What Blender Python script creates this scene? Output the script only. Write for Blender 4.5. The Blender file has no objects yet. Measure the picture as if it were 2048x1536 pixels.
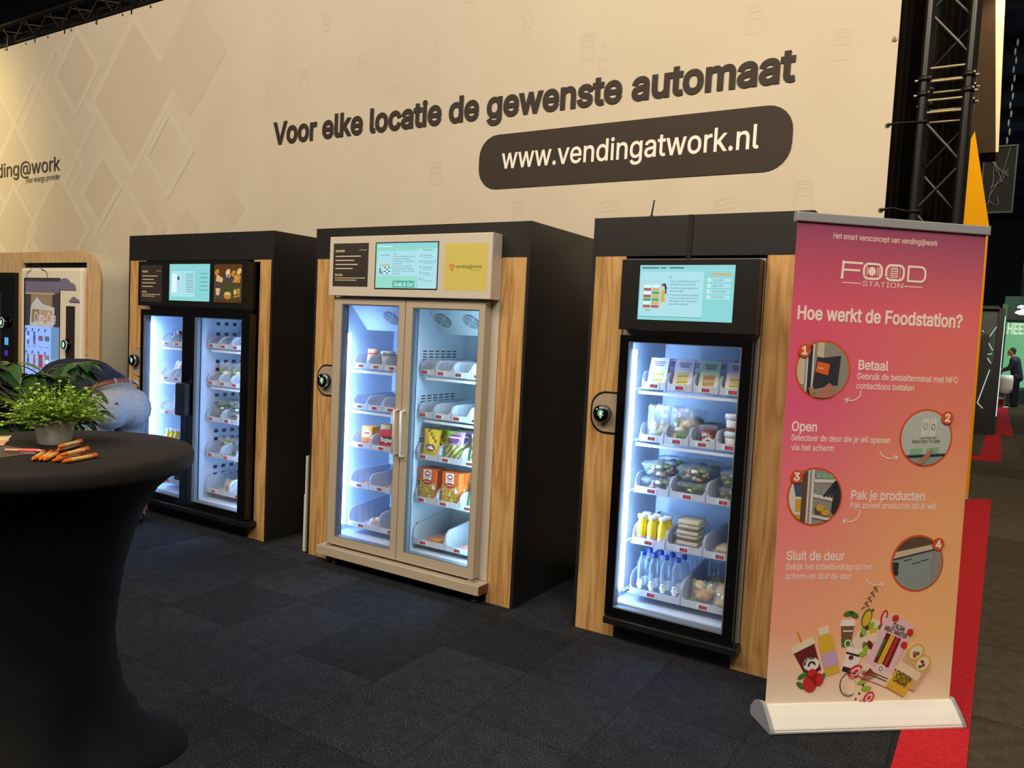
import bpy, bmesh, math, random
from mathutils import Vector, Matrix, geometry

# ------------------------------------------------------------------ camera
SC = bpy.context.scene
COL = SC.collection
cam_d = bpy.data.cameras.new('camera')
cam_d.sensor_fit = 'HORIZONTAL'; cam_d.sensor_width = 36.0; cam_d.lens = 27.047
cam_d.clip_start = 0.05; cam_d.clip_end = 300
cam = bpy.data.objects.new('camera', cam_d); COL.objects.link(cam)
YAW, PITCH, ROLL = 0.55129, 0.06835, 0.04994
_f = Vector((-math.sin(YAW)*math.cos(PITCH), math.cos(YAW)*math.cos(PITCH), -math.sin(PITCH)))
_r = Vector((math.cos(YAW), math.sin(YAW), 0)); _u = _r.cross(_f)
_r2 = _r*math.cos(ROLL) + _u*math.sin(ROLL); _u2 = -_r*math.sin(ROLL) + _u*math.cos(ROLL)
_m = Matrix((_r2, _u2, -_f)).transposed().to_4x4(); _m.translation = Vector((0.7102, -3.6985, 1.5853))
cam.matrix_world = _m
SC.camera = cam

# ------------------------------------------------------------------ world, exposure, lights
SC.view_settings.view_transform = 'Standard'; SC.view_settings.look = 'None'
SC.view_settings.gamma = 1.0; SC.view_settings.exposure = 0.0; SC.view_settings.use_curve_mapping = False
SC.cycles.use_denoising = True
SC.cycles.max_bounces = 8; SC.cycles.transparent_max_bounces = 24; SC.cycles.diffuse_bounces = 4
SC.cycles.sample_clamp_indirect = 6.0; SC.cycles.caustics_reflective = False; SC.cycles.caustics_refractive = False
W = bpy.data.worlds.new('hall_air'); SC.world = W; W.use_nodes = True
_bg = W.node_tree.nodes['Background']; _bg.inputs[0].default_value = (0.55, 0.52, 0.50, 1); _bg.inputs[1].default_value = 0.085

def lamp(name, kind, loc, target, power, color, size=1.0, size_y=None, spot=None, blend=0.6):
    d = bpy.data.lights.new(name, kind); d.energy = power; d.color = color
    if kind == 'AREA':
        d.shape = 'RECTANGLE'; d.size = size; d.size_y = size_y or size
    else:
        d.shadow_soft_size = size
    if spot: d.spot_size = math.radians(spot); d.spot_blend = blend
    o = bpy.data.objects.new(name, d); COL.objects.link(o); o.location = loc
    o.rotation_euler = (Vector(target)-Vector(loc)).to_track_quat('-Z', 'Y').to_euler()
    return o
WARM = (1.0, 0.84, 0.62)
lamp('hall_floodlight', 'AREA', (-4.3, -6.5, 7.5), (-3.8, 0.9, 1.4), 690, WARM, 8, 3)
lamp('hall_floodlight.001', 'AREA', (3.0, -6.0, 7.5), (0.4, 0.0, 1.0), 490, (1, .92, .80), 4, 3)
lamp('stand_spotlight', 'SPOT', (1.2, -2.6, 5.6), (0.3, 1.0, 3.9), 270, (1, .76, .34), .12, spot=75, blend=.9)
lamp('stand_spotlight.001', 'SPOT', (-12.4, -2.2, 5.2), (-11.2, 1.0, 3.7), 1000, (1, .80, .34), .12, spot=66, blend=.7)
lamp('partition_fill', 'AREA', (2.6, 2.6, 6.0), (.6, 6.0, 1.6), 190, (1, .86, .62), 2, 2)  # unseen fill lamp, added to brighten the yellow partition
lamp('aisle_light', 'AREA', (2.2, 14.0, 6.5), (1.0, 14.0, 0), 160, (1, .9, .75), 3, 8)
lamp('roof_fill', 'AREA', (6.0, 24.0, 2.0), (5.0, 26.0, 9.0), 260, (.62, .75, 1.0), 6, 12)  # unseen fill lamp, added to lift the dark roof and far wall
lamp('aisle_light.001', 'AREA', (3.0, 25.0, 5.0), (1.4, 26.0, 1), 220, (.9, 1, .9), 4, 4)

# ------------------------------------------------------------------ materials
def lin(c):
    return tuple(((x/255)/12.92 if x/255 <= .04045 else ((x/255+.055)/1.055)**2.4) for x in c)
MATS = {}
def M(name, rgb, rough=.5, metal=0., spec=.5, emit=0., raw=False):
    if name in MATS: return MATS[name]
    m = bpy.data.materials.new(name); m.use_nodes = True
    b = m.node_tree.nodes['Principled BSDF']; c = tuple(rgb) if raw else lin(rgb)
    b.inputs['Base Color'].default_value = (*c, 1); b.inputs['Roughness'].default_value = rough
    b.inputs['Metallic'].default_value = metal; b.inputs['Specular IOR Level'].default_value = spec
    if emit:
        b.inputs['Base Color'].default_value = (0.01, 0.01, 0.01, 1)
        b.inputs['Emission Color'].default_value = (*c, 1); b.inputs['Emission Strength'].default_value = emit
    MATS[name] = m
    return m
def nodes(m):
    t = m.node_tree
    return t.nodes, t.links, t.nodes['Principled BSDF']
def N(t, typ, **kw):
    n = t.new(typ)
    for k, v in kw.items(): setattr(n, k, v)
    return n
def see_through(name, rgb, fac, rough=.08, ior=1.45, tint=(1, 1, 1)):
    """clear film, glass or plastic: mostly transparent, a little body, fresnel gloss"""
    if name in MATS: return MATS[name]
    m = bpy.data.materials.new(name); m.use_nodes = True
    t = m.node_tree; t.nodes.clear()
    out = N(t.nodes, 'ShaderNodeOutputMaterial')
    tr = N(t.nodes, 'ShaderNodeBsdfTransparent'); tr.inputs[0].default_value = (*tint, 1)
    di = N(t.nodes, 'ShaderNodeBsdfDiffuse'); di.inputs[0].default_value = (*lin(rgb), 1)
    gl = N(t.nodes, 'ShaderNodeBsdfGlossy'); gl.inputs['Roughness'].default_value = rough
    f0 = ((ior-1)/(ior+1))**2
    lw = N(t.nodes, 'ShaderNodeLayerWeight'); lw.inputs[0].default_value = .5
    pw = N(t.nodes, 'ShaderNodeMath', operation='POWER'); pw.inputs[1].default_value = 5
    fr = N(t.nodes, 'ShaderNodeMapRange'); fr.inputs['To Min'].default_value = f0
    t.links.new(lw.outputs['Facing'], pw.inputs[0]); t.links.new(pw.outputs[0], fr.inputs['Value'])
    m1 = N(t.nodes, 'ShaderNodeMixShader'); m1.inputs[0].default_value = fac
    m2 = N(t.nodes, 'ShaderNodeMixShader')
    t.links.new(tr.outputs[0], m1.inputs[1]); t.links.new(di.outputs[0], m1.inputs[2])
    t.links.new(fr.outputs[0], m2.inputs[0]); t.links.new(m1.outputs[0], m2.inputs[1]); t.links.new(gl.outputs[0], m2.inputs[2])
    t.links.new(m2.outputs[0], out.inputs[0])
    MATS[name] = m
    return m
def noise_mat(name, c1, c2, scale, rough=.7, stretch=(1, 1, 1), detail=4, lo=.35, hi=.65, bump=0., spec=.3):
    if name in MATS: return MATS[name]
    m = M(name, c1, rough, spec=spec); ns, lk, b = nodes(m)
    tc = N(ns, 'ShaderNodeTexCoord'); mp = N(ns, 'ShaderNodeMapping'); mp.inputs['Scale'].default_value = stretch
    nz = N(ns, 'ShaderNodeTexNoise'); nz.inputs['Scale'].default_value = scale; nz.inputs['Detail'].default_value = detail
    rp = N(ns, 'ShaderNodeValToRGB'); e = rp.color_ramp.elements
    e[0].position = lo; e[0].color = (*lin(c1), 1); e[1].position = hi; e[1].color = (*lin(c2), 1)
    lk.new(tc.outputs['Object'], mp.inputs[0]); lk.new(mp.outputs[0], nz.inputs['Vector'])
    lk.new(nz.outputs['Fac'], rp.inputs[0]); lk.new(rp.outputs[0], b.inputs['Base Color'])
    if bump:
        bp = N(ns, 'ShaderNodeBump'); bp.inputs['Strength'].default_value = bump; bp.inputs['Distance'].default_value = .01
        lk.new(nz.outputs['Fac'], bp.inputs['Height']); lk.new(bp.outputs[0], b.inputs['Normal'])
    return m
def wood_mat(name, c1, c2, c3, scale=1., seed=0.):
    """vertical grain with cathedral figure"""
    if name in MATS: return MATS[name]
    m = M(name, c1, .5, spec=.35); ns, lk, b = nodes(m)
    tc = N(ns, 'ShaderNodeTexCoord'); mp = N(ns, 'ShaderNodeMapping')
    mp.inputs['Scale'].default_value = (9*scale, 9*scale, .8*scale); mp.inputs['Location'].default_value = (seed, 0, seed*.37)
    nz = N(ns, 'ShaderNodeTexNoise'); nz.inputs['Scale'].default_value = 1.1; nz.inputs['Detail'].default_value = 2
    mul = N(ns, 'ShaderNodeMath', operation='MULTIPLY'); mul.inputs[1].default_value = 13
    fr = N(ns, 'ShaderNodeMath', operation='PINGPONG'); fr.inputs[1].default_value = 1.0
    mp2 = N(ns, 'ShaderNodeMapping'); mp2.inputs['Scale'].default_value = (70, 70, 1.6)
    nz2 = N(ns, 'ShaderNodeTexNoise'); nz2.inputs['Scale'].default_value = 1.5; nz2.inputs['Detail'].default_value = 5
    mx = N(ns, 'ShaderNodeMath', operation='ADD')
    ml = N(ns, 'ShaderNodeMath', operation='MULTIPLY'); ml.inputs[1].default_value = .42
    ml2 = N(ns, 'ShaderNodeMath', operation='MULTIPLY'); ml2.inputs[1].default_value = .62
    rp = N(ns, 'ShaderNodeValToRGB'); rp.color_ramp.elements.new(.55); e = rp.color_ramp.elements
    for el, p, c in zip(e, (.18, .5, .88), (c3, c1, c2)): el.position = p; el.color = (*lin(c), 1)
    lk.new(tc.outputs['Object'], mp.inputs[0]); lk.new(mp.outputs[0], nz.inputs['Vector']); lk.new(nz.outputs['Fac'], mul.inputs[0]); lk.new(mul.outputs[0], fr.inputs[0])
    lk.new(tc.outputs['Object'], mp2.inputs[0]); lk.new(mp2.outputs[0], nz2.inputs['Vector'])
    lk.new(fr.outputs[0], ml.inputs[0]); lk.new(nz2.outputs['Fac'], ml2.inputs[0])
    lk.new(ml.outputs[0], mx.inputs[0]); lk.new(ml2.outputs[0], mx.inputs[1])
    lk.new(mx.outputs[0], rp.inputs[0]); lk.new(rp.outputs[0], b.inputs['Base Color'])
    return m
def carpet_mat(name, dark, light, fleck, tile=.5, ox=0., oy=0.):
    m = M(name, dark, .95, spec=.1); ns, lk, b = nodes(m)
    tc = N(ns, 'ShaderNodeTexCoord'); sp = N(ns, 'ShaderNodeSeparateXYZ'); lk.new(tc.outputs['Object'], sp.inputs[0])
    idx = []; edge = []
    for k, o in ((0, ox), (1, oy)):
        a = N(ns, 'ShaderNodeMath', operation='SUBTRACT'); a.inputs[1].default_value = o
        d = N(ns, 'ShaderNodeMath', operation='DIVIDE'); d.inputs[1].default_value = tile
        f = N(ns, 'ShaderNodeMath', operation='FLOOR'); p = N(ns, 'ShaderNodeMath', operation='PINGPONG'); p.inputs[1].default_value = .5
        lk.new(sp.outputs[k], a.inputs[0]); lk.new(a.outputs[0], d.inputs[0]); lk.new(d.outputs[0], f.inputs[0]); lk.new(d.outputs[0], p.inputs[0])
        idx.append(f); edge.append(p)
    cb = N(ns, 'ShaderNodeCombineXYZ'); lk.new(idx[0].outputs[0], cb.inputs[0]); lk.new(idx[1].outputs[0], cb.inputs[1])
    wn = N(ns, 'ShaderNodeTexWhiteNoise', noise_dimensions='3D'); lk.new(cb.outputs[0], wn.inputs['Vector'])
    mn = N(ns, 'ShaderNodeMath', operation='MINIMUM'); lk.new(edge[0].outputs[0], mn.inputs[0]); lk.new(edge[1].outputs[0], mn.inputs[1])
    ed = N(ns, 'ShaderNodeMapRange'); ed.inputs['From Max'].default_value = .012; ed.inputs['To Min'].default_value = .55
    lk.new(mn.outputs[0], ed.inputs['Value'])
    nz = N(ns, 'ShaderNodeTexNoise'); nz.inputs['Scale'].default_value = 150; nz.inputs['Detail'].default_value = 3
    nl = N(ns, 'ShaderNodeTexNoise'); nl.inputs['Scale'].default_value = 14; nl.inputs['Detail'].default_value = 3
    lk.new(tc.outputs['Object'], nz.inputs['Vector']); lk.new(tc.outputs['Object'], nl.inputs['Vector'])
    rp = N(ns, 'ShaderNodeValToRGB'); rp.color_ramp.elements.new(.6); e = rp.color_ramp.elements
    for el, p, c in zip(e, (.38, .6, .72), (dark, light, fleck)): el.position = p; el.color = (*lin(c), 1)
    lk.new(nz.outputs['Fac'], rp.inputs[0])
    vr = N(ns, 'ShaderNodeMapRange'); vr.inputs['To Min'].default_value = .74; vr.inputs['To Max'].default_value = 1.2
    lk.new(wn.outputs['Value'], vr.inputs['Value'])
    v2 = N(ns, 'ShaderNodeMapRange'); v2.inputs['From Min'].default_value = .3; v2.inputs['From Max'].default_value = .7; v2.inputs['To Min'].default_value = .8; v2.inputs['To Max'].default_value = 1.2
    lk.new(nl.outputs['Fac'], v2.inputs['Value'])
    k1 = N(ns, 'ShaderNodeMath', operation='MULTIPLY'); lk.new(vr.outputs[0], k1.inputs[0]); lk.new(ed.outputs[0], k1.inputs[1])
    k2 = N(ns, 'ShaderNodeMath', operation='MULTIPLY'); lk.new(k1.outputs[0], k2.inputs[0]); lk.new(v2.outputs[0], k2.inputs[1])
    vm = N(ns, 'ShaderNodeVectorMath', operation='SCALE'); lk.new(rp.outputs[0], vm.inputs[0]); lk.new(k2.outputs[0], vm.inputs['Scale'])
    lk.new(vm.outputs[0], b.inputs['Base Color'])
    bp = N(ns, 'ShaderNodeBump'); bp.inputs['Strength'].default_value = .5; bp.inputs['Distance'].default_value = .004
    lk.new(nz.outputs['Fac'], bp.inputs['Height']); lk.new(bp.outputs[0], b.inputs['Normal'])
    return m
def graphic_mat(name):
    """printed gradient of the roll-up: magenta-pink at the top left to sandy orange at the foot; the ramps also darken at the very top"""
    m = M(name, (190, 90, 85), .62, spec=.25); ns, lk, b = nodes(m)
    tc = N(ns, 'ShaderNodeTexCoord'); sp = N(ns, 'ShaderNodeSeparateXYZ'); lk.new(tc.outputs['Object'], sp.inputs[0])
    def ramp(stops, src, lo, hi):
        mr = N(ns, 'ShaderNodeMapRange'); mr.inputs['From Min'].default_value = lo; mr.inputs['From Max'].default_value = hi
        lk.new(src, mr.inputs['Value'])
        rp = N(ns, 'ShaderNodeValToRGB'); e = rp.color_ramp.elements
        while len(e) < len(stops): e.new(.5)
        for el, (p, c) in zip(e, stops): el.position = p; el.color = (*lin(c), 1)
        lk.new(mr.outputs[0], rp.inputs[0]); return rp.outputs[0]
    L = ramp(((0, (252, 232, 208)), (.15, (246, 174, 140)), (.4, (242, 128, 132)), (.62, (230, 94, 132)), (.82, (226, 92, 120)), (.94, (186, 82, 112)), (1, (150, 74, 106))), sp.outputs[2], .1, 2.09)
    R = ramp(((0, (252, 228, 192)), (.15, (252, 194, 130)), (.4, (246, 174, 118)), (.62, (236, 134, 112)), (.82, (230, 110, 112)), (.94, (178, 88, 112)), (1, (148, 74, 104))), sp.outputs[2], .1, 2.09)
    mr = N(ns, 'ShaderNodeMapRange'); mr.interpolation_type = 'SMOOTHSTEP'; mr.inputs['From Max'].default_value = .8
    lk.new(sp.outputs[0], mr.inputs['Value'])
    mx = N(ns, 'ShaderNodeMix', data_type='RGBA'); lk.new(mr.outputs[0], mx.inputs[0]); lk.new(L, mx.inputs[6]); lk.new(R, mx.inputs[7])
    lk.new(mx.outputs[2], b.inputs['Base Color'])
    return m

# ------------------------------------------------------------------ mesh builder
class MB:
    def __init__(s): s.v = []; s.f = []; s.m = []; s.sm = []
    def add(s, vs, fs, mat=0, smooth=False):
        o = len(s.v); s.v += [tuple(x) for x in vs]
        for f in fs: s.f.append(tuple(i+o for i in f)); s.m.append(mat); s.sm.append(smooth)
        return s
    def box(s, x0, x1, y0, y1, z0, z1, mat=0):
        return s.add([(x, y, z) for z in (z0, z1) for y in (y0, y1) for x in (x0, x1)],
                     [(0, 2, 3, 1), (4, 5, 7, 6), (0, 1, 5, 4), (2, 6, 7, 3), (0, 4, 6, 2), (1, 3, 7, 5)], mat)
    def bbox(s, x0, x1, y0, y1, z0, z1, b=.004, mat=0):
        """box with chamfered edges"""
        bm = bmesh.new(); bmesh.ops.create_cube(bm, size=1)
        bmesh.ops.scale(bm, vec=(x1-x0, y1-y0, z1-z0), verts=bm.verts)
        bmesh.ops.bevel(bm, geom=bm.edges[:], offset=min(b, .45*min(x1-x0, y1-y0, z1-z0)), segments=2, affect='EDGES', profile=.5)
        bmesh.ops.translate(bm, vec=((x0+x1)/2, (y0+y1)/2, (z0+z1)/2), verts=bm.verts)
        s.bm(bm, mat); bm.free(); return s
    def bm(s, bm, mat=0, smooth=False):
        bm.verts.index_update()
        return s.add([v.co[:] for v in bm.verts], [[v.index for v in f.verts] for f in bm.faces], mat, smooth)
    def tube(s, pts, r, n=8, mat=0, smooth=True, caps=True):
        pts = [Vector(p) for p in pts]; k = len(pts); rs = r if isinstance(r, (list, tuple)) else [r]*k
        t0 = (pts[1]-pts[0]).normalized(); a = t0.orthogonal().normalized(); vs = []
        for i, p in enumerate(pts):
            t = (pts[min(i+1, k-1)]-pts[max(i-1, 0)]).normalized()
            a = (a - t*a.dot(t)); a = a.normalized() if a.length > 1e-6 else t.orthogonal().normalized()
            b = t.cross(a)
            vs += [p + (a*math.cos(2*math.pi*j/n) + b*math.sin(2*math.pi*j/n))*rs[i] for j in range(n)]
        fs = [(i*n+j, i*n+(j+1) % n, (i+1)*n+(j+1) % n, (i+1)*n+j) for i in range(k-1) for j in range(n)]
        s.add(vs, fs, mat, smooth)
        if caps: s.add(vs[:n], [tuple(reversed(range(n)))], mat); s.add(vs[-n:], [tuple(range(n))], mat)
        return s
    def lathe(s, prof, n=24, c=(0, 0, 0), mat=0, smooth=True, ax='z', caps=True, mod=None):
        vs = []
        for r, z in prof:
            for j in range(n):
                t = 2*math.pi*j/n; rr = r if mod is None else r*mod(t, z)
                x, y = rr*math.cos(t), rr*math.sin(t)
                vs.append({'z': (c[0]+x, c[1]+y, c[2]+z), 'y': (c[0]+x, c[1]-z, c[2]+y), 'x': (c[0]+z, c[1]+x, c[2]+y)}[ax])
        k = len(prof)
        fs = [(i*n+j, i*n+(j+1) % n, (i+1)*n+(j+1) % n, (i+1)*n+j) for i in range(k-1) for j in range(n)]
        s.add(vs, fs, mat, smooth)
        if caps:
            if prof[0][0] > 1e-5: s.add(vs[:n], [tuple(reversed(range(n)))], mat)
            if prof[-1][0] > 1e-5: s.add(vs[-n:], [tuple(range(n))], mat)
        return s
    def ball(s, c, r, mat=0, n=10, m=6, smooth=True):
        rx, ry, rz = r if isinstance(r, (tuple, list)) else (r, r, r)
        vs = []; 
        for i in range(m+1):
            p = math.pi*i/m-math.pi/2
            for j in range(n):
                t = 2*math.pi*j/n; vs.append((c[0]+rx*math.cos(p)*math.cos(t), c[1]+ry*math.cos(p)*math.sin(t), c[2]+rz*math.sin(p)))
        return s.add(vs, [(i*n+j, i*n+(j+1) % n, (i+1)*n+(j+1) % n, (i+1)*n+j) for i in range(m) for j in range(n)], mat, smooth)
    def prism(s, pts, O, U, V, D, mat=0):
        """2-D outline pts in the plane O + u*U + v*V pushed along D"""
        O, U, V, D = Vector(O), Vector(U), Vector(V), Vector(D); n = len(pts)
        a = [O+U*u+V*v for u, v in pts]; b = [p+D for p in a]
        s.add(a+b, [tuple(range(n)), tuple(reversed(range(n, 2*n)))]+[(j, j+n, (j+1) % n+n, (j+1) % n) for j in range(n)], mat)
        return s
    def ring(s, x0, x1, z0, z1, ix0, ix1, iz0, iz1, y0, y1, mat=0):
        """rectangular frame in the XZ plane"""
        s.box(x0, ix0, y0, y1, z0, z1, mat); s.box(ix1, x1, y0, y1, z0, z1, mat)
        s.box(ix0, ix1, y0, y1, z0, iz0, mat); s.box(ix0, ix1, y0, y1, iz1, z1, mat); return s
    def leaf(s, base, d, up, L, Wd, mat=0, droop=.25, fold=.15, seg=5):
        d = Vector(d).normalized(); up = Vector(up); side = d.cross(up); side = side.normalized() if side.length > 1e-5 else d.orthogonal().normalized(); nn = side.cross(d)
        vs = []
        for i in range(seg+1):
            t = i/seg; w = Wd*.5*math.sin(math.pi*min(1, t**.85))**.9 if 0 < t < 1 else .0005
            c = Vector(base)+d*L*t - Vector((0, 0, 1))*droop*L*t*t
            vs += [c-side*w+nn*fold*w, c, c+side*w+nn*fold*w]
        fs = []
        for i in range(seg):
            a = 3*i; fs += [(a, a+1, a+4, a+3), (a+1, a+2, a+5, a+4)]
        return s.add(vs, fs, mat, True)
    def build(s, name, mats, parent=None, local=True):
        me = bpy.data.meshes.new(name); off = Vector((0, 0, 0))
        if parent is not None and not local:
            p = parent
            while p: off += p.location; p = p.parent
        me.from_pydata([tuple(Vector(v)-off) for v in s.v], [], s.f)
        for mt in (mats if isinstance(mats, (list, tuple)) else [mats]): me.materials.append(mt)
        me.polygons.foreach_set('material_index', s.m); me.polygons.foreach_set('use_smooth', s.sm); me.update()
        o = bpy.data.objects.new(name, me); COL.objects.link(o)
        if parent is not None: o.parent = parent
        return o

# lettering: curve text turned into mesh, fitted to a box on a plane
_TX = {}
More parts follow.
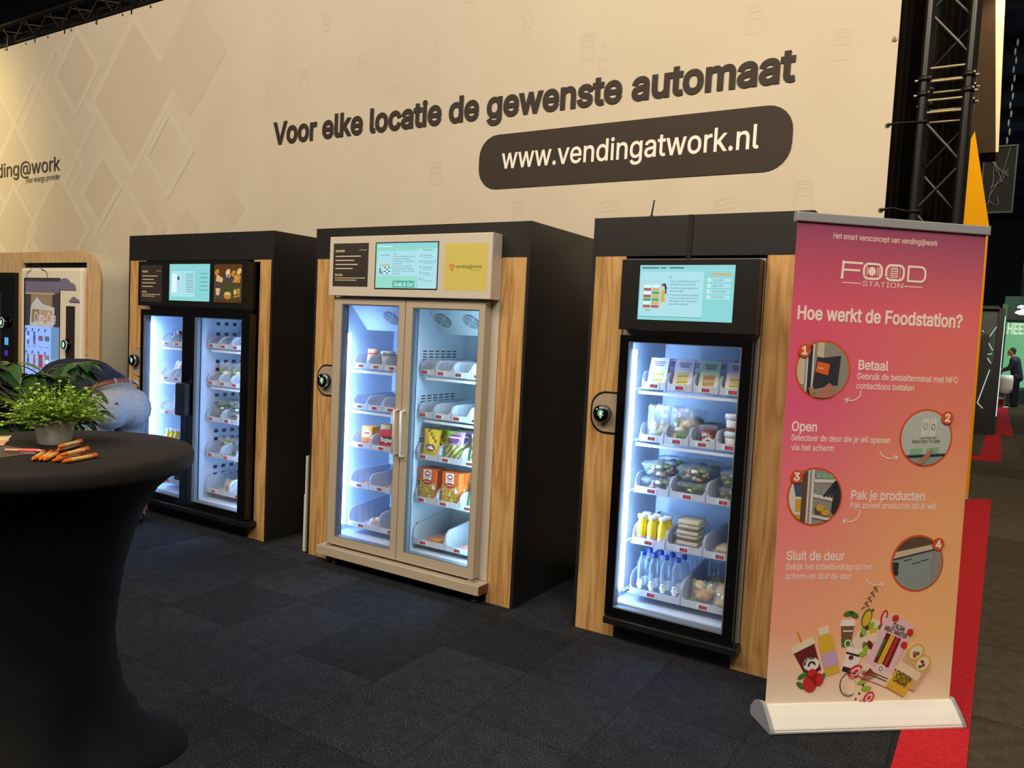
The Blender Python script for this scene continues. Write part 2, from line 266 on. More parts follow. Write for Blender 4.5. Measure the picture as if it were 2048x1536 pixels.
# outlines of the letters, in 1/400 em: advance, then contours
_GL = {'!': (78, '27 64 25 203 53 203 51 64;39 -2 32 0 26 4 22 9 21 16 22 23 26 29 32 33 39 35 46 33 52 29 56 23 57 16 56 9 52 4 46 0'), '&': (179, '79 -3 60 -1 44 5 31 13 22 25 16 38 14 53 15 65 19 76 25 85 34 94 56 112 86 134 95 141 102 150 104 156 105 162 103 171 98 178 91 183 81 184 73 184 67 181 62 177 58 172 56 166 55 160 56 152 58 145 67 131 82 114 175 0 146 0 69 93 48 117 41 127 35 138 31 148 30 159 32 172 36 183 44 193 54 200 66 204 80 205 94 204 106 200 116 193 123 184 128 173 129 162 129 153 126 145 122 137 117 130 102 117 62 87 51 78 44 70 40 61 39 52 40 43 44 35 50 28 57 23 67 20 77 19 89 20 100 24 111 30 120 38 128 48 134 61 138 74 140 90 163 90 162 72 159 57 154 46 148 37 138 25 133 19 122 9 108 3 94 -1'), "'": (82, '31 127 28 203 54 203 51 127'), ',': (75, '15 -48 27 28 55 28 34 -48'), '-': (181, '135 98 135 75 46 75 46 98'), '.': (75, '38 -2 31 0 25 4 21 9 20 16 21 23 25 29 31 33 38 35 45 33 51 29 55 23 56 16 55 9 51 4 45 0'), '1': (181, '31 0 31 22 156 22 156 0;110 203 110 0 85 0 85 179 84 179 34 143 34 171 79 203'), '2': (181, '26 0 26 19 94 91 113 113 120 122 124 131 127 139 128 149 127 159 123 167 117 174 109 180 100 183 89 184 78 183 69 179 61 173 56 165 52 156 51 145 26 145 28 162 34 177 44 189 57 198 73 204 90 206 107 204 122 199 135 190 144 178 150 164 152 149 151 138 148 127 143 116 134 103 107 72 61 24 61 23 156 23 156 0'), '3': (181, '87 -3 69 -1 53 4 39 12 28 23 21 37 17 53 44 53 46 43 51 35 57 28 66 24 76 21 87 20 99 21 110 24 119 30 126 37 130 47 132 58 130 69 126 78 120 87 110 93 97 98 80 99 63 99 63 120 115 179 115 181 28 181 28 203 149 203 149 184 85 111 85 116 105 115 123 110 138 101 148 89 155 74 157 58 155 41 148 26 137 14 123 5 107 -1'), '4': (181, '16 42 16 63 99 203 124 203 43 66 43 65 165 65 165 42;113 0 113 48 113 58 113 127 137 127 137 0'), ':': (75, '38 -2 31 0 25 4 21 9 20 16 21 23 25 29 31 33 38 35 45 33 51 29 55 23 56 16 55 9 51 4 45 0;38 108 31 110 25 114 21 119 20 126 21 134 25 139 31 143 38 145 45 143 51 139 55 134 56 126 55 119 51 114 45 110'), '?': (143, '53 61 53 64 54 80 57 92 61 101 67 108 83 119 92 126 99 134 103 143 105 153 103 162 100 170 95 176 88 181 80 184 71 185 63 184 55 181 48 177 42 170 38 162 37 151 11 151 13 167 20 181 29 192 41 200 55 205 71 206 88 205 102 199 114 191 122 180 128 167 130 153 128 137 122 124 114 114 102 104 88 94 83 89 80 82 78 74 77 63 77 61;66 -2 58 0 53 4 49 9 47 16 49 23 53 29 58 33 66 35 73 33 78 29 82 23 84 16 82 9 78 4 73 0'), '@': (270, '142 -54 114 -52 89 -46 67 -35 49 -21 35 -3 24 19 18 44 16 72 18 99 25 124 35 145 49 163 67 178 88 188 112 195 140 197 166 194 189 188 209 177 225 163 238 146 247 127 252 107 254 86 252 57 250 43 246 30 240 20 231 11 221 6 207 4 191 7 183 10 176 14 171 20 169 27 168 27 163 19 155 12 145 7 131 5 114 7 100 14 89 25 82 39 77 55 75 73 77 90 83 106 91 119 103 129 117 135 132 137 144 136 154 132 162 127 166 122 168 122 168 134 189 134 189 44 191 36 194 30 199 25 207 24 216 25 223 30 227 39 230 51 232 67 232 86 231 104 227 120 219 136 209 149 196 161 180 169 161 175 139 177 117 175 97 170 80 161 65 149 54 134 46 115 41 95 39 71 41 47 46 26 54 8 66 -7 81 -18 98 -27 119 -32 143 -34 165 -32 183 -28 196 -23 202 -43 186 -48 164 -52;132 26 144 27 153 31 160 38 165 47 168 59 169 74 168 88 165 99 159 107 152 113 143 116 132 117 122 115 113 111 106 104 101 95 98 85 97 74 98 62 100 50 105 40 112 33 120 28'), 'A': (191, '7 0 81 203 110 203 185 0 158 0 115 121 106 149 93 191 98 191 85 148 76 121 34 0;44 57 44 79 148 79 148 57'), 'B': (182, '24 0 24 203 96 203 116 202 132 196 144 188 152 177 158 164 159 150 158 138 155 128 149 120 143 114 135 110 126 107 126 105 136 103 145 98 154 91 161 81 166 69 167 54 165 40 160 27 151 16 138 7 120 2 99 0;50 23 98 23 118 25 132 32 140 42 142 55 141 65 137 74 131 81 122 87 112 91 99 92 50 92;50 114 95 114 106 115 115 118 123 124 129 131 133 139 134 149 132 161 125 172 113 178 96 181 50 181'), 'C': (204, '107 -3 82 0 60 10 42 25 28 46 19 72 16 102 19 132 28 157 42 178 60 193 82 203 107 206 122 205 136 202 149 196 161 188 171 179 179 167 185 154 189 139 163 139 160 149 156 158 150 165 143 171 135 176 126 180 117 182 107 182 89 180 73 173 60 161 50 146 44 126 41 102 44 78 50 58 60 42 74 31 89 24 107 21 117 22 126 24 135 27 143 32 150 38 156 46 160 54 163 64 189 64 185 49 179 36 171 25 161 15 149 7 136 2 122 -2'), 'D': (200, '88 0 38 0 38 23 86 23 109 25 127 32 141 44 152 60 158 79 160 102 158 125 152 144 142 160 128 171 110 178 88 181 37 181 37 203 90 203 118 200 141 191 160 177 173 156 182 131 185 102 182 73 173 47 159 27 140 12 116 3;50 203 50 0 24 0 24 203'), 'E': (167, '24 0 24 203 149 203 149 181 50 181 50 114 142 114 142 91 50 91 50 23 150 23 150 0'), 'F': (164, '24 0 24 203 148 203 148 181 50 181 50 111 138 111 138 88 50 88 50 0'), 'G': (208, '107 -3 82 0 60 10 41 25 28 46 19 72 16 102 19 132 28 157 41 178 60 193 81 203 106 206 122 205 136 201 149 196 161 188 171 178 180 167 186 154 190 139 163 139 160 149 155 157 149 165 142 171 135 176 126 179 117 182 106 182 89 180 73 173 60 161 50 146 44 126 41 102 44 78 50 58 60 42 74 31 90 24 107 21 124 23 138 28 150 37 158 49 164 64 166 81 174 80 113 80 113 102 191 102 191 80 188 57 180 36 167 20 151 8 130 0'), 'H': (206, '24 0 24 203 50 203 50 116 157 116 157 203 183 203 183 0 157 0 157 93 50 93 50 0'), 'I': (120, '12 0 12 23 47 23 47 181 12 181 12 203 108 203 108 181 73 181 73 23 108 23 108 0'), 'K': (186, '42 58 42 86 56 104 70 121 85 138 145 203 179 203 92 110 91 110;24 0 24 203 50 203 50 134 50 90 50 77 50 0;149 0 75 104 91 124 179 0'), 'L': (157, '24 0 24 203 50 203 50 23 144 23 144 0'), 'M': (251, '24 0 24 203 61 203 111 75 115 64 120 49 125 34 129 20 123 20 127 33 132 48 137 63 141 75 191 203 227 203 227 0 202 0 202 116 202 131 202 147 202 165 203 183 205 183 199 164 193 145 187 129 182 116 137 0 114 0 68 116 64 128 58 144 52 163 45 183 48 183 48 166 48 149 49 131 49 116 49 0'), 'N': (209, '24 0 24 203 54 203 137 73 145 60 155 43 166 22 162 21 160 43 160 63 160 78 160 203 185 203 185 0 155 0 81 116 71 132 59 152 43 181 48 181 49 153 50 131 50 116 50 0'), 'O': (213, '107 -3 82 0 60 10 42 25 28 46 19 72 16 102 19 132 28 157 42 178 60 193 82 203 107 206 132 203 153 193 172 178 186 157 194 132 197 102 194 72 186 46 172 25 153 10 132 0;107 21 124 23 140 30 153 42 163 58 170 78 172 102 170 126 163 146 153 162 140 173 124 180 107 182 89 180 74 173 60 162 50 146 44 126 41 102 44 78 50 58 60 42 74 30 89 23'), 'P': (177, '24 0 24 203 94 203 116 201 133 195 146 185 156 172 162 156 163 139 162 122 156 106 146 93 133 83 116 76 94 74 44 74 44 97 93 97 107 98 119 102 127 109 133 117 137 128 138 139 137 150 133 161 127 169 119 175 107 179 93 181 50 181 50 0'), 'R': (179, '24 0 24 203 94 203 116 201 133 195 147 186 156 173 162 158 164 141 162 124 156 109 147 96 133 87 116 81 94 79 39 79 39 102 93 102 108 103 119 107 128 112 133 120 137 130 138 141 137 152 133 162 128 170 119 176 108 180 93 181 50 181 50 0;141 0 92 92 121 92 171 0'), 'S': (178, '89 -4 69 -2 51 4 36 12 26 24 18 38 15 55 42 55 44 44 49 35 57 28 67 23 78 21 89 20 103 21 114 24 124 29 132 37 137 46 138 56 137 65 133 72 126 77 118 82 98 89 73 96 51 104 34 116 24 130 21 149 23 165 30 179 41 191 55 199 72 204 91 206 110 204 126 199 140 191 151 179 158 166 160 151 135 151 131 165 121 175 107 181 90 183 78 182 67 179 58 174 51 167 47 159 46 150 48 141 52 133 59 128 68 123 85 117 106 112 125 105 134 101 143 95 151 88 158 79 162 68 163 55 161 40 155 25 144 13 129 4 111 -2'), 'T': (179, '13 181 13 203 167 203 167 181 103 181 103 0 77 0 77 181'), 'V': (191, '82 0 7 203 34 203 77 82 86 55 99 12 94 12 107 55 116 82 158 203 185 203 111 0'), 'Y': (188, '81 0 81 83 7 203 36 203 77 138 89 117 100 92 89 92 100 117 112 138 152 203 182 203 107 83 107 0'), 'a': (155, '64 -3 50 -2 38 2 27 9 19 18 14 29 12 43 13 55 17 64 23 72 31 77 40 81 50 84 71 88 93 91 101 92 106 94 109 97 110 102 110 103 109 111 107 119 102 124 96 129 88 131 78 132 68 131 60 129 53 125 47 120 43 115 40 110 16 116 23 129 31 138 42 145 53 150 65 153 78 154 96 152 105 149 114 144 122 137 129 128 133 116 135 101 135 0 111 0 111 21 109 21 101 10 94 5 86 0 76 -2;68 18 81 19 91 23 99 30 105 37 109 46 110 55 110 76 104 73 93 70 80 68 70 67 54 63 47 60 41 56 38 50 37 42 38 35 41 29 46 24 52 21 60 19'), 'b': (169, '92 -3 79 -2 69 2 61 7 55 12 47 23 45 23 45 0 21 0 21 203 45 203 45 128 47 128 55 138 61 144 69 149 79 153 92 154 110 151 125 144 138 133 148 117 154 98 156 76 154 53 148 34 138 18 125 6 110 -1;88 19 101 21 112 26 120 35 126 47 130 60 131 76 130 91 126 104 120 116 112 125 101 130 88 132 75 130 64 125 56 116 50 105 46 92 45 76 46 60 50 46 56 35 65 26 75 21'), 'c': (158, '83 -3 64 -1 47 7 33 18 22 34 16 53 14 75 16 97 22 116 33 132 47 144 64 151 83 154 94 153 104 151 113 147 122 142 130 136 136 129 141 120 145 111 121 105 116 116 108 124 97 130 83 132 69 130 58 124 49 115 43 103 40 90 39 75 40 60 43 47 49 35 58 26 69 21 83 19 97 21 108 26 117 35 122 47 145 41 142 31 136 22 130 15 122 9 114 3 104 0 94 -3'), 'd': (169, '78 -3 60 -1 45 6 32 18 22 34 16 53 14 76 16 98 22 117 32 133 45 144 60 151 78 154 91 153 101 149 109 144 115 138 122 128 124 128 124 203 149 203 149 0 125 0 125 23 123 23 115 12 109 7 101 2 91 -2;82 19 95 21 105 26 114 35 120 46 123 60 125 76 123 92 120 105 114 116 105 125 95 130 82 132 69 130 58 125 49 116 43 104 40 91 39 76 40 60 43 47 50 35 58 26 69 21'), 'e': (161, '85 -3 64 -1 47 7 33 18 22 34 16 53 14 75 16 97 22 116 32 132 46 144 63 151 82 154 94 153 106 150 118 144 128 136 136 126 143 113 147 97 148 78 148 68 30 68 30 88 135 88 124 81 123 95 119 107 113 118 105 126 95 130 82 132 69 130 59 125 50 118 44 108 40 97 38 84 38 71 40 55 44 42 51 32 60 25 72 20 85 18 94 19 101 21 108 24 114 29 119 35 122 42 146 36 141 25 134 16 125 8 113 2 100 -2'), 'f': (101, '91 152 91 131 3 131 3 152;32 0 32 173 34 185 38 194 45 202 54 208 64 211 75 212 89 211 97 208 91 187 86 189 78 190 68 188 62 184 58 177 57 167 57 0'), 'g': (170, '83 -60 67 -59 54 -56 42 -51 33 -44 26 -36 20 -28 41 -16 49 -26 54 -31 62 -35 71 -38 83 -39 100 -37 113 -30 122 -19 125 -2 125 27 122 27 115 17 109 11 101 6 91 3 78 2 61 4 45 11 32 21 22 36 16 54 14 76 16 98 22 117 32 133 45 144 61 151 78 154 91 153 101 149 109 144 115 138 123 128 125 128 125 152 149 152 149 -4 147 -22 140 -36 130 -47 116 -54 100 -59;82 24 95 25 105 30 114 38 120 48 124 62 125 77 124 92 120 106 114 117 106 125 95 130 82 132 69 130 58 125 50 116 43 105 40 92 39 77 40 62 43 49 50 38 58 30 69 25'), 'h': (164, '45 91 45 0 21 0 21 203 45 203 45 115 41 115 49 133 61 145 75 152 91 154 105 152 118 147 128 139 136 128 141 114 143 96 143 0 118 0 118 94 116 110 109 122 98 129 84 132 74 130 64 127 57 121 51 113 47 103'), 'i': (66, '21 0 21 152 45 152 45 0;33 177 27 178 22 182 18 187 17 193 18 200 22 205 27 208 33 209 40 208 46 205 49 200 51 193 49 187 46 182 40 178'), 'j': (66, '21 152 45 152 45 -12 44 -25 41 -36 34 -45 26 -52 15 -56 2 -57 -4 -57 -4 -35 1 -35 10 -33 16 -29 20 -21 21 -12;33 177 27 178 21 182 18 187 16 193 18 200 21 205 27 208 33 209 40 208 45 205 49 200 50 193 49 187 45 182 40 178'), 'k': (152, '44 55 44 85 48 85 114 152 144 152 74 80 71 80;21 0 21 203 45 203 45 0;118 0 59 74 76 91 149 0'), 'l': (75, '56 -1 40 1 30 8 23 19 21 34 21 203 45 203 45 39 46 31 48 25 52 22 58 21 64 21 68 22 72 1 65 0'), 'm': (243, '21 0 21 152 45 152 45 118 43 118 47 129 53 138 60 145 69 150 78 153 88 154 103 152 115 144 124 133 128 118 125 118 129 128 135 137 143 145 152 150 163 153 175 154 187 153 199 149 209 142 216 131 221 118 223 102 223 0 198 0 198 101 196 116 189 125 179 130 167 132 158 131 150 128 143 123 138 116 135 108 134 99 134 0 110 0 110 104 108 115 101 124 92 130 80 132 71 131 63 128 56 123 50 116 47 106 45 95 45 0'), 'n': (163, '45 91 45 0 21 0 21 152 45 152 45 115 41 115 49 133 61 145 75 152 91 154 105 152 118 147 128 139 136 128 141 114 143 96 143 0 118 0 118 94 116 110 109 122 98 129 84 132 74 130 64 127 57 121 51 113 47 103'), 'o': (166, '83 -3 64 -1 47 7 33 18 22 34 16 53 14 75 16 97 22 116 33 132 47 144 64 151 83 154 102 151 119 144 133 132 144 116 150 97 152 75 150 53 144 34 133 18 119 7 102 -1;83 19 97 21 108 26 117 35 123 47 126 60 128 75 126 90 123 103 117 115 108 124 97 130 83 132 69 130 58 124 49 115 43 103 40 90 39 75 40 60 43 47 49 35 58 26 69 21'), 'p': (169, '21 -57 21 152 45 152 45 128 47 128 55 138 61 144 69 149 79 153 92 154 110 151 125 144 138 133 148 117 154 98 156 76 154 53 148 34 138 18 125 6 110 -1 92 -3 79 -2 69 2 61 7 55 12 47 23 45 23 45 -57;88 19 101 21 112 26 120 35 126 47 130 60 131 76 130 91 126 104 120 116 112 125 101 130 88 132 75 130 64 125 56 116 50 105 46 92 45 76 46 60 50 46 56 35 65 26 75 21'), 'q': (169, '149 -57 124 -57 124 23 122 23 115 12 109 7 101 2 91 -2 78 -3 60 -1 45 6 32 18 22 34 16 53 14 76 16 98 22 117 32 133 45 144 60 151 78 154 91 153 101 149 109 144 115 138 123 128 125 128 125 152 149 152;82 19 95 21 105 26 114 35 120 46 123 60 125 76 123 92 120 105 114 116 105 125 95 130 82 132 69 130 58 125 49 116 43 104 40 91 39 76 40 60 43 47 50 35 58 26 69 21'), 'r': (103, '21 0 21 152 45 152 45 128 46 128 52 139 61 147 72 152 85 154 92 154 97 153 97 129 92 130 83 130 73 129 64 126 56 121 50 113 47 105 45 95 45 0'), 's': (146, '73 -3 58 -2 45 1 34 7 25 15 18 25 14 38 38 43 42 32 50 24 60 20 73 18 87 20 98 25 105 32 107 41 106 48 102 54 95 59 85 62 60 68 42 74 29 83 21 95 19 110 21 122 26 133 35 141 46 148 60 152 75 154 89 153 102 149 112 143 120 136 126 126 130 116 107 111 103 119 97 126 88 131 75 133 62 131 52 127 46 120 43 111 45 103 50 97 57 93 69 89 92 84 110 77 122 69 130 57 132 43 131 30 125 19 116 10 104 3 89 -2'), 't': (90, '82 152 82 131 3 131 3 152;26 188 50 188 50 39 51 30 54 25 60 21 68 20 74 20 81 21 85 1 77 -1 67 -2 50 1 37 9 29 21 26 37'), 'u': (164, '73 -2 59 0 46 4 36 12 28 23 23 38 21 56 21 152 45 152 45 58 48 42 55 30 66 23 80 20 90 21 100 25 107 31 113 39 117 49 118 61 118 152 143 152 143 0 119 0 119 37 123 37 114 19 103 7 89 0'), 'v': (155, '65 0 7 152 34 152 66 62 75 35 82 8 74 8 81 35 90 62 122 152 149 152 91 0'), 'w': (226, '55 0 9 152 35 152 53 85 62 55 70 17 66 17 74 54 82 85 101 152 127 152 145 85 153 54 161 17 157 17 165 54 173 85 192 152 218 152 172 0 147 0 128 69 122 90 116 112 111 135 116 135 111 112 105 90 99 69 79 0'), 'y': (155, '19 -55 25 -34 29 -35 35 -36 42 -36 47 -34 52 -30 56 -23 60 -14 65 -1 7 152 34 152 66 62 75 35 82 8 73 8 81 35 90 62 122 152 149 152 82 -23 77 -34 71 -43 64 -50 56 -54 47 -57 37 -58 26 -57'), 'z': (152, '17 0 17 18 102 128 102 129 19 129 19 152 133 152 133 132 50 24 50 23 135 23 135 0'), }
_GM = {}
def glyph_mesh(ch, bold):
    """one letter filled by non-zero winding, its outline moved out by bold (em)"""
    if (ch, bold) in _GM: return _GM[(ch, bold)]
    adv, d = _GL.get(ch, _GL['o']); C = []
    for q in d.split(';'):
        n = [int(z) for z in q.split()]; P = [Vector((x/400, y/400)) for x, y in zip(n[::2], n[1::2])]; k = len(P); Q = []
        for a in range(k):
            e1 = (P[a]-P[a-1]).normalized(); e2 = (P[(a+1) % k]-P[a]).normalized(); n1 = Vector((-e1.y, e1.x)); n2 = Vector((-e2.y, e2.x))
            m = n1+n2; m = m/max(.5, m.length_squared/2) if m.length > 1e-6 else n1
            Q.append(P[a]+m*bold)
        C.append(Q)
    vs = []; es = []
    for Q in C:
        o = len(vs); vs += Q; es += [(o+a, o+(a+1) % len(Q)) for a in range(len(Q))]
    r = geometry.delaunay_2d_cdt(vs, es, [], 0, 1e-5); V, F = r[0], []
    for f in r[2]:
        c = sum((V[a] for a in f), Vector((0, 0)))/len(f); w = 0
        for Q in C:
            for a in range(len(Q)):
                p, q = Q[a-1], Q[a]
                if (p.y <= c.y) != (q.y <= c.y):
                    s_ = (q.x-p.x)*(c.y-p.y)-(c.x-p.x)*(q.y-p.y)
                    if q.y > p.y and s_ > 0: w += 1
                    elif q.y <= p.y and s_ < 0: w -= 1
        if w: F.append(tuple(f))
    _GM[(ch, bold)] = ([tuple(v) for v in V], F, adv/400); return _GM[(ch, bold)]
CAP = max(int(z) for z in _GL['H'][1].replace(';', ' ').split()[1::2])/400
def glyphs(s, bold, shear=0.):
    k = (s, bold, shear)
    if k not in _TX:
        vs = []; fs = []; x0 = 0
        for ch in s:
            if ch == ' ': x0 += .20; continue
            V, F, adv = glyph_mesh(ch, bold); o = len(vs)
            vs += [(x+x0+shear*y, y) for x, y in V]; fs += [tuple(a+o for a in f) for f in F]; x0 += adv
        if not vs: vs = [(0, 0)]
        a = min(v[0] for v in vs); b = max(v[0] for v in vs)
        _TX[k] = ([(v[0]-a, v[1]) for v in vs], fs, b-a)
    return _TX[k]
class Sheet:
    """flat printing on a plane: u to the right, v up, layers lifted off by a fraction of a millimetre"""
    def __init__(s, mb, O, U, V, lift=.0005):
        s.mb = mb; s.O = Vector(O); s.U = Vector(U).normalized(); s.V = Vector(V).normalized(); s.N = s.U.cross(s.V); s.lift = lift; s.k = 0; s.step = .15; s.mod = 24
    def p(s, u, v, L=1): return s.O+s.U*u+s.V*v+s.N*(s.lift*L)
    def poly(s, pts, mat, L=1): s.mb.add([s.p(u, v, L) for u, v in pts], [tuple(range(len(pts)))], mat); return s
    def rect(s, u0, v0, u1, v1, mat, L=1): return s.poly([(u0, v0), (u1, v0), (u1, v1), (u0, v1)], mat, L)
    def rrect(s, u0, v0, u1, v1, r, mat, L=1, n=6):
        return s.poly(rr_pts(u0, v0, u1, v1, r, n), mat, L)
    def ell(s, u, v, ru, rv, mat, L=1, rot=0, n=24, a0=0, a1=360):
        c, q = math.cos(rot), math.sin(rot); pts = []
        k = n+1 if a1-a0 < 360 else n
        for i in range(k):
            t = math.radians(a0+(a1-a0)*i/n); x, y = ru*math.cos(t), rv*math.sin(t); pts.append((u+x*c-y*q, v+x*q+y*c))
        return s.poly(pts, mat, L)
    def line(s, pts, w, mat, L=1, closed=False):
        n = len(pts)
        for i in range(n if closed else n-1):
            a, b = Vector(pts[i]), Vector(pts[(i+1) % n]); d = b-a
            if d.length < 1e-7: continue
            d.normalize(); q = Vector((-d.y, d.x))*w/2; e = d*w*.3; s.k = (s.k+1) % s.mod
            s.poly([tuple(a-e-q), tuple(b+e-q), tuple(b+e+q), tuple(a-e+q)], mat, L+s.step*s.k)
        return s
    def text(s, t, u, v, width=None, cap=None, mat=0, L=2, bold=.0, ang=0., shear=0., align='l'):
        if not t.strip(): return s
        vs, fs, w = glyphs(t, bold, shear)
        sy = (cap/CAP) if cap else None; sx = (width/w) if width else sy
        if sy is None: sy = sx
        c, q = math.cos(ang), math.sin(ang); du = {'l': 0, 'c': -w*sx/2, 'r': -w*sx}[align]
        pts = []
        for x, y in vs:
            x, y = x*sx+du, y*sy; pts.append(s.p(u+x*c-y*q, v+x*q+y*c, L))
        s.mb.add(pts, fs, mat); return s
def rr_pts(u0, v0, u1, v1, r, n=6):
    pts = []
    for cx, cy, a in ((u1-r, v0+r, -90), (u1-r, v1-r, 0), (u0+r, v1-r, 90), (u0+r, v0+r, 180)):
        pts += [(cx+r*math.cos(math.radians(a+90*i/n)), cy+r*math.sin(math.radians(a+90*i/n))) for i in range(n+1)]
    return pts
def arc(cu, cv, r, a0, a1, n=12, rv=None):
    return [(cu+r*math.cos(math.radians(a0+(a1-a0)*i/n)), cv+(rv or r)*math.sin(math.radians(a0+(a1-a0)*i/n))) for i in range(n+1)]

# ------------------------------------------------------------------ objects
def tag(o, label=None, cat=None, group=None, kind=None):
    if label: o['label'] = label
    if cat: o['category'] = cat
    if group: o['group'] = group
    if kind: o['kind'] = kind
    return o
def thing(name, label, cat, loc=(0, 0, 0), rot=(0, 0, 0), group=None):
    o = bpy.data.objects.new(name, None); o.empty_display_size = .05; COL.objects.link(o)
    o.location = loc; o.rotation_euler = rot
    return tag(o, label, cat, group)
def dup(src, loc, rot=None, label=None, group=None):
    def cp(o, par):
        c = o.copy(); COL.objects.link(c); c.parent = par
        for ch in o.children: cp(ch, c)
        return c
    r = cp(src, None); r.location = loc
    if rot is not None: r.rotation_euler = rot
    if label: r['label'] = label
    if group: r['group'] = group
    return r
class Kit:
    """one prototype of a kind, moved the first time and copied afterwards"""
    def __init__(s, fn): s.fn = fn; s.src = None
    def __call__(s, loc, label, cat=None, group=None, rot=(0, 0, 0)):
        if s.src is None:
            s.src = s.fn(); o = s.src; o.location = loc; o.rotation_euler = rot; tag(o, label, cat, group)
            return o
        o = dup(s.src, loc, rot, label, group)
        if cat: o['category'] = cat
        return o
ORD = ['first', 'second', 'third', 'fourth', 'fifth', 'sixth', 'seventh', 'eighth', 'ninth', 'tenth']

BLACK = M('black_melamine', (33, 31, 31), .42, spec=.5)
BLACKM = M('black_powder_coat', (20, 20, 22), .4, spec=.5)
BLACKG = M('black_gloss', (10, 10, 12), .12, spec=.5)
SILVER_SHADED = M('champagne_metal_shaded', (196, 180, 158), .38, metal=.1, spec=.5)  # champagne metal again, with the weaker light low down put into its colour
SILVER = M('champagne_metal', (222, 210, 194), .36, metal=.1, spec=.5)
GREY = M('grey_flange', (170, 160, 148), .4, metal=.2)
OAK = wood_mat('oak_veneer', (196, 150, 92), (212, 172, 114), (158, 112, 62), 1., 3.1)
OAK2 = wood_mat('light_oak_laminate', (204, 170, 126), (216, 184, 144), (184, 146, 104), 1.6, 7.7)
LINER = M('white_liner', (208, 216, 230), .35, spec=.4)
WHITEP = M('white_plastic', (226, 232, 240), .35, spec=.5)
LEDM = M('led_tube', (158, 202, 255), emit=62.0)
LEDW = M('led_tube_wide', (150, 194, 255), emit=36.0)
DARKSLOT = M('dark_hole', (30, 36, 52), .8)
GLASS = see_through('door_glass', (200, 220, 230), .012, rough=.0, ior=1.42, tint=(.97, .985, 1))
CLEAR = see_through('clear_plastic', (236, 244, 250), .13, rough=.06, ior=1.5)
FILM = see_through('clear_film', (236, 242, 248), .2, rough=.12, ior=1.6)
CHROME = M('brushed_steel', (190, 190, 192), .25, metal=.9)
WHITET = M('white_print', (244, 238, 230), .6)

# ================================================================== the setting
FLOORM = carpet_mat('charcoal_carpet_tile', (27, 29, 34), (52, 54, 60), (98, 100, 105), .5, 0., -.15)
AISLEM = carpet_mat('brown_hall_carpet', (66, 58, 48), (88, 78, 64), (112, 100, 84), 1.0, .3, .2)
MB().box(-18, .66, -9, 2.2, -.02, 0).build('floor', FLOORM)
tag(bpy.data.objects['floor'], 'charcoal carpet tiles of the exhibition stand', kind='structure')
o = MB().box(.66, 14, -9, 2.2, -.02, 0).box(-18, 14, 2.2, 46, -.02, 0).build('floor_aisle', AISLEM)
tag(o, 'brown patterned carpet of the hall aisle', kind='structure')
ROOFM = noise_mat('hall_roof', (24, 28, 36), (34, 38, 48), 2.2, .9, (1, .1, 1))
c_ = MB().box(-40, 30, -14, 46, 9.0, 9.1)
for k in range(14): c_.box(-40, 30, 3+k*3, 3.12+k*3, 8.55, 9.0)
tag(c_.build('ceiling', ROOFM), 'dark hall roof with rows of beams', kind='structure')
tag(MB().box(-40, 30, 45, 45.2, 0, 9).build('wall_far', M('far_wall', (30, 34, 44), .9)), 'dark far wall of the hall', kind='structure')

# ------------------------------------------------------------------ printed banner behind the machines
FABRIC = noise_mat('banner_fabric', (205, 192, 174), (210, 198, 180), 1.3, .7, spec=.2)
INK = M('brown_black_ink', (58, 48, 42), .6, spec=.25)
ICON = M('pale_icon_ink', (202, 189, 171), .7)
DIA = M('pale_diamond_ink', (203, 189, 171), .7, spec=.2)
DIAL = M('light_diamond_ink', (211, 200, 183), .7, spec=.2)
YW = 1.0
bn = thing('wall_banner', 'huge cream printed banner behind the row of vending machines', 'banner', (-6, YW, 0))
fb = MB().box(-15.5, .165, YW, YW+.004, .02, 4.625).build('fabric', FABRIC, bn, local=False)
def wall_sheet(lift=.0004): 
    
    mb = MB(); s = Sheet(mb, (0, YW-.0002, 0), (1, 0, 0), (0, 0, 1), lift); s.step = .04; s.mod = 97
    return mb, s
mb, s = wall_sheet(); s.text('Voor elke locatie de gewenste automaat', -4.755, 3.115, 4.395, .174, 0, 16, bold=.030)
mb.build('headline', INK, bn, local=False)
mb, s = wall_sheet(); s.rrect(-2.553, 2.60, -.352, 2.985, .155, 0, 12)
pl = mb.build('web_address_plate', INK, bn, local=False)
mb, s = wall_sheet(); s.text('www.vendingatwork.nl', -2.355, 2.742, 1.812, .139, 0, 16, bold=.010); mb.build('web_address_lettering', WHITET, pl, local=False)
mb, s = wall_sheet(); s.text('vending@work', -10.06, 3.115, 1.865, .158, 0, 16, bold=.004)
s.text('your energy provider', -8.93, 3.02, .74, .06, 0, 16, bold=.002, shear=.2); mb.build('logo_lettering', INK, bn, local=False)
mb, s = wall_sheet()
_dl = [0]
def diam(cx, cz, w, h, fill=None, edge=None, t=.07, L=1):
    _dl[0] += .3; L = L+_dl[0]
    P = [(cx, cz+h), (cx-w, cz), (cx, cz-h), (cx+w, cz)]
    if fill is not None: s.poly(P, fill, L)
    if edge is not None: s.line(P, t, edge, L+.1, True)
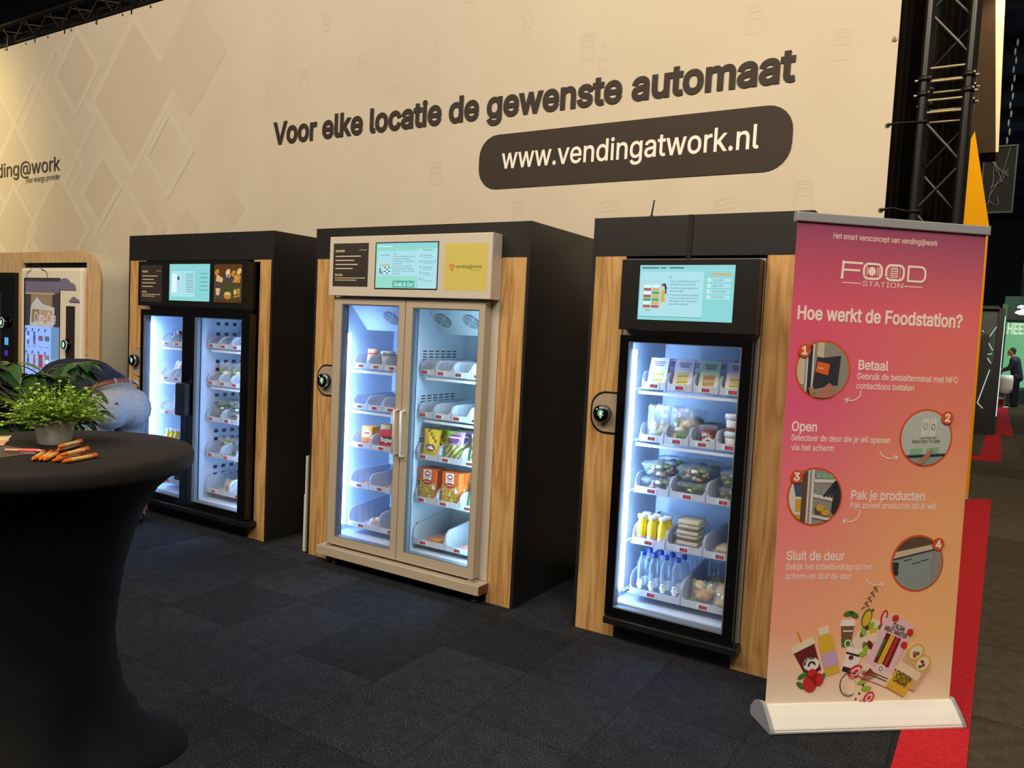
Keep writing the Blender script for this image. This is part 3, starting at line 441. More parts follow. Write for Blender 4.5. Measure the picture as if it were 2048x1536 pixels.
for cx, cz, w, h, fi, ed in ((-6.86, 3.78, .72, .77, 0, 1), (-7.37, 2.83, .40, .40, 0, 1), (-5.27, 2.57, .16, .15, 0, None), (-8.3, 3.62, .78, .86, None, 1), (-8.75, 3.15, 1.0, 1.05, None, 1), (-9.6, 3.3, .8, .85, 0, 1),
        (-5.92, 4.02, .52, .55, 0, None), (-7.9, 4.15, .42, .44, 0, 1), (-8.25, 2.45, .62, .66, 0, 1), (-9.2, 2.5, .5, .5, 0, 1), (-5.95, 2.42, .2, .2, 0, None), (-6.55, 2.42, .3, .32, 0, None), (-10.9, 3.7, .9, .9, 0, 1),
        (-6.25, 3.15, .36, .4, None, 1), (-7.0, 2.42, .5, .5, None, 1)):
    diam(cx, cz, w, h, fi, ed)
mb.build('diamond_pattern', [DIA, DIAL], bn, local=False)
mb, s = wall_sheet()
def icon(u, v, k, h=.17):
    mb, s = wall_sheet()
    w = h*.55
    if k == 0:
        s.line(rr_pts(u-w/2, v-h/2, u+w/2, v+h/2, .02, 3), .008, 0, 1, True); s.line([(u-w/2, v), (u+w/2, v)], .006, 0); s.line([(u-w*.3, v+h*.1), (u-w*.3, v+h*.4), (u+w*.3, v+h*.4), (u+w*.3, v+h*.1)], .006, 0); s.line([(u, v+h*.1), (u, v+h*.4)], .005, 0); s.line([(u-w/2, v+h*.25), (u+w/2, v+h*.25)], .005, 0)
    elif k == 1:
        s.line([(u-w*.3, v-h/2), (u-w*.3, v+h*.1), (u-w*.1, v+h*.3), (u-w*.1, v+h/2), (u+w*.1, v+h/2), (u+w*.1, v+h*.3), (u+w*.3, v+h*.1), (u+w*.3, v-h/2)], .008, 0, 1, True); s.line([(u-w*.3, v-.02), (u+w*.3, v-.02)], .006, 0)
    elif k == 2:
        s.line(rr_pts(u-w*.35, v-h*.45, u+w*.35, v+h*.45, .02, 3), .008, 0, 1, True); s.line(arc(u, v, .028, 30, 330), .008, 0)
    else:
        s.line([(u-h*.4, v-h*.2), (u+h*.36, v-h*.14), (u+h*.4, v+h*.22), (u-h*.36, v+h*.16)], .008, 0, 1, True); s.line([(u-h*.3, v-.01), (u+h*.3, v+.015)], .006, 0)
    mb.build('printed_icon', ICON, bn, local=False)
for u, v, k in ((-4.85, 3.52, 1), (-4.4, 3.62, 0), (-3.75, 3.66, 2), (-4.15, 4.06, 2), (-3.0, 3.66, 1), (-3.05, 4.2, 3), (-2.2, 3.72, 2), (-1.55, 3.9, 3), (-1.72, 3.5, 0), (-1.05, 3.92, 0), (-1.52, 4.12, 2), (-.62, 3.5, 0), (-.12, 3.28, 0), (-.27, 2.45, 0), (-.72, 2.42, 3),
        (-2.95, 2.75, 0), (-2.2, 2.42, 0), (-1.5, 2.44, 3), (-3.4, 3.42, 3), (-1.6, 3.42, 1), (-.5, 3.95, 1), (-2.7, 4.05, 0)): icon(u, v, k)
STEEL = M('nickel_eyelet', (150, 140, 120), .35, metal=.8)
for i in range(21):
    x = .146-(.0 if i < 4 else 0); 
    loc = (.146, 2.352+.4575*i) if i < 5 else (.1-.475*(i-4)*1.0-4.3, 4.60)
    mb = MB(); mb.lathe([(.007, 0), (.013, .0015), (.013, 0)], 12, (loc[0], YW-.004, loc[1]), 0, ax='y', caps=False)
    mb.lathe([(.0072, .0008), (.0, .0008)], 12, (loc[0], YW-.004, loc[1]), 1, ax='y', caps=False)
    mb.build('eyelet', [STEEL, BLACKG], bn, local=False)

# ------------------------------------------------------------------ trusses
TRM = M('black_truss_tube', (46, 44, 42), .28, metal=.55)
TRB = M('brass_bright_tube', (176, 162, 130), .3, metal=.8)
tw = thing('truss_tower', 'black square truss tower standing at the right end of the banner', 'truss', (.4, 1.2, 0))
tx, ty = (.30, .51), (1.09, 1.30)
for x in tx:
    for y in ty:
        ch = MB().tube([(x, y, .03), (x, y, 5.4)], .026, 12)
        for z in (2.98, 3.06): ch.lathe([(.026, -.012), (.034, -.012), (.034, .012), (.026, .012)], 12, (x, y, z), 0, caps=False)
        c = ch.build('chord', TRM, tw, local=False)
        for z in (2.97, 3.05): MB().tube([(x-.045 if x < .4 else x+.03, y-.02, z), (x-.03 if x < .4 else x+.045, y-.02, z)], .009, 8).build('conical_pin', CHROME, c, local=False)
for a, b in (((tx[0], ty[0]), (tx[1], ty[0])), ((tx[0], ty[1]), (tx[1], ty[1])), ((tx[0], ty[0]), (tx[0], ty[1])), ((tx[1], ty[0]), (tx[1], ty[1]))):
    fl = (a[1] == b[1] == ty[1]) or (a[0] == b[0] == tx[1])
    for seg in ((.1, 2.86), (3.16, 5.3)):
        br = MB(); z = seg[0]; k = 0
        while z < seg[1]-.1:
            p, q = (a, b) if (k % 2) ^ fl else (b, a)
            z2 = min(z+.25, seg[1]); br.tube([(p[0], p[1], z), (q[0], q[1], z2)], .009, 6); z = z2; k += 1
        br.build('lacing', TRM, tw, local=False)
    eb = MB()
    for z in (2.88, 2.945, 3.045, 3.115): eb.tube([(a[0], a[1], z), (b[0], b[1], z)], .008, 6)
    eb.build('end_bar', TRB, tw, local=False)
MB().box(.2, .62, .98, 1.42, 0, .012).build('base_plate', TRM, tw, local=False)
for i, (z, cz) in enumerate(((2.81, 2.83), (2.352, 2.35))):
    e = MB().tube([(.146, YW-.01, z), (.2, YW+.02, z+.012), (.27, 1.06, cz)], .006, 6)
    e.tube([(.30+.031*math.cos(t), 1.09+.031*math.sin(t), cz) for t in [k*math.pi/5 for k in range(11)]], .007, 6)
    tag(e.build('elastic_cord', M('black_rubber', (14, 13, 13), .6)), ['upper black elastic cord tying the banner edge to the truss tower', 'lower black elastic cord tying the banner edge to the truss tower'][i], 'cord', 'banner cords')
ht = thing('truss_beam', 'dark horizontal lighting truss running above the banner', 'truss', (-8, 1.2, 4.8))
hy, hz = (1.08, 1.33), (4.695, 4.935)
for y in hy:
    for z in hz:
        MB().tube([(-15.5, y, z), (.15, y, z)], .026, 10).build('chord', TRM, ht, local=False)
TRL = M('truss_lacing', (70, 62, 54), .4, metal=.5)
for (y0, z0), (y1, z1) in (((hy[0], hz[0]), (hy[0], hz[1])), ((hy[1], hz[0]), (hy[1], hz[1])), ((hy[0], hz[0]), (hy[1], hz[0])), ((hy[0], hz[1]), (hy[1], hz[1]))):
    br = MB(); x = -15.4; k = 0
    while x < 0:
        a, b = ((y0, z0), (y1, z1)) if k % 2 else ((y1, z1), (y0, z0))
        br.tube([(x, a[0], a[1]), (x+.26, b[0], b[1])], .009, 5); x += .26; k += 1
    br.build('lacing', TRL, ht, local=False)
for i in range(7):
    x = -6.9-.62*i
    MB().box(x-.012, x+.012, 1.0, 1.11, 4.58, 4.73).build('banner_clip', BLACKM, ht, local=False)
# black drape behind the tower
dr = MB(); n = 40; vs = []
for i in range(n+1):
    x = .1+.425*i/n; y = 1.5+.012*math.sin(i*1.9)
    vs += [(x, y, 0.01), (x, y, 5.6)]
dr.add(vs, [(2*i, 2*i+2, 2*i+3, 2*i+1) for i in range(n)], 0, True)
o = dr.build('black_drape', M('black_drape', (20, 17, 14), .95, spec=.1)); o.modifiers.new('cloth_thickness', 'SOLIDIFY').thickness = .006
tag(o, 'black drape hanging behind the truss tower', 'curtain')

# ------------------------------------------------------------------ red carpet strips
REDM = noise_mat('red_carpet', (176, 34, 42), (196, 44, 50), 60, .95, (1, 1, 1), spec=.1, bump=.2)
def strip(pts, label, z=.004):
    mb = MB(); mb.prism(pts, (0, 0, .0005), (1, 0, 0), (0, 1, 0), (0, 0, z)); tag(mb.build('red_carpet', REDM), label, 'carpet', 'red aisle carpets')
strip([(.50, -1.5), (.745, -1.5), (.864, 6.25), (.634, 6.05)], 'bright red carpet strip running under the right end of the roll-up banner')
strip([(.56, 9.7), (1.0, 9.9), (1.05, 14.5), (.80, 14.5), (.72, 10.35), (.56, 10.3)], 'red carpet piece in front of the far black booth')
strip([(.97, 14.5), (1.26, 14.5), (1.33, 24.3), (1.08, 24.3)], 'narrow red carpet strip running beside the far black booth', .005)

# ------------------------------------------------------------------ right-hand background
YEL = M('yellow_panel', (226, 158, 2), .7, spec=.1); ORA = M('orange_panel', (248, 150, 0), .7, spec=.1)
yp = thing('yellow_partition', 'tall yellow angular partition of the neighbouring stand behind the roll-up', 'partition', (.5, 6.1, 0))
MB().prism([(.10, .05), (.645, .05), (.608, 2.98), (.399, 3.99), (.36, 3.9), (.1, 3.9)], (0, 6.1, 0), (1, 0, 0), (0, 0, 1), (0, .06, 0)).build('panel', YEL, yp, local=False)
MB().prism([(.10, .06), (.635, .06), (.603, 1.6), (.47, 2.34), (.10, 2.34)], (0, 6.04, 0), (1, 0, 0), (0, 0, 1), (0, .058, 0)).build('lower_panel', ORA, yp, local=False)
MB().box(.1, .645, 6.03, 6.17, 0, .06).build('plinth', OAK2, yp, local=False)
BRN = M('brown_fascia', (52, 34, 18), .7, spec=.2); CREAMF = M('cream_fascia', (236, 206, 160), .6)
hf = thing('hanging_fascia', 'brown hanging sign box with a warmly lit cream edge at the top right', 'sign', (.5, 6.4, 4.5))
MB().prism([(.2, 3.8), (.605, 3.8), (.478, 5.4), (.44, 5.95), (.2, 5.95)], (0, 6.3, 0), (1, 0, 0), (0, 0, 1), (0, .5, 0)).build('front_panel', BRN, hf, local=False)
MB().prism([(.606, 3.8), (.632, 3.8), (.567, 5.4), (.53, 5.95), (.441, 5.95), (.479, 5.4)], (0, 6.31, 0), (1, 0, 0), (0, 0, 1), (0, .48, 0)).build('lit_edge', CREAMF, hf, local=False)
lamp('fascia_light', 'SPOT', (.85, 5.9, 5.6), (.6, 6.5, 4.9), 55, (1, .78, .45), .05, spot=80)
lf = thing('lattice_frame', 'dark square lattice frame hung with cables high above the aisle', 'frame', (.68, 8, 3.8))
DKM = M('dark_frame', (46, 48, 50), .5, metal=.4); CAB = M('grey_cable', (120, 128, 130), .5)
fr = MB(); fr.ring(.46, .83, 3.40, 4.25, .48, .81, 3.42, 4.23, 7.98, 8.02); fr.build('frame', DKM, lf, local=False)
MB().box(.482, .808, 8.0, 8.008, 3.422, 4.228).build('net', M('dark_net', (26, 28, 30), .9), lf, local=False)
random.seed(4); cb = MB()
for k in range(9):
    a = (.48+.33*random.random(), 7.97, 4.22 if k % 2 else 3.5+.6*random.random()); b = (.5+.3*random.random(), 7.96, 3.45+.5*random.random())
    cb.tube([a, ((a[0]+b[0])/2+.03, 7.96, (a[2]+b[2])/2-.04), b], .0035, 5)
cb.build('cable', CAB, lf, local=False)
ch = MB()
for k in range(12): ch.ball((.70+.018*(k % 2), 7.97, 4.3+k*.11), (.014, .012, .05), 0, 6, 4)
ch.build('chain', CAB, lf, local=False)
# far black booth with light lines
bb = thing('black_booth', 'far black exhibition booth with thin white light lines beside the aisle', 'booth', (.7, 15, 0))
MB().box(.30, .83, 14.5, 18, 0, 2.56).build('wall_block', M('booth_grey', (84, 100, 94), .4), bb, local=False)
MB().box(.83, .93, 14.3, 14.5, 0, 2.52).build('post', BLACKM, bb, local=False)
MB().box(.30, .83, 14.3, 14.5, 2.50, 2.56).build('header', BLACKM, bb, local=False); MB().box(.30, .83, 14.3, 14.5, 0, 1.45).build('counter_front', BLACKM, bb, local=False)
MB().box(.59, .70, 14.28, 14.40, 1.46, 2.0).build('cabinet', BLACKM, bb, local=False)
MB().box(.93, .945, 14.32, 14.36, .38, 2.36).build('light_line', M('white_light_line', (214, 230, 244), emit=1.1), bb, local=False)
NEON = M('pale_neon', (196, 232, 222), emit=.9)
for k, (a, b) in enumerate((((.705, 1.95), (.81, 2.15)), ((.70, 1.82), (.78, 1.68)), ((.70, 1.60), (.775, 1.62)), ((.70, 1.53), (.77, 1.42)), ((.595, 2.04), (.575, 2.07)), ((.60, .62), (.76, 1.30)), ((.60, .62), (.70, .52)))):
    MB().tube([(a[0], 14.27, a[1]), (b[0], 14.27, b[1])], .008, 5).build('neon_line', NEON, bb, local=False)
# far green stand
gs = thing('green_stand', 'far green illuminated stand with pale lettering at the right edge', 'booth', (1.6, 27.5, 0))
MB().box(1.05, 4.0, 27.3, 27.5, 0, 3.6).build('wall_panel', M('green_fabric', (28, 56, 40), .7), gs, local=False)
MB().box(1.16, 4.0, 27.24, 27.29, .55, 2.72).build('lightbox', M('green_lightbox', (112, 190, 132), emit=.75), gs, local=False)
mb = MB(); sh = Sheet(mb, (0, 27.23, 0), (1, 0, 0), (0, 0, 1), .002); sh.text('HEER', 1.19, 2.34, .62, .34, 0, 1, bold=.03)
mb.build('lettering', M('pale_green_letters', (206, 232, 190), emit=.9), gs, local=False)
MB().box(1.0, 1.14, 26.6, 27.3, 2.3, 3.3).build('side_fascia', M('lime_panel', (70, 150, 50), .5, emit=.35), gs, local=False)
MB().box(1.05, 4.0, 27.2, 27.28, 2.80, 3.05).build('dark_header', BLACKM, gs, local=False)
for k, (x, z, y) in enumerate(((1.50, 3.18, 26), (1.44, 2.98, 25.5), (1.53, 2.98, 26.2), (1.56, 3.05, 25.8))):
    lt = thing('pendant_lamp', ['uppermost white pendant lamp over the far green stand', 'leftmost white pendant lamp over the far green stand', 'lower white pendant lamp right over the far green stand', 'white pendant lamp at the picture edge over the green stand'][k], 'lamp', (x, y, z), group='far pendant lamps')
    MB().lathe([(.0, -.05), (.10, -.04), (.12, 0), (.06, .05), (.01, .06)], 14).build('shade', M('white_lamp_shade', (250, 246, 236), emit=1.6), lt)
    MB().tube([(0, 0, .055), (0, 0, 5.9)], .006, 5).build('cord', BLACKM, lt)
wc = thing('white_chair', 'white rounded tub chair beside the man in the far navy suit', 'chair', (1.25, 24.6, 0))
MB().lathe([(.05, .42), (.20, .45), (.24, .6), (.25, .85), (.22, 1.0), (.2, .98), (.18, .62), (.0, .55)], 20, mod=lambda t, z: .75).build('shell', M('white_shell', (252, 250, 248), .4), wc)
MB().tube([(0, 0, 0.02), (0, 0, .43)], .03, 8).lathe([(.18, 0), (.18, .02), (.03, .03)], 16).build('pedestal', CHROME, wc)
st_ = thing('red_step', 'red carpeted step with a white nosing in the far aisle', 'step', (1.08, 25.45, 0))
MB().box(-.12, .18, 0, .5, 0, .25).build('tread', REDM, st_)
MB().box(-.12, .18, -.012, 0, .2, .25).build('nosing', WHITET, st_)

# ================================================================== surrounds and vending fridges
def dpts(u0, v0, u1, v1, r): return [(u1, v0), (u1, v1)]+arc(u0+r, v1-r, r, 90, 180, 10)+arc(u0+r, v0+r, r, 180, 270, 10)
def surround(x0, x1, oa, ob, gap, label, reader, rail=True, strip=None):
    """black box with oak front; reader = (x, z, plate box)"""
    t = thing('fridge_surround', label, 'cabinet', ((x0+x1)/2, .5, 0), group='oak-fronted fridge surrounds')
    e = .019
    for a, b in ((x0, x0+e), (x1-e, x1)):
        MB().bbox(a, b, 0, .985, 0, 2.2, .0015).build('side_panel', BLACK, t, local=False)
    MB().box(x0+e, x1-e, .001, .985, 2.182, 2.199).build('top_panel', BLACK, t, local=False)
    MB().bbox(x0+e, x1-e, 0.0005, .018, 2.0, 2.1995, .001).build('fascia', BLACK, t, local=False)
    mid = M('grey_back_board', (60, 56, 52), .7)
    MB().box(x0+e, x1-e, .94, .95, 0, 2.18).build('back_panel', mid, t, local=False)
    MB().bbox(x0+e+.0005, oa, 0, .019, 0, 1.999, .0012).build('stile', OAK, t, local=False)
    MB().bbox(ob, x1-e-.0005, 0, .019, 0, 1.999, .0012).build('stile', OAK, t, local=False)
    if rail:
        MB().bbox(oa+.0005, gap[0], .001, .019, 0, .104, .001).build('bottom_rail', OAK, t, local=False)
        MB().bbox(gap[1], ob-.0005, .001, .019, 0, .104, .001).build('bottom_rail', OAK, t, local=False)
        MB().box(gap[0], gap[1], .004, .018, 0, .104).build('plinth_panel', BLACKM, t, local=False)
    if strip is not None: MB().box(strip-.012, strip+.012, -.006, .0004, 1.985, 2.1998).build('cover_strip', M('dark_strip', (40, 38, 35), .3), t, local=False)
    rx, rz, (pa, pb, pc, pd), ring = reader
    MB().prism(dpts(pa, pc, pb, pd, min(.085, (pd-pc)/2.05)), (0, -.0005, 0), (1, 0, 0), (0, 0, 1), (0, -.003, 0)).build('reader_recess', BLACKM, t, local=False)
    MB().prism(dpts(pa+ring, pc+ring, pb, pd-ring, min(.078, (pd-pc-2*ring)/2.05)), (0, -.004, 0), (1, 0, 0), (0, 0, 1), (0, -.004, 0)).build('reader_plate', M('beige_plate', (172, 152, 128), .45), t, local=False)
    rd = MB().lathe([(.040, .0), (.046, .004), (.046, .034), (.043, .040), (.0, .040)], 32, (rx, -.0085, rz), 0, ax='y').build('card_reader', BLACKG, t, local=False)
    MB().lathe([(.0435, .0392), (.0465, .036), (.0475, .030), (.0462, .026)], 32, (rx, -.0085, rz), 0, ax='y', caps=False).build('trim_ring', M('reader_ring', (168, 172, 176), .25, metal=.8), rd, local=False)
    mb = MB(); s = Sheet(mb, (rx, -.0487, rz), (1, 0, 0), (0, 0, 1))
    s.ell(0, .002, .009, .012, 0); s.ell(-.022, .022, .004, .004, 0); s.ell(0, -.02, .003, .005, 0); s.line(arc(0, .002, .016, 20, 340), .0025, 0)
    mb.build('status_light', M('reader_glow', (170, 226, 178), emit=1.3), rd, local=False)
    return t
surround(-1.104, -.005, -.912, -.2, (-.764, -.297), 'oak and black surround of the single-door fridge, beside the pink roll-up banner', (-.983, 1.18, (-1.062, -.86, 1.073, 1.296), .011), strip=-.58)
surround(-3.147, -1.488, -2.965, -1.672, None, 'oak and black surround of the silver two-door fridge in the middle', (-3.005, 1.20, (-3.094, -2.86, 1.095, 1.305), .011), rail=False)
surround(-5.26, -3.559, -5.03, -3.757, (-4.60, -4.142), 'oak and black surround of the far black two-door fridge, behind the bending man', (-5.128, 1.202, (-5.203, -4.955, 1.074, 1.30), .003))
for k, (a, b, c, d) in enumerate(((-3.20, -3.185, .39, .665), (-3.218, -3.203, .0, .395))):
    o = MB().bbox(a, b, .02+.01*k, .42, 0 if k else 0.0, d, .002).build('white_board', M('white_board', (214, 208, 196), .6))
    tag(o, ['taller thin white board leaning in the gap left of the silver fridge', 'shorter thin white board in the gap left of the silver fridge'][k], 'board', 'white boards in the gap')
an = thing('antenna', 'short thin black antenna on top of the surround above the single-door fridge', 'antenna', (-.80, .03, 2.2))
MB().lathe([(.012, 0), (.012, .006), (.005, .01)], 12).build('foot', BLACKM, an)
MB().tube([(0, 0, .006), (.012, -.004, .085)], [.0045, .0035], 8).build('rod', BLACKM, an)

def fridge(key, label, bx, comps, doors, dmat, bmat, zc=(.185, 1.72), ztop=1.985, ledx=0, led0=-.871, handle=None, evap=False, ledmats=None):
    t = thing('vending_fridge', label, 'fridge', ((bx[0]+bx[1])/2, .3, 0), group='smart vending fridges')
    D = .55; c = MB(); xs = [bx[0]]
    for a, b in comps: xs += [a, b]
    xs.append(bx[1])
    for i in range(0, len(xs), 2): c.box(xs[i], xs[i+1], 0, .62, .125, ztop)
    for a, b in comps:
        c.box(a, b, 0, .62, zc[1], ztop); c.box(a, b, 0, .62, .125, zc[0]); c.box(a, b, D+.01, .62, zc[0], zc[1])
    c.build('cabinet', bmat, t, local=False)
    for k, (a, b) in enumerate(comps):
        l = MB(); e = .0015; z0, z1 = zc
        l.box(a, a+e, .002, D, z0, z1); l.box(b-e, b, .002, D, z0, z1); l.box(a, b, D-e, D, z0, z1); l.box(a, b, .002, D, z1-e, z1); l.box(a, b, .002, D, z0, z0+.006)
        ln = l.build('interior_liner', LINER, t, local=False)
        # air openings on the left inside wall
        hs = MB(); x = a+e+.0006
        if key == 'silver' and k == 1:
            for zz in (1.45, 1.17, .9, .63, .36):
                for i in range(7):
                    for j in range(6):
                        y = .09+j*.062; hs.box(x-.001, x, y, y+.042, zz-.02-i*.018, zz-.013-i*.018)
        if key == 'far' and k == 1:
            for i, zz in enumerate((1.53, 1.45, 1.24, 1.18, .98, .92, .70, .64, .42, .36)):
                for j in range(5):
                    y = .14+j*.075; hs.box(x-.001, x, y, y+.034, zz-.013, zz+.013)
        if hs.v: hs.build('air_slot', DARKSLOT, ln, local=False)
        if k == 0:
            MB().box(led0, led0+(.06 if bx[0] < -1 else .043), .004, .022, .26, 1.52).build('light_strip', ledmats[0], t, local=False)
            sl = MB()
            for i in range(60): sl.box(a+.0022, a+.006, .06, .07, .24+i*.022, .252+i*.022)
            sl.box(a+.0022, a+.004, .055, .075, .22, 1.56).build('shelf_rack', GREY if key == 'x' else WHITEP, t, local=False)
        else:
            MB().box(ledx, ledx+.04, .004, .022, .26, 1.52).build('light_strip', ledmats[1], t, local=False)
        if evap:
            p = [(.10, 1.715), (.27, 1.545), (D-.002, 1.545), (D-.002, 1.718), (.10, 1.718)]
            ev = MB().prism(p, (a+.003, 0, 0), (0, 1, 0), (0, 0, 1), (b-a-.006, 0, 0)).build('evaporator_cover', WHITEP, t, local=False)
            O = Vector((0, .185, 1.63)); Vd = Vector((0, -.17, .17)).normalized()
            for fx in ((a+.285,) if k == 0 else (a+.075, a+.29)):
                g = MB(); s = Sheet(g, O+Vector((fx, 0, 0)), (1, 0, 0), Vd, .0012)
                s.ell(0, 0, .060, .060, 0, 1, n=30)
                for q in range(1, 6): s.line(arc(0, 0, .0102*q+.003, 0, 360, 22), .0045, 1, 2)
                for q in range(4): an_ = math.radians(45+90*q); s.line([(0, 0), (.085*math.cos(an_), .085*math.sin(an_))], .004, 1, 3); s.ell(.085*math.cos(an_), .085*math.sin(an_), .004, .004, 0, 3, n=8)
                g.build('fan_grille', [M('fan_dark', (74, 84, 96), .6), M('fan_wire', (226, 232, 238), .4)], ev, local=False)
    for d in doors:
        (x0, x1, z0, z1), (g0, g1, h0, h1) = d[:2]
        f = MB(); f.ring(x0, x1, z0, z1, g0, g1, h0, h1, -.07, -.014, 0)
        dr = f.build('door', dmat, t, local=False)
        MB().ring(x0+.01, x1-.01, z0+.01, z1-.01, g0-.004, g1+.004, h0-.004, h1+.004, -.0142, -.0012, 0).build('door_seal', BLACKM, dr, local=False)
        MB().ring(g0-.0, g1, h0, h1, g0+.006, g1-.006, h0+.006, h1-.006, -.066, -.02, 0).build('gasket', M('grey_gasket', (110, 118, 128), .5), dr, local=False)
        MB().box(g0+.003, g1-.003, -.052, -.046, h0+.003, h1-.003).build('glass_pane', GLASS, dr, local=False)
        if d[2]:
            h = d[2]
            if h[0] == 'bar':
                MB().tube([(h[1], -.07, h[2]), (h[1], -.108, h[2]+.004), (h[1], -.108, h[3]-.004), (h[1], -.07, h[3])], .0085, 8).build('handle', SILVER, dr, local=False)
            else:
                MB().bbox(h[1], h[2], -.125, -.0702, h[3], h[4], .012).build('handle', BLACKM, dr, local=False)
    return t

# screens and panels on the display boxes
TEAL = M('screen_teal', (140, 216, 218), emit=.95); TEAL2 = M('screen_pale_blue', (172, 226, 236), emit=.98); TEALD = M('screen_green', (66, 178, 160), emit=.9); MINT = M('screen_mint', (150, 222, 204), emit=.95)
SCT = M('screen_dark_text', (44, 74, 92), emit=.6); SCW = M('screen_white', (226, 246, 248), emit=1.); SCO = M('screen_orange', (226, 178, 92), emit=.9); SCR = M('screen_red', (196, 96, 90), emit=.8); SCG = M('screen_leaf_green', (96, 178, 90), emit=.8); SCK = M('screen_skin', (238, 210, 186), emit=.9)
SCM = [TEAL, TEAL2, TEALD, SCT, SCW, SCO, SCR, SCG, SCK, MINT]
PANELD = M('dark_print_panel', (56, 48, 44), .5)
def text_bars(s, u, v, items, cap, mat, L=2):
    for du, dv, w, b in items: s.rect(u+du, v-dv, u+du+w, v-dv+cap*b, mat, L)
def display_box(t, x0, x1, z0, z1, mat, y=-.1):
    return MB().bbox(x0, x1, y, -.001, z0, z1, .003).build('display_box', mat, t, local=False)

# ---- single-door fridge
F3 = fridge('single', 'black single-door vending fridge nearest the pink roll-up banner', (-.905, -.205), [(-.875, -.245)], [((-.887, -.222, .140, 1.595), (-.842, -.270, .183, 1.566), None)], BLACKG, GREY, zc=(.185, 1.582), ledmats=(LEDM, LEDM))
DB = display_box(F3, -.888, -.207, 1.623, 1.973, BLACKM)
MB().bbox(-.884, -.193, -.092, -.001, .100, .136, .004).build('bottom_bar', BLACKM, F3, local=False)
MB().box(-.215, -.203, -.012, .0, .14, 1.6).build('hinge_side', GREY, F3, local=False)
MB().tube([(-.21, -.06, .13), (-.21, -.06, .15)], .012, 8).build('hinge', BLACKM, F3, local=False)
MB().box(-.86, -.86+.62, .0, .3, .0, .124).build('base', BLACKM, F3, local=False)
mb = MB(); s = Sheet(mb, (-.789, -.1, 1.676), (1, 0, 0), (0, 0, 1)); w, h = .472, .268
s.rect(0, 0, w, h, 0, 1); s.rect(.006, .012, .325, .236, 1, 2); s.rect(0, .243, w, .245, 1, 2); s.rect(.006, .014, .325, .018, 2, 3)
for k, (a, b, tx_) in enumerate(((.01, .10, 3), (.108, .135, 3), (.15, .225, 3))): s.rect(a, .252, b, .257, 3, 2)
s.text('Tip:', .150, .206, cap=.0085, mat=3, L=3)
for k, (tt, ww) in enumerate((('1. A pre-authorization amount is', .155), ('    required to open the door.', .128), ('2. You will only be charged for', .148), ('    what you take.', .07), ('3. If you don\'t want the grabbed', .155), ('    product, please put it back to', .146), ('    the original shelf. Otherwise,', .140), ('    you will be charged.', .100))):
    s.text(tt.strip(), .150+(.010 if tt[0] == ' ' else 0), .186-.0145*k-.004*(k > 1)-.004*(k > 3), ww, .0078, 3, 3)
for i in range(2):
    for j in range(7):
        s.rect(.026+.043*i, .060+.0165*j, .064+.043*i, .073+.0165*j, [[6, 4, 7, 6, 4, 6, 4], [6, 5, 7, 5, 7, 5, 4]][i][j], 3)
s.line([(.023, .057), (.112, .057), (.112, .19), (.023, .19)], .0015, 5, 3, True); s.text('Open', .038, .044, .03, .0085, 3, 3)
s.ell(.130, .166, .0115, .014, 3, 3); s.ell(.127, .160, .006, .008, 8, 4); s.poly([(.137, .168), (.145, .16), (.143, .128), (.136, .13)], 3, 3)
s.poly([(.12, .15), (.135, .15), (.138, .105), (.14, .09), (.118, .085), (.116, .12)], 5, 4); s.line([(.124, .086), (.122, .05)], .003, 8, 4); s.line([(.134, .086), (.133, .05)], .003, 8, 4)
s.rect(.36, .220, .455, .229, 5, 2)
for k, tt in enumerate(('Tap card', 'Open door', 'Take product', 'Close door')):
    s.rect(.345, .188-.027*k, .358, .206-.027*k, 4, 2); s.text(str(k+1), .349, .193-.027*k, cap=.008, mat=3, L=3); s.rect(.362, .188-.027*k, .455, .206-.027*k, 1, 2); s.text(tt, .368, .194-.027*k, [.05, .056, .07, .058][k], .0085, 3, 3)
mb.build('screen', SCM, DB, local=False)

# ---- silver two-door fridge
LEDT = M('led_tube_cool', (172, 226, 250), emit=62.0)
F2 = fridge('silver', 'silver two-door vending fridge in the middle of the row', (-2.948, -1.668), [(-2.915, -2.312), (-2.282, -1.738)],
            [((-2.892, -2.305, .140, 1.748), (-2.826, -2.352, .192, 1.706), ('bar', -2.328, .80, 1.072)), ((-2.299, -1.722, .140, 1.745), (-2.246, -1.762, .200, 1.697), ('bar', -2.275, .79, 1.072))], SILVER_SHADED, SILVER, zc=(.185, 1.735), ledx=-1.79, led0=-2.884, evap=True, ledmats=(LEDW, LEDT))
DB = display_box(F2, -2.918, -1.673, 1.757, 2.128, SILVER)
bb_ = MB().bbox(-2.944, -1.654, -.112, -.002, .068, .124, .002).build('bottom_bar', SILVER_SHADED, F2, local=False)
MB().box(-1.6538, -1.6525, -.105, -.01, .074, .118).build('end_cap', M('brown_end_cap', (112, 70, 48), .5), bb_, local=False)
for x in (-2.86, -1.74): MB().lathe([(.02, 0), (.02, .008), (.007, .012), (.007, .126)], 12, (x, -.02, 0)).build('levelling_foot', CHROME, F2, local=False)
for x in (-2.865, -1.735): MB().box(x-.02, x+.02, -.075, -.01, .124, .138).build('hinge', CHROME, F2, local=False)
MB().box(-2.9, -1.7, .06, .6, .0, .124).build('base', BLACKM, F2, local=False)
CREAM = M('cream_print', (226, 210, 170), .6)
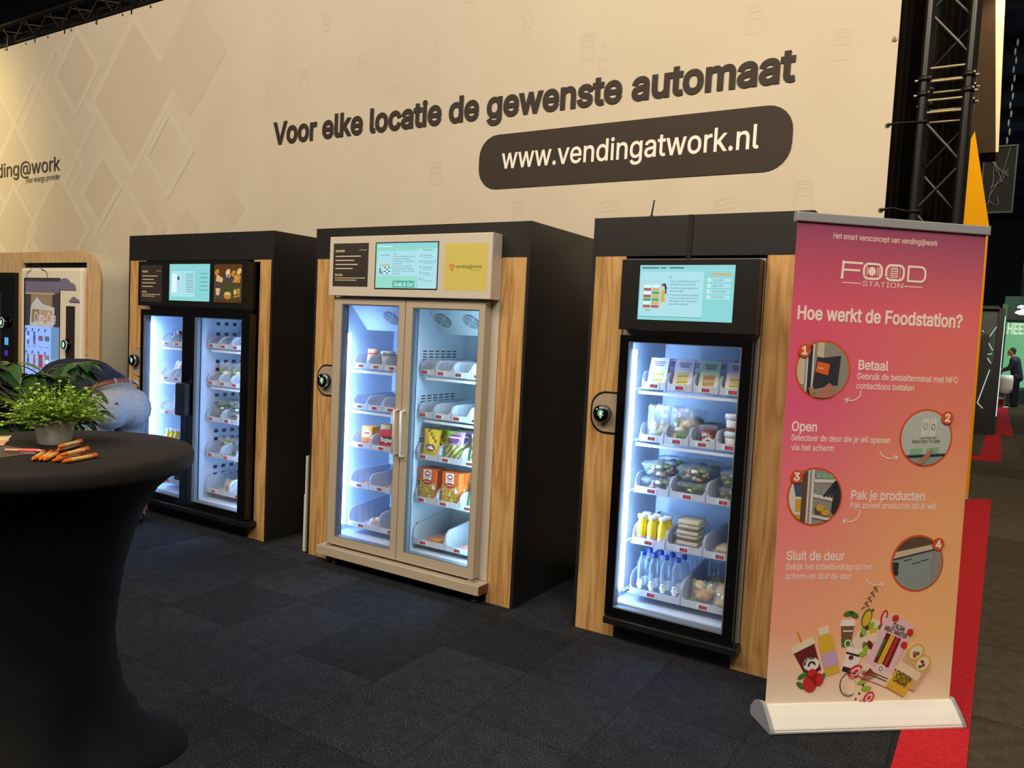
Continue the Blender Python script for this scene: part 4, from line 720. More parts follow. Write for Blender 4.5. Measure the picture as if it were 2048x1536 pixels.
def instr(O, w, h, parent, mat):
    mb = MB(); s = Sheet(mb, O, (1, 0, 0), (0, 0, 1)); s.rect(0, 0, w, h, 0, 1)
    s.text('Instruction', .018, h*.80, w*.27, .016, 1, 2, bold=.02)
    s.rect(w*.74, h*.835, w*.95, h*.845, 1, 2)
    for k, ww in enumerate((.72, .54, .64, .50)): s.rect(.02, h*(.69-.095*k), .02+w*ww, h*(.69-.095*k)+.006, 1, 2)
    s.text('Operating', .018, h*.25, w*.22, .013, 1, 2, bold=.02)
    s.rect(.02, h*.19, .02+w*.86, h*.19+.0045, 1, 2); s.rect(.02, h*.14, .02+w*.62, h*.14+.0045, 1, 2)
    return mb.build('instruction_panel', [mat, CREAM], parent, local=False)
instr((-2.885, -.1, 1.815), .297, .27, DB, PANELD)
MB().ring(-2.53, -2.046, 1.804, 2.086, -2.524, -2.052, 1.81, 2.08, -.1025, -.1, 0).build('screen_bezel', BLACKM, DB, local=False)
mb = MB(); s = Sheet(mb, (-2.524, -.1, 1.81), (1, 0, 0), (0, 0, 1)); w, h = .472, .27
s.rect(0, 0, w, h, 9, 1); s.rect(.012, .075, .33, .222, 1, 2); s.rect(0, .235, w, h, 0, 2); s.rect(.01, .248, .13, .253, 4, 3); s.rect(.33, 0, w, .235, 1, 2)
s.text('Smart fridge', .035, .193, .075, .010, 3, 3)
s.text('Tips:', .135, .202, cap=.0085, mat=3, L=3)
for k, (tt, ww) in enumerate((('1. A pre-authorization amount is', .175), ('required to open the door.', .135), ('2. You will only be charged for', .165), ('what you take.', .075), ('3. If this is a 2-door machine,', .155), ('you have the option of opening', .16), ('either Door 1 or Door 2 for this', .172), ('transaction.', .06))): s.text(tt, .132, .186-.0145*k, ww, .0082, 3, 3)
s.text('Grab & Go!', .150, .012, .145, .024, 4, 4, bold=.012); s.rect(.138, .004, .305, .045, 2, 3)
s.text('Shopping flow', .362, .222, .08, .0095, 3, 3)
for k, (tt, ww) in enumerate((('Swipe card', .058), ('Select door to open', .098), ('Take products', .07), ('Close door', .055), ('Pay', .014))):
    s.text(tt, .366, .19-.034*k, ww, .0085, 3, 3); s.rect(.366, .181-.034*k, .442, .1825-.034*k, 3, 3); s.line(arc(.35, .194-.034*k, .006, 0, 360, 10), .0018, 3, 3)
for k in range(3):
    for j in range(4): s.line([(.07+.016*k, .09+.011*j), (.082+.016*k, .09+.011*j)], .006, 3 if (k+j) % 2 else 4, 3)
s.poly([(.03, .088), (.04, .088), (.038, .125), (.031, .12)], 3, 3); s.poly([(.048, .082), (.056, .082), (.054, .105), (.049, .105)], 3, 3); s.rect(.03, .133, .115, .141, 5, 3)
mb.build('screen', SCM, DB, local=False)
mb = MB(); s = Sheet(mb, (-2.0, -.1, 1.804), (1, 0, 0), (0, 0, 1)); w, h = .297, .267
s.rect(0, 0, w, h, 0, 1); s.text('vending@work', .078, .126, .182, .019, 2, 2, bold=.0); s.rect(.186, .112, .26, .1135, 2, 2)
s.poly([(.034, .146), (.052, .151), (.070, .146), (.069, .128), (.062, .116), (.052, .108), (.042, .116), (.035, .128)], 1, 2); s.line(arc(.052, .132, .009, 20, 330), .003, 3, 3)
mb.build('logo_panel', [M('yellow_print', (216, 200, 104), .5), M('orange_print', (214, 122, 44), .5), INK, WHITET], DB, local=False)

# ---- far black two-door fridge
F1 = fridge('far', 'far black two-door vending fridge behind the bending man', (-5.03, -3.69), [(-4.995, -4.40), (-4.335, -3.74)],
            [((-4.980, -4.372, .14, 1.614), (-4.945, -4.452, .188, 1.573), None), ((-4.366, -3.702, .14, 1.614), (-4.312, -3.785, .188, 1.575), ('plate', -4.455, -4.335, .83, 1.075))], BLACKG, GREY, zc=(.185, 1.60), ledx=-3.81, led0=-4.99, ledmats=(LEDW, LEDM))
DB = display_box(F1, -4.975, -3.722, 1.642, 1.984, BLACKM)
MB().bbox(-4.98, -3.655, -.10, -.002, .100, .137, .004).build('bottom_bar', BLACKM, F1, local=False)
MB().box(-4.95, -3.75, .0, .5, .0, .124).build('base', BLACKM, F1, local=False)
instr((-4.94, -.1, 1.675), .27, .28, DB, PANELD)
mb = MB(); s = Sheet(mb, (-4.578, -.1, 1.69), (1, 0, 0), (0, 0, 1)); w, h = .472, .271
s.rect(0, 0, w, h, 0, 1); s.rect(.0, .24, w, .243, 1, 2); s.rect(.02, .03, .30, .22, 1, 2)
for k in range(9): s.rect(.20, .195-.016*k, .29, .198-.016*k, 3, 3)
for k in range(5): s.rect(.36, .20-.03*k, .45, .203-.03*k, 3, 3)
s.ell(.11, .165, .011, .016, 3, 3); s.poly([(.03, .06), (.09, .06), (.09, .2), (.03, .2)], 4, 3); s.rect(0, .004, w, .012, 9, 2)
mb.build('screen', SCM, DB, local=False)
PZ = [M('food_print_brown', (96, 62, 34), .5), M('food_print_gold', (206, 150, 58), .5), M('food_print_green', (74, 84, 44), .5), M('food_print_cream', (232, 208, 160), .5), M('food_print_plum', (86, 72, 78), .5), WHITET]
mb = MB(); s = Sheet(mb, (-4.056, -.1, 1.688), (1, 0, 0), (0, 0, 1)); random.seed(11)
s.rrect(0, 0, .30, .27, .01, 0, 1); s.rect(.10, .02, .2, .14, 2, 2); s.rect(.0, .02, .1, .15, 4, 2); s.rect(.2, .02, .30, .12, 2, 2)
for k in range(5): s.ell(.03+.06*k, .20+.03*random.random(), .028, .02, [1, 0, 3, 1, 3][k], 3, rot=random.random(), n=10)
s.poly([(.02, .15), (.09, .14), (.1, .17), (.03, .2)], 3, 3); s.ell(.155, .165, .06, .026, 4, 3, n=14); s.line(arc(.155, .195, .018, -60, 240, 8), .009, 5, 4)
s.poly([(.2, .14), (.28, .14), (.29, .19), (.22, .2)], 1, 3); s.line([(.225, .15), (.26, .17), (.225, .19)], .006, 3, 4)
s.poly([(.025, .05), (.06, .05), (.07, .1), (.02, .1)], 3, 3); s.ell(.15, .05, .042, .028, 1, 3, n=12); s.ell(.15, .062, .035, .012, 3, 4, n=10)
for q in (.12, .165): s.poly([(q-.012, .085), (q+.012, .085), (q, .11)], 2, 4)
s.ell(.23, .075, .015, .022, 3, 3, n=10); s.rect(.25, .06, .28, .1, 1, 3); s.line([(.22, .04), (.28, .05)], .012, 1, 4)
mb.build('food_poster', PZ, DB, local=False)

# ================================================================== rounded oak booth on the left
bo = thing('vending_booth', 'light oak booth with a rounded corner holding two vending machines at the left', 'booth', (-7.5, .5, 0))
w_ = MB(); F = ((0, 0, 0), (1, 0, 0), (0, 0, 1), (0, .02, 0)); R_ = .27; xr, zt = -5.662, 2.086
w_.prism([(-5.872, 0), (xr, 0)]+arc(xr-R_, zt-R_, R_, 0, 90, 12)+[(-5.94, zt), (-5.94, 1.99), (-5.872, 1.99)], *F)
w_.build('right_pillar', OAK2, bo, local=False); w_ = MB(); w_.prism([(-6.925, 1.99), (-5.94, 1.99), (-5.94, zt), (-6.925, zt)], *F).build('top_board', OAK2, bo, local=False); w_ = MB(); w_.prism([(-7.0, 0), (-6.925, 0), (-6.925, zt), (-7.0, zt)], *F).build('middle_post', OAK2, bo, local=False); w_ = MB()
w_.prism([(-9.6, 1.90), (-7.0, 1.90), (-7.0, zt), (-9.6, zt)], *F); w_.prism([(-9.6, 0), (-8.05, 0), (-8.05, 1.9), (-9.6, 1.9)], *F)
w_.build('left_board', OAK2, bo, local=False)
out = [(xr, 0)]+arc(xr-R_, zt-R_, R_, 0, 90, 16)+[(-9.6, zt)]
sh_ = MB(); vs = []
for x, z in out: vs += [(x, .02, z), (x, .985, z)]
sh_.add(vs, [(2*i, 2*i+1, 2*i+3, 2*i+2) for i in range(len(out)-1)], 0, True)
o = sh_.build('shell', M('warm_grey_paint', (176, 166, 144), .6), bo, local=False); o.modifiers.new('shell_thickness', 'SOLIDIFY').thickness = .018
VW = M('white_vending_enamel', (240, 230, 212), .3, spec=.5); CLD = M('mauve_cloud', (128, 122, 148), .5)
vm = thing('vending_machine', 'white vending machine with a tall touch screen and cloud stickers in the booth', 'vending machine', (-6.4, .3, 0))
body = MB().bbox(-6.912, -5.884, -.03, .78, .03, 1.945, .03).build('body', VW, vm, local=False)
MB().box(-6.9, -5.88, .02, .7, 1.946, 1.985).build('gap_shade_filler', BLACKG, vm, local=False)  # added black filler, stands in for the shade in the open gap
for x in (-6.8, -6.0): MB().lathe([(.03, 0), (.03, .03)], 12, (x, .05, 0)).build('foot', BLACKM, vm, local=False)
MB().box(-6.832, -6.226, -.034, -.028, .60, 1.852).build('screen_bezel', BLACKG, vm, local=False)
LIL = M('lilac_screen', (150, 182, 252), emit=1.); LILD = M('lilac_screen_side', (118, 158, 206), emit=.8); NAVY = M('navy_icon', (50, 78, 160), emit=.7)
mb = MB(); s = Sheet(mb, (-6.808, -.034, .62), (1, 0, 0), (0, 0, 1)); w = .576
s.rect(0, 0, w, .80, 0, 1); s.rect(.445, .51, w, .80, 1, 2)
PC = [[3, 3, 3, 3], [4, 4, 5, 4], [6, 5, 2, 4], [4, 5, 3, 2], [2, 3, 4, 5]]
for r in range(5):
    for q in range(4):
        u = .055+.108*q; v = .69-.205*r
        if v < .02: continue
        s.poly([(u-.045, v+.085), (u-.015, v+.085), (u-.045, v+.045)], 2, 2)
        ww = .018 if q < 2 else .038; hh = .06 if (r or q < 2) else .022
        s.rrect(u-ww, v-hh, u+ww, v+hh, .008, PC[r][q], 2, 3); s.rect(u-ww*.8, v-hh*.3, u+ww*.8, v+hh*.3, [6, 2, 5, 3][(q+r) % 4], 3); s.rect(u-.03, v-.08, u+.03, v-.075, 3, 2)
mb.build('product_screen', [LIL, LILD, NAVY, M('grey_icon', (96, 118, 166), emit=.7), M('brown_icon', (158, 140, 132), emit=.7), M('red_icon', (204, 66, 66), emit=.8), M('white_icon', (214, 226, 250), emit=.9)], body, local=False)
mb = MB(); s = Sheet(mb, (-6.808, -.034, 1.42), (1, 0, 0), (0, 0, 1)); h = .425
s.rect(0, 0, w, h, 0, 1); s.rect(0, .30, w, .40, 1, 2); s.rect(.0, .285, .5, .30, 2, 2); s.rect(.1, .13, .46, .285, 3, 2)
s.poly([(.08, .0), (.48, .0), (.50, .17), (.30, .20), (.20, .26), (.10, .18)], 4, 3); s.poly([(.11, .03), (.25, .03), (.25, .15), (.12, .15)], 3, 4); s.poly([(.27, .03), (.46, .03), (.47, .14), (.27, .15)], 2, 4)
s.text('Coca-Cola', .16, .025, .36, .10, 5, 5, bold=.006, shear=.35)
mb.build('picture_screen', [M('scr_dusk', (66, 56, 54), emit=.8), M('scr_mauve', (112, 98, 110), emit=.8), M('scr_peach', (184, 146, 110), emit=.8), M('scr_tan', (146, 122, 92), emit=.8), M('scr_tent', (196, 188, 178), emit=.8), M('scr_white', (206, 200, 206), emit=.9)], body, local=False)
def cloud(u, v, k, name, mat, par, line=False):
    mb = MB(); s = Sheet(mb, (u, -.036, v), (1, 0, 0), (0, 0, 1))
    q_ = .5
    P = [(-.15*k, 0)]+arc(-.10*k, .045*k, .05*k, 190, 100, 5)+arc(0, .11*k, .085*k, 175, 5, 10)+arc(.10*k, .06*k, .06*k, 80, 0, 5)+[(.17*k, 0)]
    P = [(a, b*q_) for a, b in P]
    if line: s.line(P, .006, 0, 1)
    else: s.poly(P, 0, 1)
    return mb.build(name, mat, par, local=False)
cloud(-6.62, 1.858, 1.1, 'cloud_outline', INK, body, True); cloud(-6.15, 1.75, 1.05, 'cloud_sticker', CLD, body); cloud(-6.00, 1.645, .5, 'cloud_sticker', CLD, body)
MB().bbox(-6.122, -5.99, -.038, -.03, .7, 1.612, .003).build('service_panel', M('smoked_panel', (52, 44, 38), .25), vm, local=False)
def ring_reader(x, z, par, r=.05):
    rd = MB().lathe([(r, .0), (r, .03), (0, .032)], 28, (x, -.04, z), 0, ax='y').build('card_reader', BLACKG, par, local=False)
    MB().lathe([(r*.86, .0332), (r*.98, .0325), (r*1.0, .028)], 28, (x, -.04, z), 0, ax='y', caps=False).build('trim_ring', M('ring_glow', (196, 210, 200), emit=.8), rd, local=False)
    mb = MB(); s = Sheet(mb, (x, -.0728, z), (1, 0, 0), (0, 0, 1)); s.ell(0, 0, .016, .024, 0); mb.build('status_light', MATS['reader_glow'], rd, local=False)
ring_reader(-6.09, 1.276, vm)
MB().box(-5.87, -5.845, -.012, 0, 1.2, 1.88).build('hinge_cover', OAK2, vm, local=False)
vb = thing('vending_machine', 'black glass-fronted vending machine at the very left edge of the booth', 'vending machine', (-7.5, .3, 0))
k_ = MB(); k_.ring(-8.04, -7.005, .03, 1.84, -7.95, -7.262, .55, 1.72, -.03, .0, 0); k_.box(-8.04, -8.0, 0, .75, .03, 1.84).box(-7.26, -7.005, 0, .75, .03, 1.84).box(-8.0, -7.26, .7, .75, .03, 1.84).box(-8.0, -7.26, 0, .75, 1.74, 1.84).box(-8.0, -7.26, 0, .75, .03, .54)
k_.build('body', BLACKG, vb, local=False)
MB().box(-8.03, -7.01, -.028, .6, 1.842, 1.895).build('top_panel', BLACKM, vb, local=False)
MB().box(-7.999, -7.262, .66, .69, .55, 1.73).build('lit_back', M('lit_back_panel', (220, 232, 222), emit=1.0), vb, local=False)
for z in (.8, 1.05, 1.3, 1.52): MB().box(-7.998, -7.265, .05, .65, z-.02, z).build('shelf', M('machine_shelf', (60, 62, 64), .5), vb, local=False)
MB().box(-7.95, -7.262, -.02, -.016, .55, 1.72).build('glass_pane', GLASS, vb, local=False)
ring_reader(-7.165, 1.43, vb)
mb = MB(); s = Sheet(mb, (-7.19, -.03, 1.22), (1, 0, 0), (0, 0, 1)); s.rect(0, 0, .07, .07, 0); mb.build('blue_display', M('sky_display', (92, 178, 232), emit=.9), vb, local=False); mb = MB(); s = Sheet(mb, (-7.19, -.03, 1.22), (1, 0, 0), (0, 0, 1)); s.rect(0, -.10, .06, -.05, 1); mb.build('keypad_display', [M('sky_display', (92, 178, 232), emit=.9), M('violet_display', (70, 44, 170), emit=.8)], vb, local=False)
random.seed(5)
for zi, z in enumerate((.8, 1.05, 1.3, 1.52)):
    for k in range(3):
        c = thing('drink_can', f'{["green", "white", "dark"][k]} drink can on the {["lowest", "second", "third", "top"][zi]} shelf of the black vending machine at left', 'can', (-7.33-.09*k, .12, z), group='cans in the black vending machine')
        MB().lathe([(.026, 0), (.031, .008), (.031, .10), (.026, .115)], 14).build('body', M(['can_green', 'can_white', 'can_dark'][k], [(80, 140, 60), (226, 226, 220), (40, 40, 44)][k], .3, metal=.4), c)
        MB().lathe([(.024, .1152), (.027, .118), (.024, .1165), (0, .1165)], 14, caps=False).build('lid', CHROME, c)

# ================================================================== bins with price displays
BINM = M('bin_plastic', (226, 232, 242), .4, spec=.4)
_n, _l, _b = nodes(BINM); _t = N(_n, 'ShaderNodeBsdfTranslucent'); _t.inputs[0].default_value = (.80, .85, .95, 1)
_x = N(_n, 'ShaderNodeMixShader'); _x.inputs[0].default_value = .38
_l.new(_b.outputs[0], _x.inputs[1]); _l.new(_t.outputs[0], _x.inputs[2]); _l.new(_x.outputs[0], _n['Material Output'].inputs[0])
LEDR = M('red_digit', (255, 40, 60), emit=1.3); LCD = M('display_dark', (52, 58, 66), .4); MARK = M('grey_mark', (70, 78, 90), .6)
_BM = {}
def bin_mesh(w, h, back, style):
    k = (round(w, 4), h, back, style)
    if k in _BM: return _BM[k]
    b = MB(); d, e, lip = .40, .003, .036; r = min(h-lip-.004, .055)
    def side(x):
        prof = [(0, 0), (0, lip), (.004, lip+.002)]+[(.004+r-r*math.cos(math.radians(a)), h-r+r*math.sin(math.radians(a))) for a in (10, 30, 50, 70, 90)]+[(d, back), (d, 0)]
        if style == 'slot':
            # open slanted ribs between a bottom band and a top band
            def top(y): return h+(back-h)*max(0, (y-r)/(d-r))
            b.prism([(0, 0), (0, lip), (.02, lip), (.02, .018), (d, .018), (d, 0)], (x, 0, 0), (0, 1, 0), (0, 0, 1), (e, 0, 0))
            up = prof[2:8]; inn = [(y+.008, z-.012) for y, z in up]
            b.prism(up+[(d, back), (d, back-.012)]+inn[::-1], (x, 0, 0), (0, 1, 0), (0, 0, 1), (e, 0, 0))
            y = .0
            while y < d-.03:
                y2 = min(y+.045, d-.006); z2 = top(y2)-.012
                if y2 < r: z2 = h-r-.01+math.sqrt(max(0, r*r-(r-y2)**2))*.9
                b.prism([(y+.004, .017), (y+.013, .017), (y2+.009, z2), (y2, z2)], (x, 0, 0), (0, 1, 0), (0, 0, 1), (e, 0, 0)); y += .021
        else:
            b.prism(prof, (x, 0, 0), (0, 1, 0), (0, 0, 1), (e, 0, 0))
            for q in range(5): b.box(x-.0012 if x > .01 else x+e, x if x > .01 else x+e+.0012, .07+q*.06, .076+q*.06, .01, h*.8)
    side(0); side(w-e)
    b.box(e, w-e, 0, d, 0, e); b.box(e, w-e, 0, e, e, lip)
    for x0, x1 in ((e, .016), (w-.016, w-e)): b.prism([(x0, lip), (x1, lip), (x0 if x0 < .01 else x1, lip+.02)], (0, 0, 0), (1, 0, 0), (0, 0, 1), (0, e, 0))
    if style == 'plain' and w > .25:
        n = int((w-.04)/.02)
        b.box(e, w-e, d-e, d, e, back*.35).box(e, w-e, d-e, d, back-.012, back)
        for q in range(n+1): b.box(.006+q*(w-.02)/n, .014+q*(w-.02)/n, d-e, d, back*.35, back-.012)
    else: b.box(e, w-e, d-e, d, e, back)
    o = b.build('product_bin', BINM); me = o.data; bpy.data.objects.remove(o); _BM[k] = me
    return me
SEG = {'0': 'abcdef', '1': 'bc', '2': 'abged', '3': 'abgcd', '4': 'fgbc', '5': 'afgcd', '6': 'afgedc', '7': 'abc', '8': 'abcdefg', '9': 'abcdfg'}
_LM = {}
def label_mesh(price, flip):
    k = (price, flip)
    if k not in _LM:
        a = MB(); a.prism(rr_pts(-.031, 0, .031, .026, .006, 3), (0, 0, 0), (1, 0, 0), (0, 0, 1), (0, .002, 0), 0)
        s = Sheet(a, (0, 0, 0), (1, 0, 0), (0, 0, 1), .0004); ox = -.026 if flip else -.016
        s.rect(ox, .004, ox+.040, .022, 1, 1)
        if flip: s.ell(.022, .013, .006, .009, 0, 1, n=12)
        o = a.build('price_label', [WHITEP, LCD]); m1 = o.data; bpy.data.objects.remove(o)
        a = MB(); s = Sheet(a, (0, 0, 0), (1, 0, 0), (0, 0, 1), .0008); x = ox+.0075
        for ch in price:
            if ch == '.': s.rect(x-.0015, .0055, x+.0005, .0075, 0, 1); continue
            w, h, t, y = .0068, .0138, .0017, .0061
            R = {'a': (0, h-t, w, h), 'd': (0, 0, w, t), 'g': (0, h/2-t/2, w, h/2+t/2), 'f': (0, h/2, t, h), 'b': (w-t, h/2, w, h), 'e': (0, 0, t, h/2), 'c': (w-t, 0, w, h/2)}
            for q in SEG[ch]: r = R[q]; s.rect(x+r[0], y+r[1], x+r[2], y+r[3], 0, 1)
            x += .0102
        o = a.build('price_digits', LEDR); m2 = o.data; bpy.data.objects.remove(o)
        _LM[k] = (m1, m2)
    return _LM[k]
def link(name, me, par=None, loc=(0, 0, 0)):
    o = bpy.data.objects.new(name, me); COL.objects.link(o); o.location = loc
    if par: o.parent = par
    return o
ROWN = ['top', 'second', 'third', 'fourth', 'bottom']
UNITS = {
 'single': ('single-door fridge', [1.328, 1.055, .782, .510, .239], [[-.805, -.669, -.532, -.398], [-.80, -.665, -.532, -.397], [-.811, -.619, -.428], [-.806, -.62, -.425], [-.804, -.522]], 'plain', False, F3, (-.875, -.245)),
 'sl': ('left half of silver fridge', [1.299, 1.033, .778, .513, .249], [[-2.818, -2.692, -2.559], [-2.818, -2.692, -2.559], [-2.818, -2.647, -2.462], [-2.818, -2.647, -2.462], [-2.82, -2.555]], 'plain', False, F2, (-2.915, -2.312)),
 'sr': ('right half of silver fridge', [1.294, 1.03, .77, .499, .232], [[-2.264, -2.147, -2.014, -1.881], [-2.266, -2.147, -2.014, -1.881], [-2.268, -2.10, -1.922], [-2.268, -2.10, -1.922], [-2.27, -2.016]], 'plain', True, F2, (-2.282, -1.738)),
 'fl': ('left half of far fridge', [1.341, 1.067, .795, .52, .25], [[-4.89, -4.755], [-4.89, -4.755], [-4.893, -4.70], [-4.893, -4.70], [-4.893, -4.61]], 'slot', False, F1, (-4.995, -4.40)),
 'fr': ('right half of far fridge', [1.351, 1.071, .797, .523, .249], [[-4.31, -4.175, -4.04], [-4.31, -4.175, -4.04], [-4.307, -4.137, -3.948], [-4.307, -4.137, -3.948], [-4.295, -4.026]], 'slot', True, F1, (-4.335, -3.74)),
}
PRICES = {'single': [['3.95', '4.20', '2.20', '2.99'], ['3.95', '4.20', '4.50', '2.50'], ['5.95', '5.95', '4.00'], ['2.70', '3.40', '3.20'], ['1.00', '4.50']]}
YB = .05
random.seed(2)
BINW = {}
for key, (un, zs, rows, style, flip, fr_, cav) in UNITS.items():
    for ri, (z, xs) in enumerate(zip(zs, rows)):
        w0 = [.130, .130, .184, .184, .275][ri]
        # shelf under the bins
        s = MB(); a, b = cav; 
        if ri < 2: s.box(a+.05, b-.02, YB+.012, YB+.024, z-.034, z-.018)
        s.box(a+.004, b-.004, .50, .512, z-.024, z-.008)
        for q in range(26):
            x = a+.03+(b-a-.06)*q/25; s.tube([(x, YB+.02, z-.007), (x, .505, z-.007)], .0028, 5)
        for y in (.15, .3, .44): s.tube([(a+.01, y, z-.0105), (b-.01, y, z-.0105)], .003, 5)
        for x in (a+.006, b-.010): s.prism([(.06, z-.012), (.505, z-.012), (.505, z-.075), (.43, z-.075)], (x, 0, 0), (0, 1, 0), (0, 0, 1), (.004, 0, 0))
        s.build('shelf', WHITEP, fr_, local=False)
        for i, x in enumerate(xs):
            w = (xs[i+1]-x-.005) if i+1 < len(xs) else min(w0, cav[1]-.01-x)
            h = [.092, .092, .10, .10, .122][ri]
            o = link('product_bin', bin_mesh(w, h, h*(1.25 if ri == 4 else 1.02), style), None, (x, YB, z-.004))
            tag(o, f'white price-tagged bin, {ORD[i]} from the left on the {ROWN[ri]} shelf, {un}', 'bin', 'fridge bins with price displays')
            pr = PRICES.get(key, None); pr = pr[ri][i] if pr else random.choice(['2.75', '3.50', '1.85', '2.25', '4.95', '3.15', '2.95'])
            m1, m2 = label_mesh(pr, flip)
            l = link('price_label', m1, o, (w*(.36 if flip else (.48 if w < .2 else .42)), -.0025, .004)); link('price_digits', m2, l)
            BINW[(key, ri, i)] = (x, w, z)
def at(key, ri, i, dx=0., dy=0., dz=0.):
    x, w, z = BINW[(key, ri, i)]
    return (x+w/2+dx, YB+dy, z+dz)

# ================================================================== products
def pillow(mb, w, h, d, fn=lambda u, v: 0, n=(9, 12), flare=0., zig=False, lean=0., base=.55):
    """sealed bag: flat seams at the top and sides, belly in the middle; z from 0 to h"""
    nu, nv = n
    for sgn in (-1, 1):
        vs = []; 
        for j in range(nv+1):
            v = j/nv; tv = min(1, max(0, math.sin(math.pi*min(1, v*.86+.14*base))))**.6
            for i in range(nu+1):
                u = i/nu; tu = math.sin(math.pi*u)**.55
                ww = w*(1-.14*math.sin(math.pi*v)*(1 if flare == 0 else -flare))
                z = h*v+(.006*(1 if i % 2 else -1) if zig and j == nv else 0)
                vs.append(((u-.5)*ww, sgn*d/2*tu*tv*(1+.12*math.sin(9*u+7*v))+lean*v, z))
        for j in range(nv):
            for i in range(nu):
                a = j*(nu+1)+i; q = (a, a+1, a+nu+2, a+nu+1) if sgn < 0 else (a, a+nu+1, a+nu+2, a+1)
                mb.add([vs[k] for k in q], [(0, 1, 2, 3)], fn((i+.5)/nu, (j+.5)/nv) if sgn < 0 else fn(.02, (j+.5)/nv), True)
    return mb
def noisy(mb, c, r, mat, n=14, m=9, amp=.18, seed=1):
    rnd = random.Random(seed); k = len(mb.v); mb.ball(c, r, mat, n, m)
    for i in range(k, len(mb.v)):
        v = Vector(mb.v[i])-Vector(c); mb.v[i] = tuple(Vector(c)+v*(1+amp*(rnd.random()-.5)*2))
    return mb
def sandwich(name, top, fill, rounded=False):
    def f():
        t = thing(name, '', 'sandwich')
        w, h = .098, .165
        prof = [(0, 0), (.058, 0), (.058, h), (.047, h)]
        MB().prism(prof, (-w/2, 0, 0), (0, 1, 0), (0, 0, 1), (w, 0, 0)).build('carton', top, t)
        mb = MB(); s = Sheet(mb, (0, -.0004, 0), (1, 0, 0), Vector((0, .047, h)), .0006)
        L = math.hypot(.047, h); s.rrect(-w*.30, .02, w*.30, L*.58, .006, 0); 
        for k in range(5): s.poly([(-w*.28, .024+k*.016), (w*.28, .03+k*.016), (w*.28, .036+k*.016), (-w*.28, .032+k*.016)], 1+k % 2, 2)
        mb.build('window', fill, t)
        mb = MB(); s = Sheet(mb, (0, -.0004, 0), (1, 0, 0), Vector((0, .047, h)), .0006)
        for k in range(3): s.rect(-w*(.32-.05*k), L*(.86-.06*k), w*(.32-.03*k), L*(.89-.06*k), 0)
        mb.build('print', M('plum_print', (120, 78, 110), .6), t)
        return t
    return Kit(f)
FILLY = [M('egg_yellow', (226, 204, 108), .6), M('bread_crumb', (214, 186, 132), .7), M('salad_green', (124, 150, 70), .6)]
FILLR = [M('ham_pink', (206, 130, 112), .6), M('bread_crumb', (214, 186, 132), .7), M('salad_green', (124, 150, 70), .6)]
SW_PINK = sandwich('sandwich_pack', M('lilac_carton', (226, 206, 222), .5), FILLY)
SW_PALE = sandwich('sandwich_pack', M('rose_carton', (232, 210, 214), .5), FILLY)
SW_GREEN = sandwich('sandwich_pack', M('mint_carton', (198, 216, 176), .5), FILLR)
SW_GREY = sandwich('sandwich_pack', M('pale_grey_carton', (190, 194, 206), .5), FILLY)
def bag(cs, w=.10, h=.19, seed=1, fillh=.45):
    def f():
        t = thing('food_bag', '', 'food bag')
        mb = MB(); rnd = random.Random(seed)
        for k in range(9): noisy(mb, ((rnd.random()-.5)*w*.5, (rnd.random()-.5)*.03, .02+rnd.random()*h*fillh*.8), (w*.22, .022, .022), k % len(cs), 9, 6, .3, seed*7+k)
        mb.build('filling', cs, t)
        mb = MB(); pillow(mb, w, h, .075, flare=.2, zig=True, n=(10, 12)); mb.build('film', FILM, t)
        return t
    return Kit(f)
GRN = M('leaf_green', (96, 140, 62), .6); DGR = M('dark_leaf', (52, 90, 48), .6); CRM = M('cream_food', (232, 224, 190), .6); BRD = M('golden_bread', (206, 158, 96), .7); PINKF = M('pink_food', (206, 140, 134), .6); TAN = M('tan_wrap', (210, 184, 140), .7); MAR = M('maroon', (112, 30, 36), .4); BEIGE = M('noodle', (214, 196, 142), .6)
BAG_WRAP = bag([CRM, GRN, WHITEP, CRM], .115, .182, 3); BAG_NOOD = bag([BEIGE, CRM, GRN], .12, .18, 5, .6); BAG_BREAD = bag([TAN, BRD, TAN, BRD, PINKF], .13, .11, 8, .75); BAG_SALAD = bag([GRN, CRM, BEIGE, DGR], .13, .15, 9, .75); BAG_BROWN = bag([BRD, TAN], .09, .07, 12, .7); BAG_CROI = bag([BRD, M('crust', (170, 112, 58), .6)], .16, .10, 15, .8)
def cup(body, lidm, r=.041, h=.092, txt=None, band=None):
    def f():
        t = thing('food_cup', '', 'cup')
        MB().lathe([(0, .001), (r*.80, 0), (r*.84, .004), (r, h), (r*.97, h), (0, h*.98)], 28, caps=False).build('cup_body', body, t)
        MB().lathe([(r*1.02, h-.008), (r*1.10, h-.006), (r*1.10, h+.012), (r*1.02, h+.018), (0, h+.018)], 28, caps=False).build('lid', lidm, t)
        if band: MB().lathe([(r*.845+.0006, h*.05), (r*.89+.0006, h*.32)], 28, caps=False).build('sauce_band', band, t)
        if txt:
            mb = MB(); vs = []
            s = Sheet(mb, (0, -r*.93, 0), (1, 0, 0), Vector((0, -.15, 1)), .0012)
            s.ell(0, .040, .029, .024, 0, 1, n=24); s.ell(-.016, .064, .012, .011, 0, 1, n=14)
            for k, c in enumerate(txt):
                a = math.radians(158-136*k/(len(txt)-1)); s.text(c, .0215*math.cos(a), .038+.0175*math.sin(a), cap=.0075, mat=1, L=2, bold=.03, ang=a-math.pi/2, align='c')
            s.line(arc(0, .032, .009, 20, 160, 8, .007), .004, 1, 2); s.ell(0, .027, .006, .003, 1, 2, n=10)
            mb.build('round_label', [WHITET, M('label_black', (24, 20, 20), .6)], t)
        return t
    return Kit(f)
